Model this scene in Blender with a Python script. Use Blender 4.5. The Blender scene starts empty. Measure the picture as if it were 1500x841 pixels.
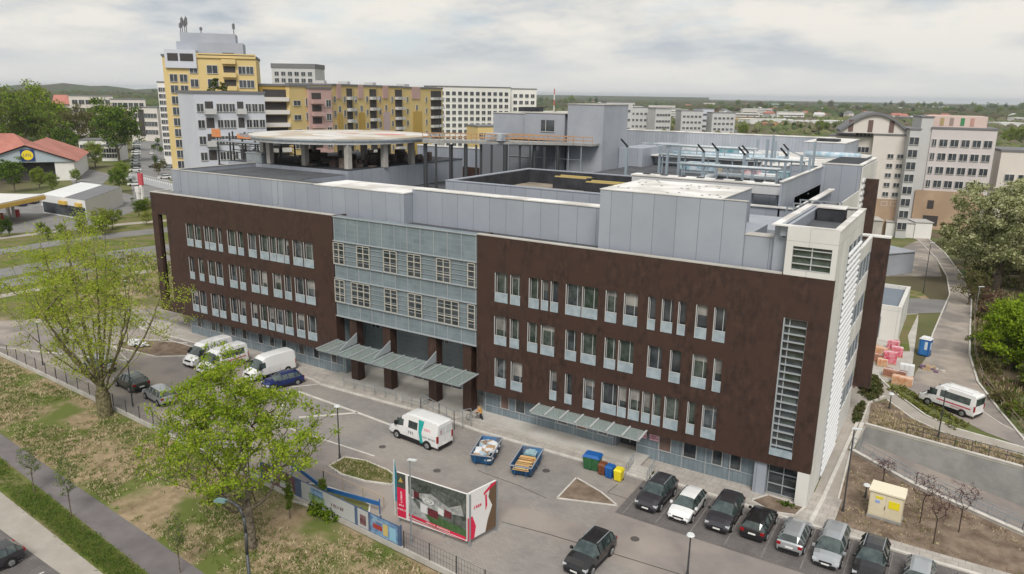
import bpy, bmesh, math, random
from mathutils import Vector, Matrix, geometry
import numpy as np

random.seed(7)
S = bpy.context.scene
COL = S.collection
PI = math.pi

# ------------------------------------------------------------------ camera
CAMP = Vector((7.496, -56.961, 31.079))
YAW, PITCH, ROLL, FPX = 0.547207, 0.25149, 0.016039, 1099.0
PW, PH = 1500.0, 841.0
_f = Vector((-math.sin(YAW)*math.cos(PITCH), math.cos(YAW)*math.cos(PITCH), -math.sin(PITCH)))
_r = Vector((math.cos(YAW), math.sin(YAW), 0))
_u = _r.cross(_f)
CR = _r*math.cos(ROLL) + _u*math.sin(ROLL)
CU = -_r*math.sin(ROLL) + _u*math.cos(ROLL)
CF = _f
cd = bpy.data.cameras.new('camera')
cam = bpy.data.objects.new('camera', cd)
COL.objects.link(cam)
cam.matrix_world = Matrix(((CR.x, CU.x, -CF.x, CAMP.x), (CR.y, CU.y, -CF.y, CAMP.y), (CR.z, CU.z, -CF.z, CAMP.z), (0, 0, 0, 1)))
cd.sensor_width = 36.0
cd.lens = 36.0*FPX/PW
cd.clip_start = 0.5
cd.clip_end = 20000
S.camera = cam

# survey helpers: where a sight line of the photograph meets a real plane of the place
def ray(u, v):
    return CF + CR*((u-PW/2)/FPX) - CU*((v-PH/2)/FPX)
def G(u, v, z=0.0):
    d = ray(u, v); t = (z-CAMP.z)/d.z; q = CAMP + d*t
    return (round(q.x, 2), round(q.y, 2))
def FY(u, v, y=0.0):
    d = ray(u, v); t = (y-CAMP.y)/d.y; q = CAMP + d*t
    return (round(q.x, 2), round(q.z, 2))
def D(u, dist, v=140):
    d = ray(u, v); d.z = 0; d.normalize()
    return (round(CAMP.x+d.x*dist, 1), round(CAMP.y+d.y*dist, 1))
def ZAT(pt, v):
    a = Vector((pt[0], pt[1], 0))-CAMP
    k = (PH/2-v)/FPX
    # (a+z k).CU / (a+z k).CF = k
    return round((k*a.dot(CF)-a.dot(CU))/(CU.z-k*CF.z), 2)

# ------------------------------------------------------------------ world, sun, exposure
SUN_EL, SUN_AZ = math.radians(50), math.radians(152)   # azimuth measured from +y towards +x
w = bpy.data.worlds.new('World'); S.world = w; w.use_nodes = True
nt = w.node_tree; N = nt.nodes; Lk = nt.links
N.clear()
out = N.new('ShaderNodeOutputWorld'); bg = N.new('ShaderNodeBackground'); bg.inputs[1].default_value = 0.1
sky = N.new('ShaderNodeTexSky'); sky.sky_type = 'NISHITA'; sky.sun_disc = False
sky.sun_elevation = SUN_EL; sky.sun_rotation = SUN_AZ; sky.air_density = 1.2; sky.dust_density = 2.5
tc = N.new('ShaderNodeTexCoord'); sep = N.new('ShaderNodeSeparateXYZ'); Lk.new(tc.outputs['Generated'], sep.inputs[0])
def M_(op, a, b=None, c=None):
    n = N.new('ShaderNodeMath'); n.operation = op
    for i, x in enumerate((a, b, c)):
        if x is None: continue
        if isinstance(x, (int, float)): n.inputs[i].default_value = x
        else: Lk.new(x, n.inputs[i])
    return n.outputs[0]
zz = M_('ADD', M_('MAXIMUM', sep.outputs[2], 0.0), 0.22)
comb = N.new('ShaderNodeCombineXYZ')
Lk.new(M_('DIVIDE', sep.outputs[0], zz), comb.inputs[0]); Lk.new(M_('DIVIDE', sep.outputs[1], zz), comb.inputs[1])
def noise_(vec, sc, det, off, rough=.55):
    mp = N.new('ShaderNodeMapping'); mp.inputs['Location'].default_value = off; Lk.new(vec, mp.inputs[0])
    n = N.new('ShaderNodeTexNoise'); n.inputs['Scale'].default_value = sc; n.inputs['Detail'].default_value = det
    n.inputs['Roughness'].default_value = rough
    Lk.new(mp.outputs[0], n.inputs['Vector']); return n.outputs['Fac']
def ramp_(fac, pts):
    r = N.new('ShaderNodeValToRGB'); Lk.new(fac, r.inputs[0])
    e = r.color_ramp.elements
    while len(e) < len(pts): e.new(0.5)
    for k, (p_, c_) in enumerate(pts): e[k].position = p_; e[k].color = (*c_, 1)
    return r.outputs[0]
n1 = noise_(comb.outputs[0], 1.15, 10, (3.1, 7.7, 0), .58)
n2 = noise_(comb.outputs[0], 1.1, 6, (11.3, 2.1, 4), .55)
cover = ramp_(n2, [(.30, (0, 0, 0)), (.44, (1, 1, 1))])
cl = ramp_(n1, [(.38, (2.9, 3.25, 3.65)), (.455, (4.0, 4.2, 4.35)), (.51, (4.9, 4.85, 4.65)), (.58, (5.7, 5.5, 5.1))])
mx = N.new('ShaderNodeMixRGB'); Lk.new(cover, mx.inputs[0]); 
pale = N.new('ShaderNodeMixRGB'); pale.inputs[0].default_value = .8; Lk.new(sky.outputs[0], pale.inputs[1]); pale.inputs[2].default_value = (4.1, 4.7, 5.2, 1)
Lk.new(pale.outputs[0], mx.inputs[1]); Lk.new(cl, mx.inputs[2])
# towards the horizon the cloud deck closes to an even pale white
hor = ramp_(sep.outputs[2], [(0.0, (1, 1, 1)), (.02, (.8, .8, .8)), (.085, (0, 0, 0))])
mx2 = N.new('ShaderNodeMixRGB'); Lk.new(hor, mx2.inputs[0]); Lk.new(mx.outputs[0], mx2.inputs[1]); mx2.inputs[2].default_value = (5.0, 4.98, 4.8, 1)
Lk.new(mx2.outputs[0], bg.inputs[0]); Lk.new(bg.outputs[0], out.inputs[0])

sl = bpy.data.lights.new('sun', 'SUN'); sl.energy = 2.0; sl.angle = math.radians(24); sl.color = (1.0, .95, .88)
so = bpy.data.objects.new('sun', sl); COL.objects.link(so)
sd = Vector((math.sin(SUN_AZ)*math.cos(SUN_EL), math.cos(SUN_AZ)*math.cos(SUN_EL), math.sin(SUN_EL)))
so.rotation_euler = sd.to_track_quat('Z', 'Y').to_euler()
S.view_settings.view_transform = 'Standard'; S.view_settings.look = 'None'; S.view_settings.gamma = 1.0
S.view_settings.exposure = 0.62
S.render.engine = 'CYCLES'
S.cycles.use_denoising = True
S.cycles.max_bounces = 6; S.cycles.transparent_max_bounces = 6; S.cycles.volume_bounces = 0
S.cycles.diffuse_bounces = 3; S.cycles.glossy_bounces = 2; S.cycles.caustics_reflective = False

# ------------------------------------------------------------------ materials
MATS = {}
def mat(name, col, col2=None, scale=3.0, rough=.75, metal=0.0, bump=0.0, detail=4, grid=None, line=None, lw=.03, axis='wall', spec=.4, stretch=None, lo=.38, hi=.62, third=None, tscale=None, trans=0.0, coat=0.0):
    """plain surface with world-space mottling; grid=(w,h) draws panel joints of width lw in colour line"""
    if name in MATS: return MATS[name]
    m = bpy.data.materials.new(name); m.use_nodes = True
    t = m.node_tree; n = t.nodes; l = t.links
    b = n['Principled BSDF']; b.inputs['Roughness'].default_value = rough; b.inputs['Metallic'].default_value = metal
    b.inputs['Specular IOR Level'].default_value = spec
    if trans: b.inputs['Transmission Weight'].default_value = trans
    if coat: b.inputs['Coat Weight'].default_value = coat; b.inputs['Coat Roughness'].default_value = .08
    geo = n.new('ShaderNodeNewGeometry')
    src = geo.outputs['Position']
    if stretch:
        mp = n.new('ShaderNodeMapping'); mp.inputs['Scale'].default_value = stretch; l.new(src, mp.inputs[0]); vec = mp.outputs[0]
    else: vec = src
    cur = None
    if col2 is not None:
        tx = n.new('ShaderNodeTexNoise'); tx.inputs['Scale'].default_value = 1.0/scale; tx.inputs['Detail'].default_value = detail; tx.inputs['Roughness'].default_value = .62
        l.new(vec, tx.inputs['Vector'])
        r = n.new('ShaderNodeValToRGB'); l.new(tx.outputs['Fac'], r.inputs[0])
        e = r.color_ramp.elements; e[0].position = lo; e[1].position = hi; e[0].color = (*col, 1); e[1].color = (*col2, 1)
        cur = r.outputs[0]
        if third is not None:
            tx2 = n.new('ShaderNodeTexNoise'); tx2.inputs['Scale'].default_value = 1.0/(tscale or scale*4); tx2.inputs['Detail'].default_value = 5
            l.new(vec, tx2.inputs['Vector'])
            r2 = n.new('ShaderNodeValToRGB'); l.new(tx2.outputs['Fac'], r2.inputs[0]); r2.color_ramp.elements[0].position = .46; r2.color_ramp.elements[1].position = .58
            mm = n.new('ShaderNodeMixRGB'); l.new(r2.outputs[0], mm.inputs[0]); l.new(cur, mm.inputs[1]); mm.inputs[2].default_value = (*third, 1)
            cur = mm.outputs[0]
        if bump:
            bp = n.new('ShaderNodeBump'); bp.inputs['Strength'].default_value = bump; bp.inputs['Distance'].default_value = .05
            l.new(tx.outputs['Fac'], bp.inputs['Height']); l.new(bp.outputs[0], b.inputs['Normal'])
    if grid:
        sp = n.new('ShaderNodeSeparateXYZ'); l.new(src, sp.inputs[0]); cb = n.new('ShaderNodeCombineXYZ')
        if axis == 'wall':
            ad = n.new('ShaderNodeMath'); ad.operation = 'ADD'; l.new(sp.outputs[0], ad.inputs[0]); l.new(sp.outputs[1], ad.inputs[1])
            l.new(ad.outputs[0], cb.inputs[0]); l.new(sp.outputs[2], cb.inputs[1])
        else:
            l.new(sp.outputs[0], cb.inputs[0]); l.new(sp.outputs[1], cb.inputs[1])
        br = n.new('ShaderNodeTexBrick'); l.new(cb.outputs[0], br.inputs['Vector'])
        br.offset = 0.0 if axis == 'wall' else .5
        br.inputs['Scale'].default_value = 1; br.inputs['Brick Width'].default_value = grid[0]; br.inputs['Row Height'].default_value = grid[1]
        br.inputs['Mortar Size'].default_value = lw; br.inputs['Mortar Smooth'].default_value = .2
        br.inputs['Color1'].default_value = (1, 1, 1, 1); br.inputs['Color2'].default_value = (.88, .88, .88, 1); br.inputs['Mortar'].default_value = (1, 1, 1, 1)
        ml = n.new('ShaderNodeMixRGB'); ml.blend_type = 'MULTIPLY'; ml.inputs[0].default_value = 1
        if cur is None: ml.inputs[1].default_value = (*col, 1)
        else: l.new(cur, ml.inputs[1])
        l.new(br.outputs['Color'], ml.inputs[2])
        mm = n.new('ShaderNodeMixRGB'); l.new(br.outputs['Fac'], mm.inputs[0]); l.new(ml.outputs[0], mm.inputs[1]); mm.inputs[2].default_value = (*line, 1)
        cur = mm.outputs[0]
    if cur is None: b.inputs['Base Color'].default_value = (*col, 1)
    else: l.new(cur, b.inputs['Base Color'])
    MATS[name] = m
    return m

def leafmat(name, c1, c2, sc=1.2):
    m = mat(name, c1, c2, scale=sc, rough=.7, spec=.2)
    t = m.node_tree; b = t.nodes['Principled BSDF']
    tr = t.nodes.new('ShaderNodeBsdfTranslucent'); mixs = t.nodes.new('ShaderNodeMixShader'); mixs.inputs[0].default_value = .45
    src = b.inputs['Base Color'].links[0].from_socket
    t.links.new(src, tr.inputs[0]); o = t.nodes['Material Output']
    t.links.new(b.outputs[0], mixs.inputs[1]); t.links.new(tr.outputs[0], mixs.inputs[2]); t.links.new(mixs.outputs[0], o.inputs[0])
    return m

def sheer(name, col, alpha, rough=.15):
    m = mat(name, col, rough=rough); m.node_tree.nodes['Principled BSDF'].inputs['Alpha'].default_value = alpha; return m

brown = mat('rust_brown_panel', (.025, .013, .011), (.078, .042, .030), scale=.45, rough=.55, detail=9, grid=(1.25, .62), line=(.044, .023, .018), lw=.012, stretch=(1, 1, .5), lo=.32, hi=.70, third=(.056, .029, .021), tscale=2.4)
brown_in = mat('brown_inner_panel', (.045, .026, .02), (.08, .042, .032), scale=1.0, rough=.7)
greyc = mat('grey_metal_cassette', (.33, .36, .415), (.37, .40, .45), scale=6, rough=.5, metal=.15, grid=(1.9, 8.0), line=(.20, .22, .26), lw=.03)
greyr = mat('grey_ribbed_cladding', (.33, .36, .42), (.38, .41, .46), scale=5, rough=.5, metal=.15, grid=(.6, 9.0), line=(.24, .26, .30), lw=.03)
greyp = mat('grey_paint', (.30, .32, .36), (.34, .36, .40), scale=3, rough=.6)
whitec = mat('white_cladding', (.66, .65, .62), (.72, .71, .68), scale=5, rough=.55, grid=(2.0, 4.2), line=(.42, .42, .41), lw=.025)
whitecap = mat('white_roof_membrane', (.62, .61, .59), (.78, .77, .75), scale=2.5, rough=.7, detail=7, third=(.52, .50, .47), tscale=4)
whitem = mat('white_metal', (.72, .73, .74), rough=.4)
conc = mat('pale_concrete', (.38, .36, .33), (.48, .46, .43), scale=2.0, rough=.85, bump=.2, detail=8)
concd = mat('grey_concrete', (.25, .25, .245), (.33, .33, .32), scale=1.5, rough=.85, bump=.2, detail=8)
tar = mat('dark_roof_felt', (.055, .06, .068), (.085, .09, .10), scale=2.5, rough=.85, detail=7)
tard = mat('black_roof_edge', (.02, .022, .027), (.04, .042, .05), scale=1.5, rough=.8)
sandr = mat('dusty_roof', (.20, .17, .14), (.30, .26, .21), scale=2.0, rough=.9, detail=7)
cwall = mat('curtain_wall_glass', (.165, .205, .23), (.21, .255, .28), scale=2.0, rough=.28, spec=.6, grid=(1.55, .52), line=(.24, .30, .33), lw=.016)
cwall2 = mat('ground_floor_panel', (.16, .205, .235), (.21, .255, .29), scale=1.2, rough=.35, spec=.5, grid=(.42, 1.3), line=(.115, .15, .18), lw=.03)
mull = mat('aluminium_profile', (.38, .41, .43), rough=.45, metal=.2)
mullw = mat('pale_profile', (.44, .45, .45), rough=.45)
pane = mat('dark_window_glass', (.022, .028, .034), (.06, .072, .08), scale=1.6, rough=.08, spec=.8)
paneg = mat('greenish_window_glass', (.03, .045, .035), (.09, .11, .10), scale=.9, rough=.08, spec=.8)
balu = mat('pale_balustrade_glass', (.26, .32, .36), (.36, .42, .46), scale=.8, rough=.25, spec=.5)
canglass = sheer('canopy_glass', (.36, .43, .41), .40)
blackm = mat('black_plastic', (.012, .012, .014), rough=.5)
steel = mat('galvanised_steel', (.36, .40, .43), rough=.45, metal=.5)
bluesteel = mat('pale_blue_steel', (.30, .36, .41), rough=.5, metal=.3)
darksteel = mat('dark_steel', (.07, .075, .08), rough=.5, metal=.4)
rubber = mat('rubber', (.012, .012, .012), rough=.85)
rimm = mat('alloy_rim', (.40, .41, .42), rough=.35, metal=.7)
carglass = mat('car_glass', (.022, .034, .034), (.065, .088, .084), scale=.8, rough=.05, spec=1.0)  # paler greenish mottling in the base colour imitates reflections
headl = mat('headlamp_lens', (.55, .58, .60), rough=.1, spec=.8)
redl = mat('tail_lamp_lens', (.28, .01, .012), rough=.2)
platem = mat('number_plate_white', (.75, .75, .73), rough=.5)
bark = mat('bark', (.07, .058, .042), (.20, .165, .125), scale=.22, rough=.9, bump=.6)
barkg = mat('mossy_bark', (.07, .065, .03), (.21, .18, .10), scale=.25, rough=.9, bump=.6)

# ------------------------------------------------------------------ mesh helpers
class MB:
    def __init__(s): s.v = []; s.f = []; s.m = []; s.T = None; s.pc = []
    def add(s, vs, fs, m=0):
        o = len(s.v)
        if s.T is not None: vs = [tuple(s.T @ Vector(q)) for q in vs]
        s.v += [tuple(q) for q in vs]; s.f += [tuple(i+o for i in f) for f in fs]; s.m += [m]*len(fs); return s
    def box(s, x0, y0, z0, x1, y1, z1, m=0):
        s.pc.append((len(s.v), len(s.f)))
        if x0 > x1: x0, x1 = x1, x0
        if y0 > y1: y0, y1 = y1, y0
        if z0 > z1: z0, z1 = z1, z0
        return s.add([(x0,y0,z0),(x1,y0,z0),(x1,y1,z0),(x0,y1,z0),(x0,y0,z1),(x1,y0,z1),(x1,y1,z1),(x0,y1,z1)],
                     [(0,3,2,1),(4,5,6,7),(0,1,5,4),(1,2,6,5),(2,3,7,6),(3,0,4,7)], m)
    def bar(s, a, b, w_, h_, m=0):
        s.pc.append((len(s.v), len(s.f)))
        a, b = Vector(a), Vector(b); d = (b-a); L = d.length
        if L < 1e-6: return s
        d.normalize(); up = Vector((0,0,1)) if abs(d.z) < .95 else Vector((0,1,0))
        x = d.cross(up).normalized(); y = x.cross(d)
        vs = []
        for q in (a, b):
            for sx, sy in ((-1,-1),(1,-1),(1,1),(-1,1)): vs.append(q + x*sx*w_/2 + y*sy*h_/2)
        return s.add(vs, [(0,1,2,3),(7,6,5,4),(0,4,5,1),(1,5,6,2),(2,6,7,3),(3,7,4,0)], m)
    def tube(s, a, b, r0, r1=None, n=8, m=0, caps=True):
        s.pc.append((len(s.v), len(s.f)))
        r1 = r0 if r1 is None else r1
        a, b = Vector(a), Vector(b); d = (b-a)
        if d.length < 1e-6: return s
        d.normalize(); up = Vector((0,0,1)) if abs(d.z) < .9 else Vector((1,0,0))
        x = d.cross(up).normalized(); y = x.cross(d); vs = []
        for q, r in ((a, r0), (b, r1)):
            for k in range(n):
                an = 2*PI*k/n; vs.append(q + x*math.cos(an)*r + y*math.sin(an)*r)
        fs = [(k, (k+1) % n, n+(k+1) % n, n+k) for k in range(n)]
        if caps: fs += [tuple(range(n))[::-1], tuple(range(n, 2*n))]
        return s.add(vs, fs, m)
    def prism(s, pts, z0, z1, m=0, mtop=None, msides=None):
        s.pc.append((len(s.v), len(s.f)))
        n = len(pts)
        ar = sum(pts[i][0]*pts[(i+1) % n][1]-pts[(i+1) % n][0]*pts[i][1] for i in range(n))
        if ar < 0: pts = pts[::-1]
        vs = [(p_[0], p_[1], z0) for p_ in pts] + [(p_[0], p_[1], z1) for p_ in pts]
        s.add(vs, [tuple(range(n))[::-1]] + [(k, (k+1) % n, n+(k+1) % n, n+k) for k in range(n)], m)
        s.add([(p_[0], p_[1], z1) for p_ in pts], [tuple(range(n))], m if mtop is None else mtop)
        return s
    def sheet(s, pts, z, m=0):
        n = len(pts)
        ar = sum(pts[i][0]*pts[(i+1) % n][1]-pts[(i+1) % n][0]*pts[i][1] for i in range(n))
        if ar < 0: pts = pts[::-1]
        return s.add([(p_[0], p_[1], z) for p_ in pts], [tuple(range(n))], m)
    def quad(s, a, b, c, d, m=0): return s.add([a, b, c, d], [(0,1,2,3)], m)
    def split(s, name, mats, parent=None, smooth=False):
        out = []; P = s.pc+[(len(s.v), len(s.f))]
        for (v0, f0), (v1, f1) in zip(P[:-1], P[1:]):
            q = MB(); q.v = s.v[v0:v1]; q.f = [tuple(i-v0 for i in f) for f in s.f[f0:f1]]; q.m = s.m[f0:f1]; out.append(q.build(name, mats, parent, smooth))
        return out
    def build(s, name, mats, parent=None, smooth=False, loc=None, rz=0):
        me = bpy.data.meshes.new(name); me.from_pydata(s.v, [], s.f)
        if not isinstance(mats, (list, tuple)): mats = [mats]
        for q in mats: me.materials.append(q)
        if len(mats) > 1: me.polygons.foreach_set('material_index', s.m)
        if smooth: me.polygons.foreach_set('use_smooth', [True]*len(me.polygons))
        me.update()
        return link(name, me, parent, loc, rz)
def link(name, me, parent=None, loc=None, rz=0):
    o = bpy.data.objects.new(name, me); COL.objects.link(o)
    if parent: o.parent = parent
    if loc is not None: o.location = loc
    if rz: o.rotation_euler.z = rz
    return o
def tag(o, label=None, cat=None, group=None, kind=None):
    if label: o['label'] = label
    if cat: o['category'] = cat
    if group: o['group'] = group
    if kind: o['kind'] = kind
    return o
def thing(name, label, cat, loc=(0,0,0), rz=0, group=None):
    o = bpy.data.objects.new(name, None); COL.objects.link(o); o.location = loc; o.rotation_euler.z = rz
    o.empty_display_size = .5
    return tag(o, label, cat, group)
def copy_tree(o, parent=None):
    c = o.copy(); COL.objects.link(c); c.parent = parent
    for ch in list(o.children): copy_tree(ch, c)
    return c
def struct(name, mb, m, smooth=False):
    return tag(mb.build(name, m, None, smooth), kind='structure')
def text(body, size, m, parent, loc, rot, name='lettering', extr=.01, align='CENTER'):
    c = bpy.data.curves.new(name, 'FONT'); c.body = body; c.size = size; c.extrude = extr; c.align_x = align; c.align_y = 'CENTER'
    c.resolution_u = 2
    o = bpy.data.objects.new(name, c); COL.objects.link(o); c.materials.append(m); o.parent = parent
    o.location = loc; o.rotation_euler = rot
    bpy.context.view_layer.update(); me = bpy.data.meshes.new_from_object(o.evaluated_get(bpy.context.evaluated_depsgraph_get())); bpy.data.objects.remove(o)
    o = link(name, me, parent); o.location = loc; o.rotation_euler = rot
    return o

def glyphs(body, size, m, parent, loc, rot, name='lettering', extr=.01, align='CENTER'):
    """a row of letter strokes: writing too small in the photograph to be read"""
    r = random.Random(len(body)*31+int(size*100)); mb = MB(); adv = size*.68; n = len(body); x0 = -n*adv/2
    for k, ch in enumerate(body):
        if ch == ' ': continue
        x = x0+k*adv; wd = adv*.62; h = size*.72; th = size*.13
        mb.box(x, -h/2, -extr, x+th, h/2, extr)
        if r.random() < .6: mb.box(x+wd-th, -h/2 if r.random() < .6 else 0, -extr, x+wd, h/2, extr)
        for yy in r.sample([-h/2, -th/2, h/2-th], r.choice([1, 2])): mb.box(x+th, yy, -extr, x+wd-th, yy+th, extr)
    o = mb.build(name, m, parent); o.location = loc; o.rotation_euler = rot
    return o
HAZE = True
# ------------------------------------------------------------------ ground, roads, paths
g_far = mat('field_ground', (.10, .125, .04), (.18, .17, .085), scale=14, rough=.95, detail=10, third=(.10, .085, .055), tscale=60, spec=.1)
g_grass = mat('grass_ground', (.085, .12, .025), (.15, .16, .05), scale=1.6, rough=.95, detail=10, bump=.5, third=(.17, .15, .075), tscale=4, spec=.1)
g_dry = mat('dry_grass_ground', (.36, .275, .18), (.19, .145, .085), scale=1.2, rough=.95, detail=11, bump=.5, third=(.12, .145, .04), tscale=4.5, spec=.1, lo=.36, hi=.66)
g_soil = mat('bare_soil', (.135, .10, .075), (.24, .185, .14), scale=1.2, rough=.95, detail=11, bump=.8, spec=.1)
g_sand = mat('construction_sand', (.34, .27, .19), (.22, .18, .11), scale=3, rough=.95, detail=10, bump=.5, third=(.14, .14, .06), tscale=9, spec=.1)
asph = mat('lot_asphalt', (.20, .178, .17), (.265, .235, .22), scale=2.2, rough=.85, detail=11, third=(.31, .27, .24), tscale=7, lo=.3, hi=.7)
paver = mat('grey_block_paving', (.235, .218, .207), (.285, .265, .25), scale=1.5, rough=.85, detail=9, grid=(.4, .2), line=(.215, .20, .19), lw=.012, axis='floor', third=(.31, .283, .258), tscale=7)
paverd = mat('bay_block_paving', (.125, .113, .112), (.175, .158, .152), scale=1.5, rough=.85, detail=9, grid=(.4, .2), line=(.09, .085, .08), lw=.015, axis='floor')
walk = mat('pavement_slabs', (.36, .33, .30), (.45, .415, .375), scale=1.6, rough=.85, detail=9, grid=(.8, .8), line=(.23, .21, .19), lw=.02, axis='floor')
track = mat('cycle_path_asphalt', (.135, .12, .125), (.175, .158, .158), scale=2, rough=.85, detail=10)
ctrack = mat('light_concrete_paving', (.32, .29, .255), (.38, .345, .31), scale=2, rough=.85, detail=10)
kerbm = mat('kerb_concrete', (.48, .46, .42), (.60, .57, .53), scale=1, rough=.8)
dirtroad = mat('dusty_road', (.27, .235, .205), (.36, .315, .27), scale=2.5, rough=.9, detail=10, third=(.20, .18, .165), tscale=6)
farroad = mat('far_road_asphalt', (.17, .165, .165), (.22, .215, .21), scale=6, rough=.9)
paint = mat('road_paint', (.62, .61, .58), (.48, .47, .45), scale=.4, rough=.7)

PIT = [(1.9, 19.4), (14.8, 17.3), (24.0, 15.8), (24.0, 1.2), (14.4, 5.3), (7.0, 8.9), (1.7, 12.9)]
outer = [(-9000, -400), (9000, -400), (9000, 12000), (-9000, 12000)]
tri = geometry.tessellate_polygon([[Vector((x, y, 0)) for x, y in outer], [Vector((x, y, 0)) for x, y in PIT]])
gm = MB(); allp = outer+PIT
gm.add([(x, y, 0) for x, y in allp], [tuple(t) for t in tri])
go = struct('ground', gm, g_far)
bm = bmesh.new(); bm.from_mesh(go.data); bmesh.ops.recalc_face_normals(bm, faces=bm.faces)
if sum(f.normal.z for f in bm.faces) < 0: bmesh.ops.reverse_faces(bm, faces=bm.faces)
bm.to_mesh(go.data); bm.free()

def px(pts, z=0): return [G(u, v, z) for u, v in pts]
LEV = [0.004]
def flat(name, pts, m, z=None):
    if z is None: z = LEV[0]; LEV[0] += .004
    mb = MB(); tr = geometry.tessellate_polygon([[Vector((x, y, 0)) for x, y in pts]])
    fs = []
    for t in tr:
        a, b, c = (pts[i] for i in t)
        if (b[0]-a[0])*(c[1]-a[1])-(b[1]-a[1])*(c[0]-a[0]) < 0: t = (t[0], t[2], t[1])
        fs.append(tuple(t))
    mb.add([(x, y, z) for x, y in pts], fs)
    return struct(name, mb, m)
def ribbon(pts, w_, z0, z1, mb=None):
    mb = mb or MB()
    for a, b in zip(pts[:-1], pts[1:]):
        a3 = (a[0], a[1], (z0+z1)/2); b3 = (b[0], b[1], (z0+z1)/2)
        d = Vector((b[0]-a[0], b[1]-a[1], 0)); L = d.length
        if L < .01: continue
        d /= L; e = .02
        mb.bar((a[0]-d.x*e, a[1]-d.y*e, a3[2]), (b[0]+d.x*e, b[1]+d.y*e, b3[2]), w_, z1-z0)
    return mb

# near verge between the cycle path and the low wall, dry and scrubby
flat('verge_ground', [(-130, -14.5), (-88.5, -16.8), (-59.8, -18.7), (-22, -21.7), (6, -24), (40, -27), (40, -60), (-20, -60), (-30, -33), (-66, -26.9), (-140, -19)], g_dry)
flat('verge_lawn', [(-160, -17), (-66, -27.5), (-28, -33), (-20, -60), (-160, -60)], g_grass)
flat('cycle_path', [(-150, -17.5), (-100, -23), (-65.6, -27.2), (-32.1, -30.4), (-15, -32), (-15, -34.2), (-35, -32.4), (-61.4, -29.4), (-100, -25.4), (-150, -20)], track)
flat('pavement', [(-120, -25.5), (-54.4, -32.4), (-37.8, -34.0), (-20, -35.6), (-20, -55), (-120, -55)], ctrack)
flat('parking_bay', [(-37.9, -35.6), (-42.4, -35.4), (-70, -33.8), (-70, -45), (-36, -45)], paverd)
pm = MB()
for q in range(6): pm.box(-41.2-q*2.6, -40.5, .03, -41.08-q*2.6, -36.0, .034)
struct('painted_bay_line', pm, paint)
# the yard in front of the building
flat('parking_lot', [(-96, -14.6), (-88.5, -16.4), (-59.8, -18.4), (-22, -21.3), (10, -24), (45, -27), (45, -2), (0, -1.8), (0, 4), (-84, 4), (-96, 4)], asph)
flat('paved_yard', [(-52, -4.5), (-46.5, -11.8), (-34, -11.6), (-26, -12), (-13, -11.5), (-13, -2.2), (-28, -1.7), (-50, -2.2)], paver)
flat('paved_yard', [(-22, -20.8), (-19, -14.2), (12, -15.0), (45, -17), (45, -27), (10, -23.6)], paver)
flat('parking_bay', [(-12.4, -8.6), (-12.4, -2.4), (30, -2.6), (30, -8.8)], paverd)
pm = MB()
for q in range(10): pm.box(-11.8+q*2.6-.04, -8.4, .05, -11.8+q*2.6+.04, -2.5, .054)
struct('painted_bay_line', pm, mat('worn_bay_line', (.17, .16, .155), (.24, .225, .21), scale=.5, rough=.9))
# front pavement along the facade, one kerb higher
fw = MB(); fw.prism([(-50, -2.2), (-34, -1.9), (-29, -2.4), (-13, -2.3), (-12.2, -1.6), (0.4, -2.1), (30, -2.6), (30, -1.2), (2.2, -1.1), (2.2, 3.0), (-50, 3.0)], 0, .12)
struct('pavement', fw, walk)
fw = MB(); fw.prism([(-84, -1.2), (-73, -.9), (-52, -1.6), (-50.02, -2.2), (-50.02, 3.0), (-78, 3.0), (-92, 1.8)], 0, .12)
struct('pavement', fw, walk)
ter = MB(); ter.prism([(-50.6, -1.0), (-31.0, -1.0), (-31.0, 6.0), (-50.6, 6.0)], .125, .32)
ter.prism([(-31.0, -1.2), (-13.4, -1.1), (-13.4, 1.2), (-31.0, 1.2)], .125, .42)
struct('entrance_terrace', ter, conc)
kb = ribbon([(-50, -2.3), (-34, -2.0), (-29, -2.5), (-13, -2.42), (-12.2, -1.75), (0.4, -2.22), (30, -2.75)], .28, 0, .15)
ribbon([(-50, -2.3), (-52, -1.75), (-73, -1.0), (-84, -1.3), (-93, 1.6)], .16, 0, .15, kb)
ribbon([(-52.2, -4.6), (-46.5, -11.9), (-34, -11.7)], .14, 0, .06, kb)
ribbon([(-52.2, -4.6), (-50.4, -2.3)], .14, 0, .06, kb)
ribbon([(-50.6, -5.0), (-41.6, -5.6), (-45.6, -9.6)], .30, .01, .05, kb)
ribbon([(-41.6, -5.6), (-34.6, -6.2)], .30, .01, .052, kb)
ribbon([(-92, -15.6), (-74, -9.5), (-80.2, -7.5), (-81, -4.6), (-74, -1.6)], .14, 0, .12, kb)
struct('kerb', kb, kerbm)
sm_ = ribbon(px([(735, 765), (800, 782), (880, 806), (1000, 843), (1080, 868)]), .07, .0, .034)
ribbon(px([(905, 620+90), (890, 722), (1010, 760), (1180, 812)]), .05, 0, .034, sm_); ribbon(px([(700, 690), (760, 712), (800, 730)]), .06, 0, .034, sm_)
struct('asphalt_joint', sm_, mat('asphalt_joint', (.05, .046, .045), rough=.9))
for i_, (u_, v_) in enumerate([(560, 655), (690, 735), (800, 690), (930, 790), (640, 690)]):
    x_, y_ = G(u_, v_); c_ = MB(); c_.tube((x_, y_, 0), (x_, y_, .042), .33, None, 16); tag(c_.build('manhole_cover', mat('manhole_iron', (.09, .08, .075), rough=.7)), ['iron manhole cover on the road before the white van', 'iron manhole cover near the billboard corner', 'iron manhole cover on the paving right of the skips', 'iron manhole cover on the road below the dark off-roader', 'iron manhole cover on the road behind the billboard'][i_], 'manhole cover', 'manhole covers in the yard')
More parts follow.
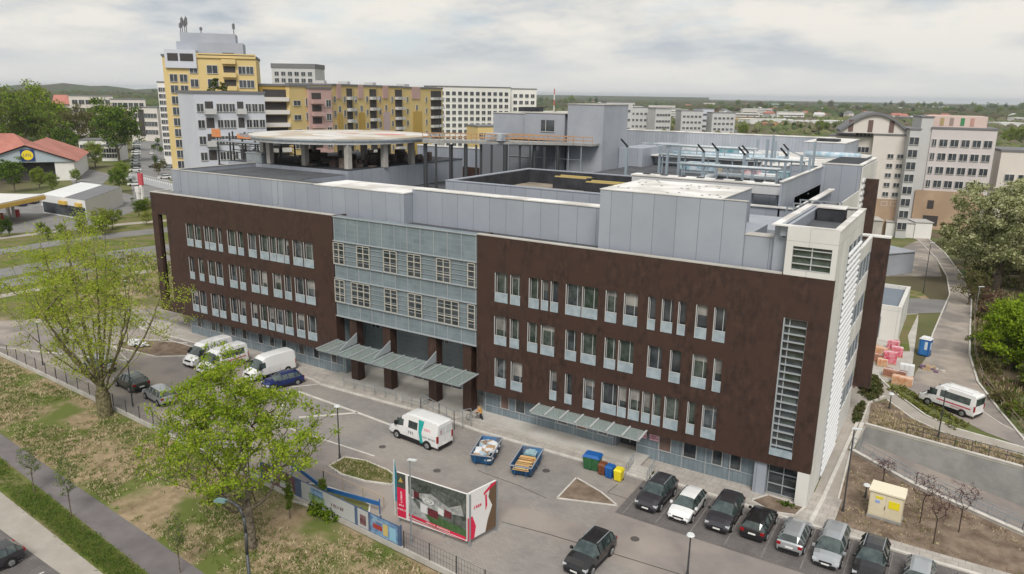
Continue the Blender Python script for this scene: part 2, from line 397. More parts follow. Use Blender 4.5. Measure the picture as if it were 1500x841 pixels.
# planting beds and islands
def bed(name, pts, m, h=.10):
    mb = MB(); mb.prism(pts, 0, h); struct(name, mb, m)
    struct('kerb', ribbon(pts+[pts[0]], .14, 0, h+.04), kerbm)
bed('planting_bed', [(-81.2, -7.6), (-80.6, -4.8), (-77, -2.2), (-71.8, -2.2), (-70.0, -4.6), (-72.6, -6.8)], g_soil)
bed('grass_island', px([(482, 684), (505, 671), (535, 676), (568, 690), (588, 705), (572, 711), (535, 706), (500, 696)]), g_grass)
bed('grass_island', px([(404, 706), (470, 712), (520, 728), (542, 741), (540, 760), (500, 758), (430, 735)]), g_grass)
bed('triangle_bed', [(-17.1, -9.2), (-17.3, -5.4), (-14.6, -6.4), (-12.6, -7.6)], g_soil, .05)
bed('planting_bed', px([(1100, 735), (1125, 727), (1178, 745), (1165, 757), (1130, 752)]), g_soil, .14)
# right hand side: soil bed, paths, sunken ramp
flat('soil_bed', [(2.3, -1.1), (30, -1.3), (30, -.5), (14.4, 5.0), (7.0, 8.6), (1.5, 12.6), (1.3, 13.2)], g_soil, .02)
flat('slope_ground', [(2.0, 19.8), (14.8, 17.8), (24, 16.3), (40, 12), (40, 30), (14, 21.2), (8.6, 22.0), (5.6, 24.2), (3.0, 28.0), (1.6, 26.0)], g_soil, .02)
flat('hedge_soil', [(-1.2, 22), (1.2, 22), (2.2, 30), (0.6, 34.5), (-1.2, 38)], g_soil, .016)
flat('footpath', [(0.1, -1.6), (2.1, -1.2), (1.6, 13), (2.0, 20), (1.6, 26), (3.2, 29), (2.2, 33), (0, 36), (-1.2, 33), (.0, 20)], ctrack, .024)
flat('footpath', [(3.0, 28.0), (5.6, 24.2), (8.6, 22.0), (14, 21.0), (30, 13.0), (30, 16), (14.6, 22.4), (9.4, 23.6), (6.6, 25.6), (3.6, 30.2), (1.2, 35), (0.2, 34.4)], ctrack, .028)
struct('kerb', ribbon([(0.7, -1.9), (0.85, 2), (1.0, 13), (1.1, 20)], .30, .02, .135), kerbm); kb = ribbon([(2.1, -1.2), (1.45, 13), (1.45, 20), (1.4, 26), (2.6, 29)], .14, 0, .10)
ribbon([(30, 16.1), (14.7, 22.5), (9.5, 23.7), (6.7, 25.7), (3.7, 30.3), (1.2, 35.2)], .2, 0, .13, kb)
ribbon([(30, 12.9), (14, 20.9), (8.6, 21.9), (5.6, 24.1), (3.0, 27.9)], .16, 0, .10, kb)
struct('kerb', kb, kerbm)
# curving access road
rl = px([(1322, 343), (1345, 352), (1371, 378), (1387, 405), (1391, 432), (1378, 462), (1366, 490), (1358, 522), (1342, 545)]) + [(4.6, 33.0), (8.0, 28.6), (12, 24.6), (16, 22.2), (34, 13.6)]
rr = px([(1350, 342), (1385, 372), (1409, 404), (1423, 440), (1421, 480), (1420, 520), (1432, 560), (1462, 600), (1500, 645)]) + [(26, 20), (40, 13)]
flat('access_road', rl+rr[::-1], dirtroad, .03)
flat('road', [(4.6, 32.6), (8.0, 28.4), (12, 24.4), (16, 22.0), (34, 13.4), (34, 14.8), (17.4, 23.4), (13.4, 27.4), (11.0, 31.0), (6.0, 35.4), (3.2, 36.6)], asph, .036)
kb = ribbon(rr[:9], .22, 0, .16); ribbon(rl[:8], .18, 0, .12, kb); ribbon([(34, 14.9), (17.4, 23.5), (13.4, 27.5), (11.2, 31.0)], .12, 0, .06, kb)
struct('kerb', kb, kerbm)
flat('side_yard', px([(1252, 505), (1300, 480), (1345, 430), (1345, 470), (1335, 545), (1300, 560), (1262, 548)]), conc, .012)
flat('side_yard', px([(1285, 380), (1345, 352), (1371, 378), (1380, 405), (1290, 405)]), dirtroad, .014)
flat('lawn', px([(1316, 462), (1345, 460), (1330, 492), (1333, 515), (1318, 515)]), g_grass, .018)
flat('lawn', px([(1314, 420), (1350, 428), (1366, 442), (1345, 450), (1314, 443)]), g_dry, .018)
flat('road', px([(1316, 436), (1390, 440), (1385, 458), (1330, 460), (1316, 456)]), farroad, .032)
flat('wood_floor', px([(1352, 340), (1500, 330), (1600, 500), (1600, 660), (1500, 640), (1465, 600), (1434, 558), (1424, 520), (1425, 440), (1411, 402), (1387, 371)]), mat('wood_floor_litter', (.10, .075, .05), (.17, .14, .085), scale=2.5, rough=.95, detail=10, bump=.6, third=(.10, .12, .04), tscale=9), .022)
# the sunken ramp
pit = MB()
pz = {0: -1.6, 1: -3.3, 2: -4.2, 3: -4.2, 4: -3.4, 5: -2.4, 6: -1.6}
n = len(PIT)
for k in range(n):
    a, b = PIT[k], PIT[(k+1) % n]
    pit.add([(a[0], a[1], .0), (b[0], b[1], .0), (b[0], b[1], pz[(k+1) % n]), (a[0], a[1], pz[k])], [(0, 1, 2, 3)], 0)
pit.add([(PIT[k][0], PIT[k][1], pz[k]) for k in range(n)], [(6, 5, 0), (5, 1, 0), (5, 4, 1), (4, 2, 1), (4, 3, 2)], 1)
po = pit.build('sunken_ramp', [concd, asph]); tag(po, kind='structure')
def wallrun(name, label, pts, w_, z0, z1, m, cap=None):
    o = tag(ribbon(pts, w_, z0, z1).build(name, m), label, 'wall')
    if cap: ribbon(pts, w_+.08, z1, z1+.08).build('coping', cap, o)
    return o
wallrun('retaining_wall', 'grey concrete retaining wall with pale coping on the far side of the sunken ramp', [(1.9, 19.6), (14.8, 17.5), (24, 16.0)], .25, -.0, .22, conc, kerbm)
wallrun('retaining_wall', 'low concrete parapet wall with pale top along the near edge of the sunken ramp', [(1.55, 19.5), (1.5, 12.8), (7.0, 8.7), (14.4, 5.1), (24, 1.0)], .28, -.0, .22, conc, kerbm)
wallrun('garden_wall', 'long low pale concrete boundary wall between the scrubby verge and the car park', [(-130, -14.3), (-88.5, -16.6), (-59.8, -18.55), (-40, -20.1), (-22, -21.5), (6, -23.8), (40, -26.8)], .22, 0, .42, conc)
# railings
def railing(label, pts, h=1.05, step=1.6, m=darksteel, zoff=0.0, bars=2, r=.025):
    t = thing('railing', label, 'railing')
    post, rail = MB(), MB()
    for a, b in zip(pts[:-1], pts[1:]):
        L = math.dist(a, b); k = max(1, int(round(L/step)))
        for i in range(k+1):
            x = a[0]+(b[0]-a[0])*i/k; y = a[1]+(b[1]-a[1])*i/k
            post.box(x-r, y-r, zoff, x+r, y+r, zoff+h)
        for j in range(bars):
            zt = zoff+h-(h*.45)*j
            rail.bar((a[0], a[1], zt), (b[0], b[1], zt), .05, .05)
    post.split('post', m, t); rail.split('rail', m, t); return t
railing('grey steel railing with many posts along the near edge of the sunken ramp', [(1.6, 12.9), (7.0, 8.8), (14.4, 5.2), (24, 1.1)], zoff=.3, step=1.2, m=steel)
railing('grey steel railing standing on the far retaining wall above the ramp', [(5.5, 19.1), (14.8, 17.6), (24, 16.1)], zoff=.3, step=1.3)
railing('pale handrail halfway down inside the sunken ramp', [(3.0, 14.2), (7.6, 11.6), (14.6, 8.2), (22, 5)], zoff=-1.6, h=1.2, step=1.4, m=steel)
railing('steel handrail of the stepless ramp before the main entrance', [(-47.5, -1.4), (-40.2, -1.4)], zoff=.2, m=steel, step=1.4)
railing('steel handrail on the terrace edge beside the entrance columns', [(-39.2, -1.6), (-36.8, -1.6), (-36.8, -.4)], zoff=.2, m=steel)
railing('temporary fence of slim steel posts behind the teal striped van', [(-36.4, -2.0), (-33.5, -2.9), (-31.2, -3.6), (-30.2, -2.2)], h=1.9, step=1.1, m=steel, zoff=.1)
# mesh fence along the boundary wall
t = thing('mesh_fence', 'thin grey wire mesh fence on the boundary wall beside the car park', 'fence')
post, wire = MB(), MB()
fp = [(-110, -15.3), (-88.5, -16.6), (-59.8, -18.55), (-40, -20.1)]
for a, b in zip(fp[:-1], fp[1:]):
    k = max(1, round(math.dist(a, b)/2.5))
    for i in range(k):
        x = a[0]+(b[0]-a[0])*i/k; y = a[1]+(b[1]-a[1])*i/k
        post.box(x-.03, y-.03, .4, x+.03, y+.03, 1.75)
    for zt in (.5, .75, 1.0, 1.25, 1.5, 1.7): wire.bar((a[0], a[1], zt), (b[0], b[1], zt), .012, .012)
    kk = round(math.dist(a, b)/.25)
    for i in range(kk):
        x = a[0]+(b[0]-a[0])*i/kk; y = a[1]+(b[1]-a[1])*i/kk
        wire.bar((x, y, .45), (x, y, 1.7), .010, .010)
post.split('post', darksteel, t); wire.build('mesh', darksteel, t)
t = thing('mesh_fence', 'thin wire fence on the boundary wall right of the blue banners', 'fence')
post, wire = MB(), MB()
a, b = (-22.6, -21.45), (6, -23.8); k = 12
for i in range(k+1):
    x = a[0]+(b[0]-a[0])*i/k; y = a[1]+(b[1]-a[1])*i/k; post.box(x-.03, y-.03, .4, x+.03, y+.03, 1.75)
for zt in (.5, .9, 1.3, 1.7): wire.bar((a[0], a[1], zt), (b[0], b[1], zt), .012, .012)
for i in range(110):
    x = a[0]+(b[0]-a[0])*i/110; y = a[1]+(b[1]-a[1])*i/110; wire.bar((x, y, .45), (x, y, 1.7), .01, .01)
post.split('post', darksteel, t); wire.build('mesh', darksteel, t)
# far left: main road strips, medians, sandy ground
flat('sandy_ground', px([(0, 505), (0, 452), (90, 440), (250, 398), (262, 452), (205, 478), (120, 488)]), g_sand, .008)
flat('lane', px([(-60, 478), (0, 470), (120, 464), (262, 446), (270, 470), (200, 484), (100, 494), (0, 506), (-60, 512)]), dirtroad, .010)
def roadstrip(vl, vr, w_px, m, z):
    flat('main_road', px([(-260, vl+6), (0, vl), (120, (vl+vr)/2-2), (250, vr), (420, vr-14), (420, vr-14+w_px*.8), (250, vr+w_px), (120, (vl+vr)/2-2+w_px), (0, vl+w_px), (-260, vl+w_px+8)]), m, z)
flat('main_road_verge', px([(-260, 470), (0, 455), (250, 400), (420, 370), (420, 290), (250, 300), (0, 340), (-260, 350)]), g_grass, .012)
roadstrip(394, 357, 13, farroad, .016)
roadstrip(412, 371, 11, farroad, .020)
roadstrip(365, 332, 8, farroad, .024)
roadstrip(432, 390, 5, ctrack, .028)
roadstrip(348, 321, 3, ctrack, .032)
flat('forecourt', px([(-60, 345), (120, 337), (175, 318), (230, 295), (170, 280), (0, 285), (-60, 290)]), farroad, .036)
flat('side_street', px([(192, 275), (200, 188), (222, 188), (246, 262), (262, 300), (200, 300)]), farroad, .040)
flat('cross_street', px([(-100, 200), (120, 193), (235, 187), (235, 184), (120, 188), (-100, 194)]), farroad, .044)
flat('car_park', px([(222, 255), (218, 205), (240, 205), (290, 250), (290, 275)]), farroad, .048)
flat('market_forecourt', px([(100, 262), (130, 248), (165, 256), (150, 270), (110, 272)]), farroad, .048)
# ------------------------------------------------------------------ the hospital building
L0, L1, L2 = -81.1, -49.6, -31.1
ZB, ZT, ZR = 3.0, 18.4, 17.9
H = thing('hospital_building', 'long hospital building clad in rust brown panels with grey rooftop blocks and white end wall', 'hospital')

def holed_wall(x0, x1, z0, z1, holes, y0=0.0, y1=.42):
    """front sheet with true openings, reveals and a back sheet"""
    mb = MB()
    xs = sorted({x0, x1, *[h[0] for h in holes], *[h[1] for h in holes]}); zs = sorted({z0, z1, *[h[2] for h in holes], *[h[3] for h in holes]})
    for k in range(len(zs)-1):
        zc = (zs[k]+zs[k+1])/2; run = None
        for i in range(len(xs)-1):
            xc = (xs[i]+xs[i+1])/2
            inside = any(h[0] < xc < h[1] and h[2] < zc < h[3] for h in holes)
            if not inside and run is None: run = xs[i]
            if inside and run is not None:
                mb.quad((run, y0, zs[k]), (xs[i], y0, zs[k]), (xs[i], y0, zs[k+1]), (run, y0, zs[k+1])); run = None
        if run is not None: mb.quad((run, y0, zs[k]), (x1, y0, zs[k]), (x1, y0, zs[k+1]), (run, y0, zs[k+1]))
    for a, b, c, d in holes:
        mb.quad((a, y0, c), (a, y1, c), (a, y1, d), (a, y0, d), 1); mb.quad((b, y0, c), (b, y0, d), (b, y1, d), (b, y1, c), 1)
        mb.quad((a, y0, c), (b, y0, c), (b, y1, c), (a, y1, c), 1); mb.quad((a, y0, d), (a, y1, d), (b, y1, d), (b, y0, d), 1)
    # outer edges
    for a, b in (((x0, z0), (x1, z0)), ((x1, z0), (x1, z1)), ((x1, z1), (x0, z1)), ((x0, z1), (x0, z0))):
        mb.quad((a[0], y0, a[1]), (a[0], y1, a[1]), (b[0], y1, b[1]), (b[0], y0, b[1]))
    return mb

def zc1(lst, ox, oy, sc): return [(ox+c/sc, w_) for c, w_ in lst]
W_, N_, S_ = 1.3, .95, .62
rows = {
 0: zc1([(222,1.15),(255,1.15),(291,.7),(315,1.1),(347,.7),(394,1.35),(430,.95),(478,1.3),(527,1.4),(562,.95),(592,1.15),(619,.65),(665,1.45),(709,1.4)], 200, 250, 2.803)
  + zc1([(120,1.35),(175,1.0),(249,1.0),(292,.68),(330,.72),(405,1.45),(470,1.45),(554,1.0)], 690, 330, 2.711) + zc1([(47,1.2),(110,.62),(156,.92),(200,.6),(258,.9),(313,.92)], 900, 330, 2.052),
 1: zc1([(231,.85),(270,.85),(311,1.0),(344,1.2),(401,1.3),(439,.95),(490,1.3),(526,1.1),(582,1.35),(625,1.05),(673,1.4),(717,1.4)], 200, 250, 2.803)
  + zc1([(116,1.3),(172,.95),(243,1.0),(303,1.35),(395,1.05),(465,1.4),(550,1.0),(612,1.35)], 690, 330, 2.711) + zc1([(118,1.2),(180,.88),(252,1.15),(306,.62)], 900, 330, 2.052),
 2: zc1([(246,1.15),(278,1.2),(325,1.15),(357,1.1),(404,1.2),(439,1.1),(488,1.0),(524,.95),(556,1.0),(590,1.2),(629,1.3),(677,1.25),(724,1.35)], 200, 250, 2.803)
  + zc1([(116,1.2),(180,1.2),(325,.65),(385,.65),(466,1.05),(545,1.4),(597,.75)], 690, 330, 2.711) + zc1([(57,.95),(93,.7),(124,.7),(168,1.2),(227,.62),(281,1.15)], 900, 330, 2.052)}
ZW = [(12.3, 15.1), (8.1, 10.9), (3.9, 6.75)]
holesL, holesR, wins = [], [], []
for r_i in range(3):
    z0, z1 = ZW[r_i]
    for u, wd in rows[r_i]:
        # pixel height of the lower part of this window at this column
        for _ in range(1):
            x, z = 0, 0
        lo_, hi_ = L0, 0.0
        for _ in range(40):
            mid = (lo_+hi_)/2
            q = Vector((mid, 0, z0+.45))-CAMP
            uu = PW/2+FPX*q.dot(CR)/q.dot(CF)
            if uu < u: lo_ = mid
            else: hi_ = mid
        x = round(mid, 2)
        a, b = x-wd/2, x+wd/2
        (holesL if x < L1 else holesR).append((a, b, z0, z1)); wins.append((a, b, z0, z1, r_i))
stair_hole = (-3.15, -1.5, 3.95, 15.1)
wl = holed_wall(L0, L1, ZB, ZT, holesL+[(-79.95, -78.2, 4.4, 15.7)], y1=.42)
wl.build('brown_cladding', [brown, brown_in], H)
holed_wall(L2, 0.0, ZB, ZT, holesR+[stair_hole]).build('brown_cladding', [brown, brown_in], H)
# returns of the two brown slabs and their soffits
b_ = MB(); b_.box(L1-.001, .42, ZB, L1-.35, 2.2, ZT-.1); b_.box(L2+.001, .42, ZB, L2+.35, 2.2, ZT-.1)
b_.box(L0, .42, ZB, L0+.9, .80, ZT-.02); b_.box(L0+.9, .42, ZB, -77.85, .80, 4.35); b_.box(L0+.9, .42, 15.75, -77.85, .80, ZT-.05)
b_.split('brown_return', brown, H)
b_ = MB(); b_.box(-77.75, .42, ZB, L1-.4, 1.6, ZB+.25); b_.box(L2+.4, .42, ZB, -.05, 1.2, ZB+.25); b_.split('soffit', brown_in, H)
cap = MB(); cap.box(L0-.05, -.05, ZT, L1+.05, .50, ZT+.09); cap.box(L2-.05, -.05, ZT, -3.7, .50, ZT+.09); cap.box(L0-.05, .5, ZT, L0+.45, 2.7, ZT+.09); cap.split('parapet_coping', conc, H)
# windows: frame, pane, pale balustrade panel
wcache = {}
for a, b, z0, z1, ri in wins:
    wd = round(b-a, 2); h = round(z1-z0, 2)
    key = (wd, h)
    if key not in wcache:
        f = MB(); y = .26
        for bx in ((-wd/2, -wd/2+.06, 0, h), (wd/2-.06, wd/2, 0, h)): f.box(bx[0], y, bx[2], bx[1], y+.08, bx[3])
        for z_ in (0, h-.06): f.box(-wd/2+.06, y, z_, wd/2-.06, y+.08, z_+.06)
        if wd > .9: f.box(-wd/2+.06+wd*.62, y, .06, -wd/2+.11+wd*.62, y+.07, h-.06)
        f.box(-wd/2-.035, -.03, -.02, -wd/2+.035, .02, h*.98)
        o1 = f.build('window', mullw, H)
        pn = MB(); pn.box(-wd/2+.06, .30, .06, wd/2-.06, .32, h-.06); o2 = pn.build('pane', pane, o1)
        bl = MB(); bl.box(-wd/2+.04, -.045, -.02, wd/2+.04, -.015, .86, 0); bl.box(-wd/2+.04, -.055, .86, wd/2+.04, .0, .92, 1); o3 = bl.build('balustrade', [balu, mullw], o1)
        wcache[key] = (o1, o2, o3)
        root = o1
    else:
        o1, o2, o3 = wcache[key]
        root = o1.copy(); COL.objects.link(root)
        for ch in (o2, o3):
            c = ch.copy(); COL.objects.link(c); c.parent = root
    root.location = ((a+b)/2, 0, z0)
    if random.random() < .45:
        pnx = [c for c in root.children if c.name.startswith('pane')][0]
        pnx.material_slots[0].link = 'OBJECT'; pnx.material_slots[0].material = random.choice([paneg, mat('reflection_tinted_pane', (.10, .12, .13), (.03, .035, .04), scale=1.1, rough=.06, spec=1.0)])  # paler mottled colour stands in for sky reflected in some panes
# blinds behind some panes
bl = MB()
for a, b, z0, z1, ri in wins:
    if random.random() < .45:
        hh = random.uniform(.3, 1.6); bl.box(a+.06, .285, z1-hh, b-.06, .295, z1-.06)
bl.split('window_blind', mat('blind_fabric', (.12, .12, .115), (.32, .31, .29), scale=3, rough=.9), H)
# core behind the skins
core = MB(); core.box(-77.8, .45, ZB+.26, -49.97, 22, ZR); core.box(-30.7, .45, ZB+.26, -.3, 22, ZR, 0); core.box(-49.95, 1.2, 7.6, -30.72, 22, ZR-.1, 0)
core.box(-77.2, 22.02, 0, -4.8, 46, ZR-.02, 0)
core.build('inner_wall', mat('dark_interior', (.035, .035, .038), rough=.9), H)
roof = MB(); roof.box(-77.8, .5, ZR, -.3, 21.98, ZR+.1); roof.box(-61, 22, ZR, -4.8, 45.9, ZR+.1); roof.build('roof', tar, H)
# tall stair window in the brown wall
sw = MB(); a, b, c, d = stair_hole
sw.box(a, .28, c, b, .30, d, 0); 
for k in range(18):
    z_ = c+.7+k*(d-c-.7)/17; sw.box(a+.01, .05, z_-.035, b-.01, .27, z_+.035, 1)
sw.box(a+.35, .20, c, a+.42, .27, d, 1); sw.box(a-.05, -.02, c-.03, a+.04, .26, d+.03, 1); sw.box(b-.03, .05, c, b, .27, d, 1)
sw.box(a-.05, -.1, c-.05, b+.04, .27, c+.45, 2)
for k in range(8): sw.box(a+.5, .29-.006, c+1+k*1.7, b-.2, .278, c+1.6+k*1.7, 3)
sw.build('stair_window', [pane, mull, balu, paneg], H)
# ---- glazed centre
cw = MB(); cw.box(L1+.02, .12, 7.45, L2-.02, 1.18, ZT-.08); cw.build('glazed_curtain_wall', cwall, H)
fr = MB()
for k in range(12):
    x = L1+.2+k*(L2-L1-.4)/11; 
    for z0, z1 in ((7.45, 9.0), (11.6, 13.2), (15.75, 18.3)): fr.box(x-.03, .06, z0, x+.03, .119, z1)
for z_ in (7.42, 9.0, 11.62, 13.2, 15.7, 18.28): fr.box(L1+.02, -.06 if z_ in (9.0, 11.62, 13.2, 15.7, 7.42) else .0, z_, L2-.02, .118, z_+.09)
for zz0 in (9.0, 13.2):
    for k in range(4):
        z_ = zz0+.55+k*.5; fr.box(L1+.02, .045, z_, L2-.02, .075, z_+.05)
fr.build('facade_mullions', mull, H)
def xat(u, z, y=0.0):
    lo_, hi_ = -120.0, 20.0
    for _ in range(45):
        mid = (lo_+hi_)/2; q = Vector((mid, y, z))-CAMP
        if PW/2+FPX*q.dot(CR)/q.dot(CF) < u: lo_ = mid
        else: hi_ = mid
    return round(mid, 2)
for zc0, zc1_, spec_ in ((13.3, 15.55, [(75, 115, 2), (165, 213, 2), (268, 318, 2), (360, 411, 2), (472, 524, 2), (592, 618, 1)]), (9.1, 11.5, [(78, 118, 2), (145, 215, 3), (272, 320, 2), (363, 415, 2), (475, 557, 3), (592, 618, 1)])):
    for p0, p1, nn in spec_:
        x0, x1 = xat(460+p0/2.627, (zc0+zc1_)/2), xat(460+p1/2.627, (zc0+zc1_)/2)
        x0 = max(x0, L1+.05); x1 = min(x1, L2-.05)
        f = MB(); w_ = x1-x0; h = zc1_-zc0
        for k in range(nn+1): f.box(k*w_/nn-.035, -.06, 0, k*w_/nn+.035, .045, h)
        for k in range(4): f.box(.035, -.05, k*h/3-.03, w_-.035, .042, k*h/3+.03)
        fo = f.build('window', mat('beige_window_frame', (.46, .44, .39), rough=.5), H, loc=(x0, 0, zc0))
        pn = MB(); pn.box(.02, .05, 0.03, w_-.02, .11, h-.03); pn.build('pane', pane, fo)
# ---- entrance recess
for x in (-47.4, -42.7, -36.7, -32.4):
    c_ = MB(); c_.box(x-.5, .25, .3, x+.5, 1.3, 7.45); co = c_.build('entrance_column', brown, H)
r_ = MB(); r_.box(-49.9, 4.6, .3, -30.8, 4.8, 7.5); r_.box(-49.95, 1.25, .3, -49.6, 4.6, 7.5); r_.box(-31.1, 1.25, .3, -30.75, 4.6, 7.5)
r_.build('recessed_glazing', cwall, H)
so_ = MB(); so_.box(L1+.02, .14, 7.3, L2-.02, 4.6, 7.44); so_.build('soffit', greyp, H)
dr = MB()
for k in range(5):
    x = -42.6+k*1.3; dr.box(x, 4.50, .35, x+1.2, 4.59, 2.6, 0); dr.box(x, 4.46, .33, x+.06, 4.5, 2.7, 1); dr.box(x, 4.46, 2.6, x+1.3, 4.5, 2.68, 1)
dr.build('entrance_door', [pane, mull], H)
for u, v in ((492, 0), (576, 0), (600, 0), (660, 0)): pass
for x0 in (-48.6, -46.2, -38.9, -34.9):
    f = MB()
    for k in range(3): f.box(x0+k*.6-.04, 4.50, 5.2, x0+k*.6+.04, 4.59, 6.7, 1)
    f.box(x0, 4.54, 5.2, x0+1.2, 4.58, 6.7, 0); f.box(x0-.04, 4.49, 5.9, x0+1.24, 4.53, 5.97, 1); f.build('window', [pane, mullw], H)
# main canopy: tilted glass on steel ribs
def canopy(x0, x1, yf, yb, zf, zb, nr, labelpart):
    c_ = MB(); c_.add([(x0, yf, zf), (x1, yf, zf), (x1, yb, zb), (x0, yb, zb), (x0, yf, zf-.03), (x1, yf, zf-.03), (x1, yb, zb-.03), (x0, yb, zb-.03)],
        [(0,1,2,3), (7,6,5,4), (0,4,5,1), (1,5,6,2), (2,6,7,3), (3,7,4,0)]); co = c_.build(labelpart, canglass, H)
    rb = MB()
    for k in range(nr):
        x = x0+(x1-x0)*k/(nr-1); rb.bar((x, yf-.05, zf+.06), (x, yb, zb+.06), .14, .10)
    for t_ in (.03, .97): rb.bar((x0, yf+(yb-yf)*t_, zf+(zb-zf)*t_-.1), (x1, yf+(yb-yf)*t_, zf+(zb-zf)*t_-.1), .08, .12)
    rb.split('canopy_rib', mullw if nr == 8 else mull, co)
canopy(-49.6, -30.9, -3.1, .2, 4.45, 4.6, 13, 'glass_canopy')
canopy(-24.0, -13.4, -1.7, .95, 3.0, 3.25, 8, 'glass_canopy')
fin_ = MB()
for x in (-46.9, -42.2, -36.2): fin_.add([(x, -2.4, 4.7), (x, .2, 4.75), (x, .2, 5.9), (x+.08, -2.4, 4.7), (x+.08, .2, 4.75), (x+.08, .2, 5.9)], [(0,1,2), (5,4,3), (0,3,4,1), (1,4,5,2), (2,5,3,0)])
fin_.build('canopy_bracket', mull, H)
# ---- ground floor under the brown slabs
gf = MB(); gf.box(-77.0, 1.25, 0, -49.97, 1.6, ZB+.2); gf.box(-30.7, 1.05, .1, -16.9, 1.4, ZB+.2); gf.box(-14.6, 1.05, .1, -4.3, 1.4, ZB+.2)
gf.split('ground_floor_wall', cwall2, H)
m_ = MB()
for x0, x1, y in ((-77, -49.97, 1.25), (-30.7, -16.9, 1.05), (-14.6, -4.3, 1.05)):
    k = int((x1-x0)/1.9)
    for i in range(k+1): x = x0+(x1-x0)*i/k; m_.box(x-.03, y-.05, .12, x+.03, y, ZB)
    m_.box(x0, y-.045, 1.15, x1, y-.001, 1.21)
m_.build('ground_floor_mullions', mull, H)
gw = [(-28.9, 1.0), (-27.2, 1.1), (-22.6, 1.1), (-20.6, 1.1), (-18.4, 1.0), (-12.6, 1.15), (-10.4, 1.2), (-7.9, .9), (-6.4, .95)]
gw += [(x, .9) for x in (-75.6, -72.8, -71.3, -69.0, -66.9, -64.0, -62.0, -59.9, -57.0, -54.6, -51.8)]
for i, (x, w_) in enumerate(gw):
    y = 1.05 if x > -31 else 1.25
    f = MB()
    f.box(x, y-.10, 1.22, x+.07, y-.052, 2.98); f.box(x+w_-.07, y-.10, 1.22, x+w_, y-.052, 2.98); f.box(x+.07, y-.10, 1.22, x+w_-.07, y-.052, 1.29)
    fo = f.build('window', mullw, H)
    pn = MB(); pn.box(x+.07, y-.08, 1.29, x+w_-.07, y-.055, 2.96); pn.build('pane', [mat('tan_blind', (.20, .13, .11), (.12, .08, .07), rough=.8), pane, pane][0 if x in (-28.9, -12.6, -20.6) else 1], fo)
# side entrance recess with doors
d_ = MB(); d_.box(-16.88, 2.6, .1, -14.62, 2.8, ZB+.2, 0); d_.box(-16.9, 1.4, .1, -16.8, 2.6, ZB, 1); d_.box(-14.7, 1.4, .1, -14.6, 2.6, ZB, 1); d_.box(-15.9, 2.5, .42, -15.8, 2.6, 2.7, 2)
d_.build('side_entrance', [pane, greyp, mullw], H)
# right end of the ground floor: grey box and louvred opening
e_ = MB(); e_.box(-4.25, .25, .1, -3.3, 1.6, ZB, 0); e_.box(-3.25, .9, .1, -.95, 1.1, ZB, 1)
for z_ in (.15, 1.0, 2.0, 2.85): e_.box(-3.25, .82, z_, -.95, .89, z_+.07, 2)
for x in (-3.25, -2.1, -1.02): e_.box(x, .80, .15, x+.07, .88, 2.95, 2)
e_.build('service_opening', [greyc, pane, mull], H)
# ---- white stair tower at the corner and the east wall
T = MB(); T.box(-.92, .0, 0, -.0, 1.3, ZB-.005); 
T.box(-.28, 1.3, 0, 0, 5.3, 22.0); T.box(-.28, .45, 3.2, 0.0, 1.3, 22.0)
T.box(-3.6, .0, ZT+.01, 0.0, .44, 18.82); T.box(-3.6, .0, 20.62, 0, .44, 22.0); T.box(-3.6, 0, 18.82, -3.1, .44, 20.62); T.box(-.4, 0, 18.82, 0, .44, 20.62)
T.box(-.28, 5.3, 20.0, 0, 13.3, 22.0); T.box(-.28, 5.3, 0, -.04, 12.6, .3)
T.box(-.28, 12.6, 0, 0, 22.0, 3.0); 
for k, z0 in enumerate((3.0, 7.0, 11.0, 15.0)): 
    T.box(-.28, 12.6, z0+2.05, 0, 22.0, (z0+4.0) if z0 < 15 else ZT)
T.box(-.28, 12.6, ZT, 0, 13.3, 20.0)
T.box(-3.6, 13.02, ZT, -.28, 13.3, 22.0)
T.build('white_end_wall', whitec, H)
lv = MB()
lv.box(-.2, 5.3, .3, -.12, 12.6, 20.0, 1)
nL = 36
for k in range(nL):
    z_ = .55+k*(19.3/nL); lv.add([(.0, 5.35, z_+.0), (.16, 5.35, z_-.10), (.16, 12.55, z_-.10), (.0, 12.55, z_), (.0, 5.35, z_+.15), (.16, 5.35, z_+.05), (.16, 12.55, z_+.05), (.0, 12.55, z_+.15)],
        [(3,2,1,0), (4,5,6,7), (0,1,5,4), (1,2,6,5), (2,3,7,6), (3,0,4,7)], 0)
for y in (5.3, 7.7, 10.1, 12.5): lv.box(-.1, y, .3, .06, y+.07, 20.0, 2)
lv.build('louvre_screen', [whitem, mat('screen_back', (.08, .09, .105), rough=.5), mull], H)
bd = MB()
for z0 in (3.0, 7.0, 11.0, 15.0):
    bd.box(-.2, 12.6, z0, -.08, 22.0, z0+2.05, 0)
    for y in range(5): bd.box(-.08, 12.8+y*2.2, z0, -.02, 12.9+y*2.2, z0+2.05, 1)
bd.build('grey_window_band', [mat('grey_band_glass', (.16, .19, .23), (.24, .27, .31), scale=1.5, rough=.3), mull], H)
tw = MB(); tw.box(-3.1, .22, 18.82, -.4, .26, 20.62, 0); tw.box(-1.8, .1, 18.82, -1.72, .21, 20.62, 1)
for z_ in (18.84, 19.3, 19.85, 20.35): tw.box(-3.08, .04, z_, -.42, .2, z_+.06, 1)
tw.build('tower_window', [paneg, mullw], H)
tr = MB()
tr.box(-4.7, .9, ZR+.1, -3.62, 13.3, 21.9, 0)
tr.box(-3.58, .46, 21.0, -.3, 13.0, 21.1, 1)
tr.box(-4.75, .0, 22.0, .05, .5, 22.1, 2); tr.box(-.45, .5, 22.0, .05, 13.35, 22.1, 2); tr.box(-4.75, .5, 22.0, -4.2, 13.35, 22.1, 2); tr.box(-4.2, 12.9, 22.0, -.45, 13.35, 22.1, 2)
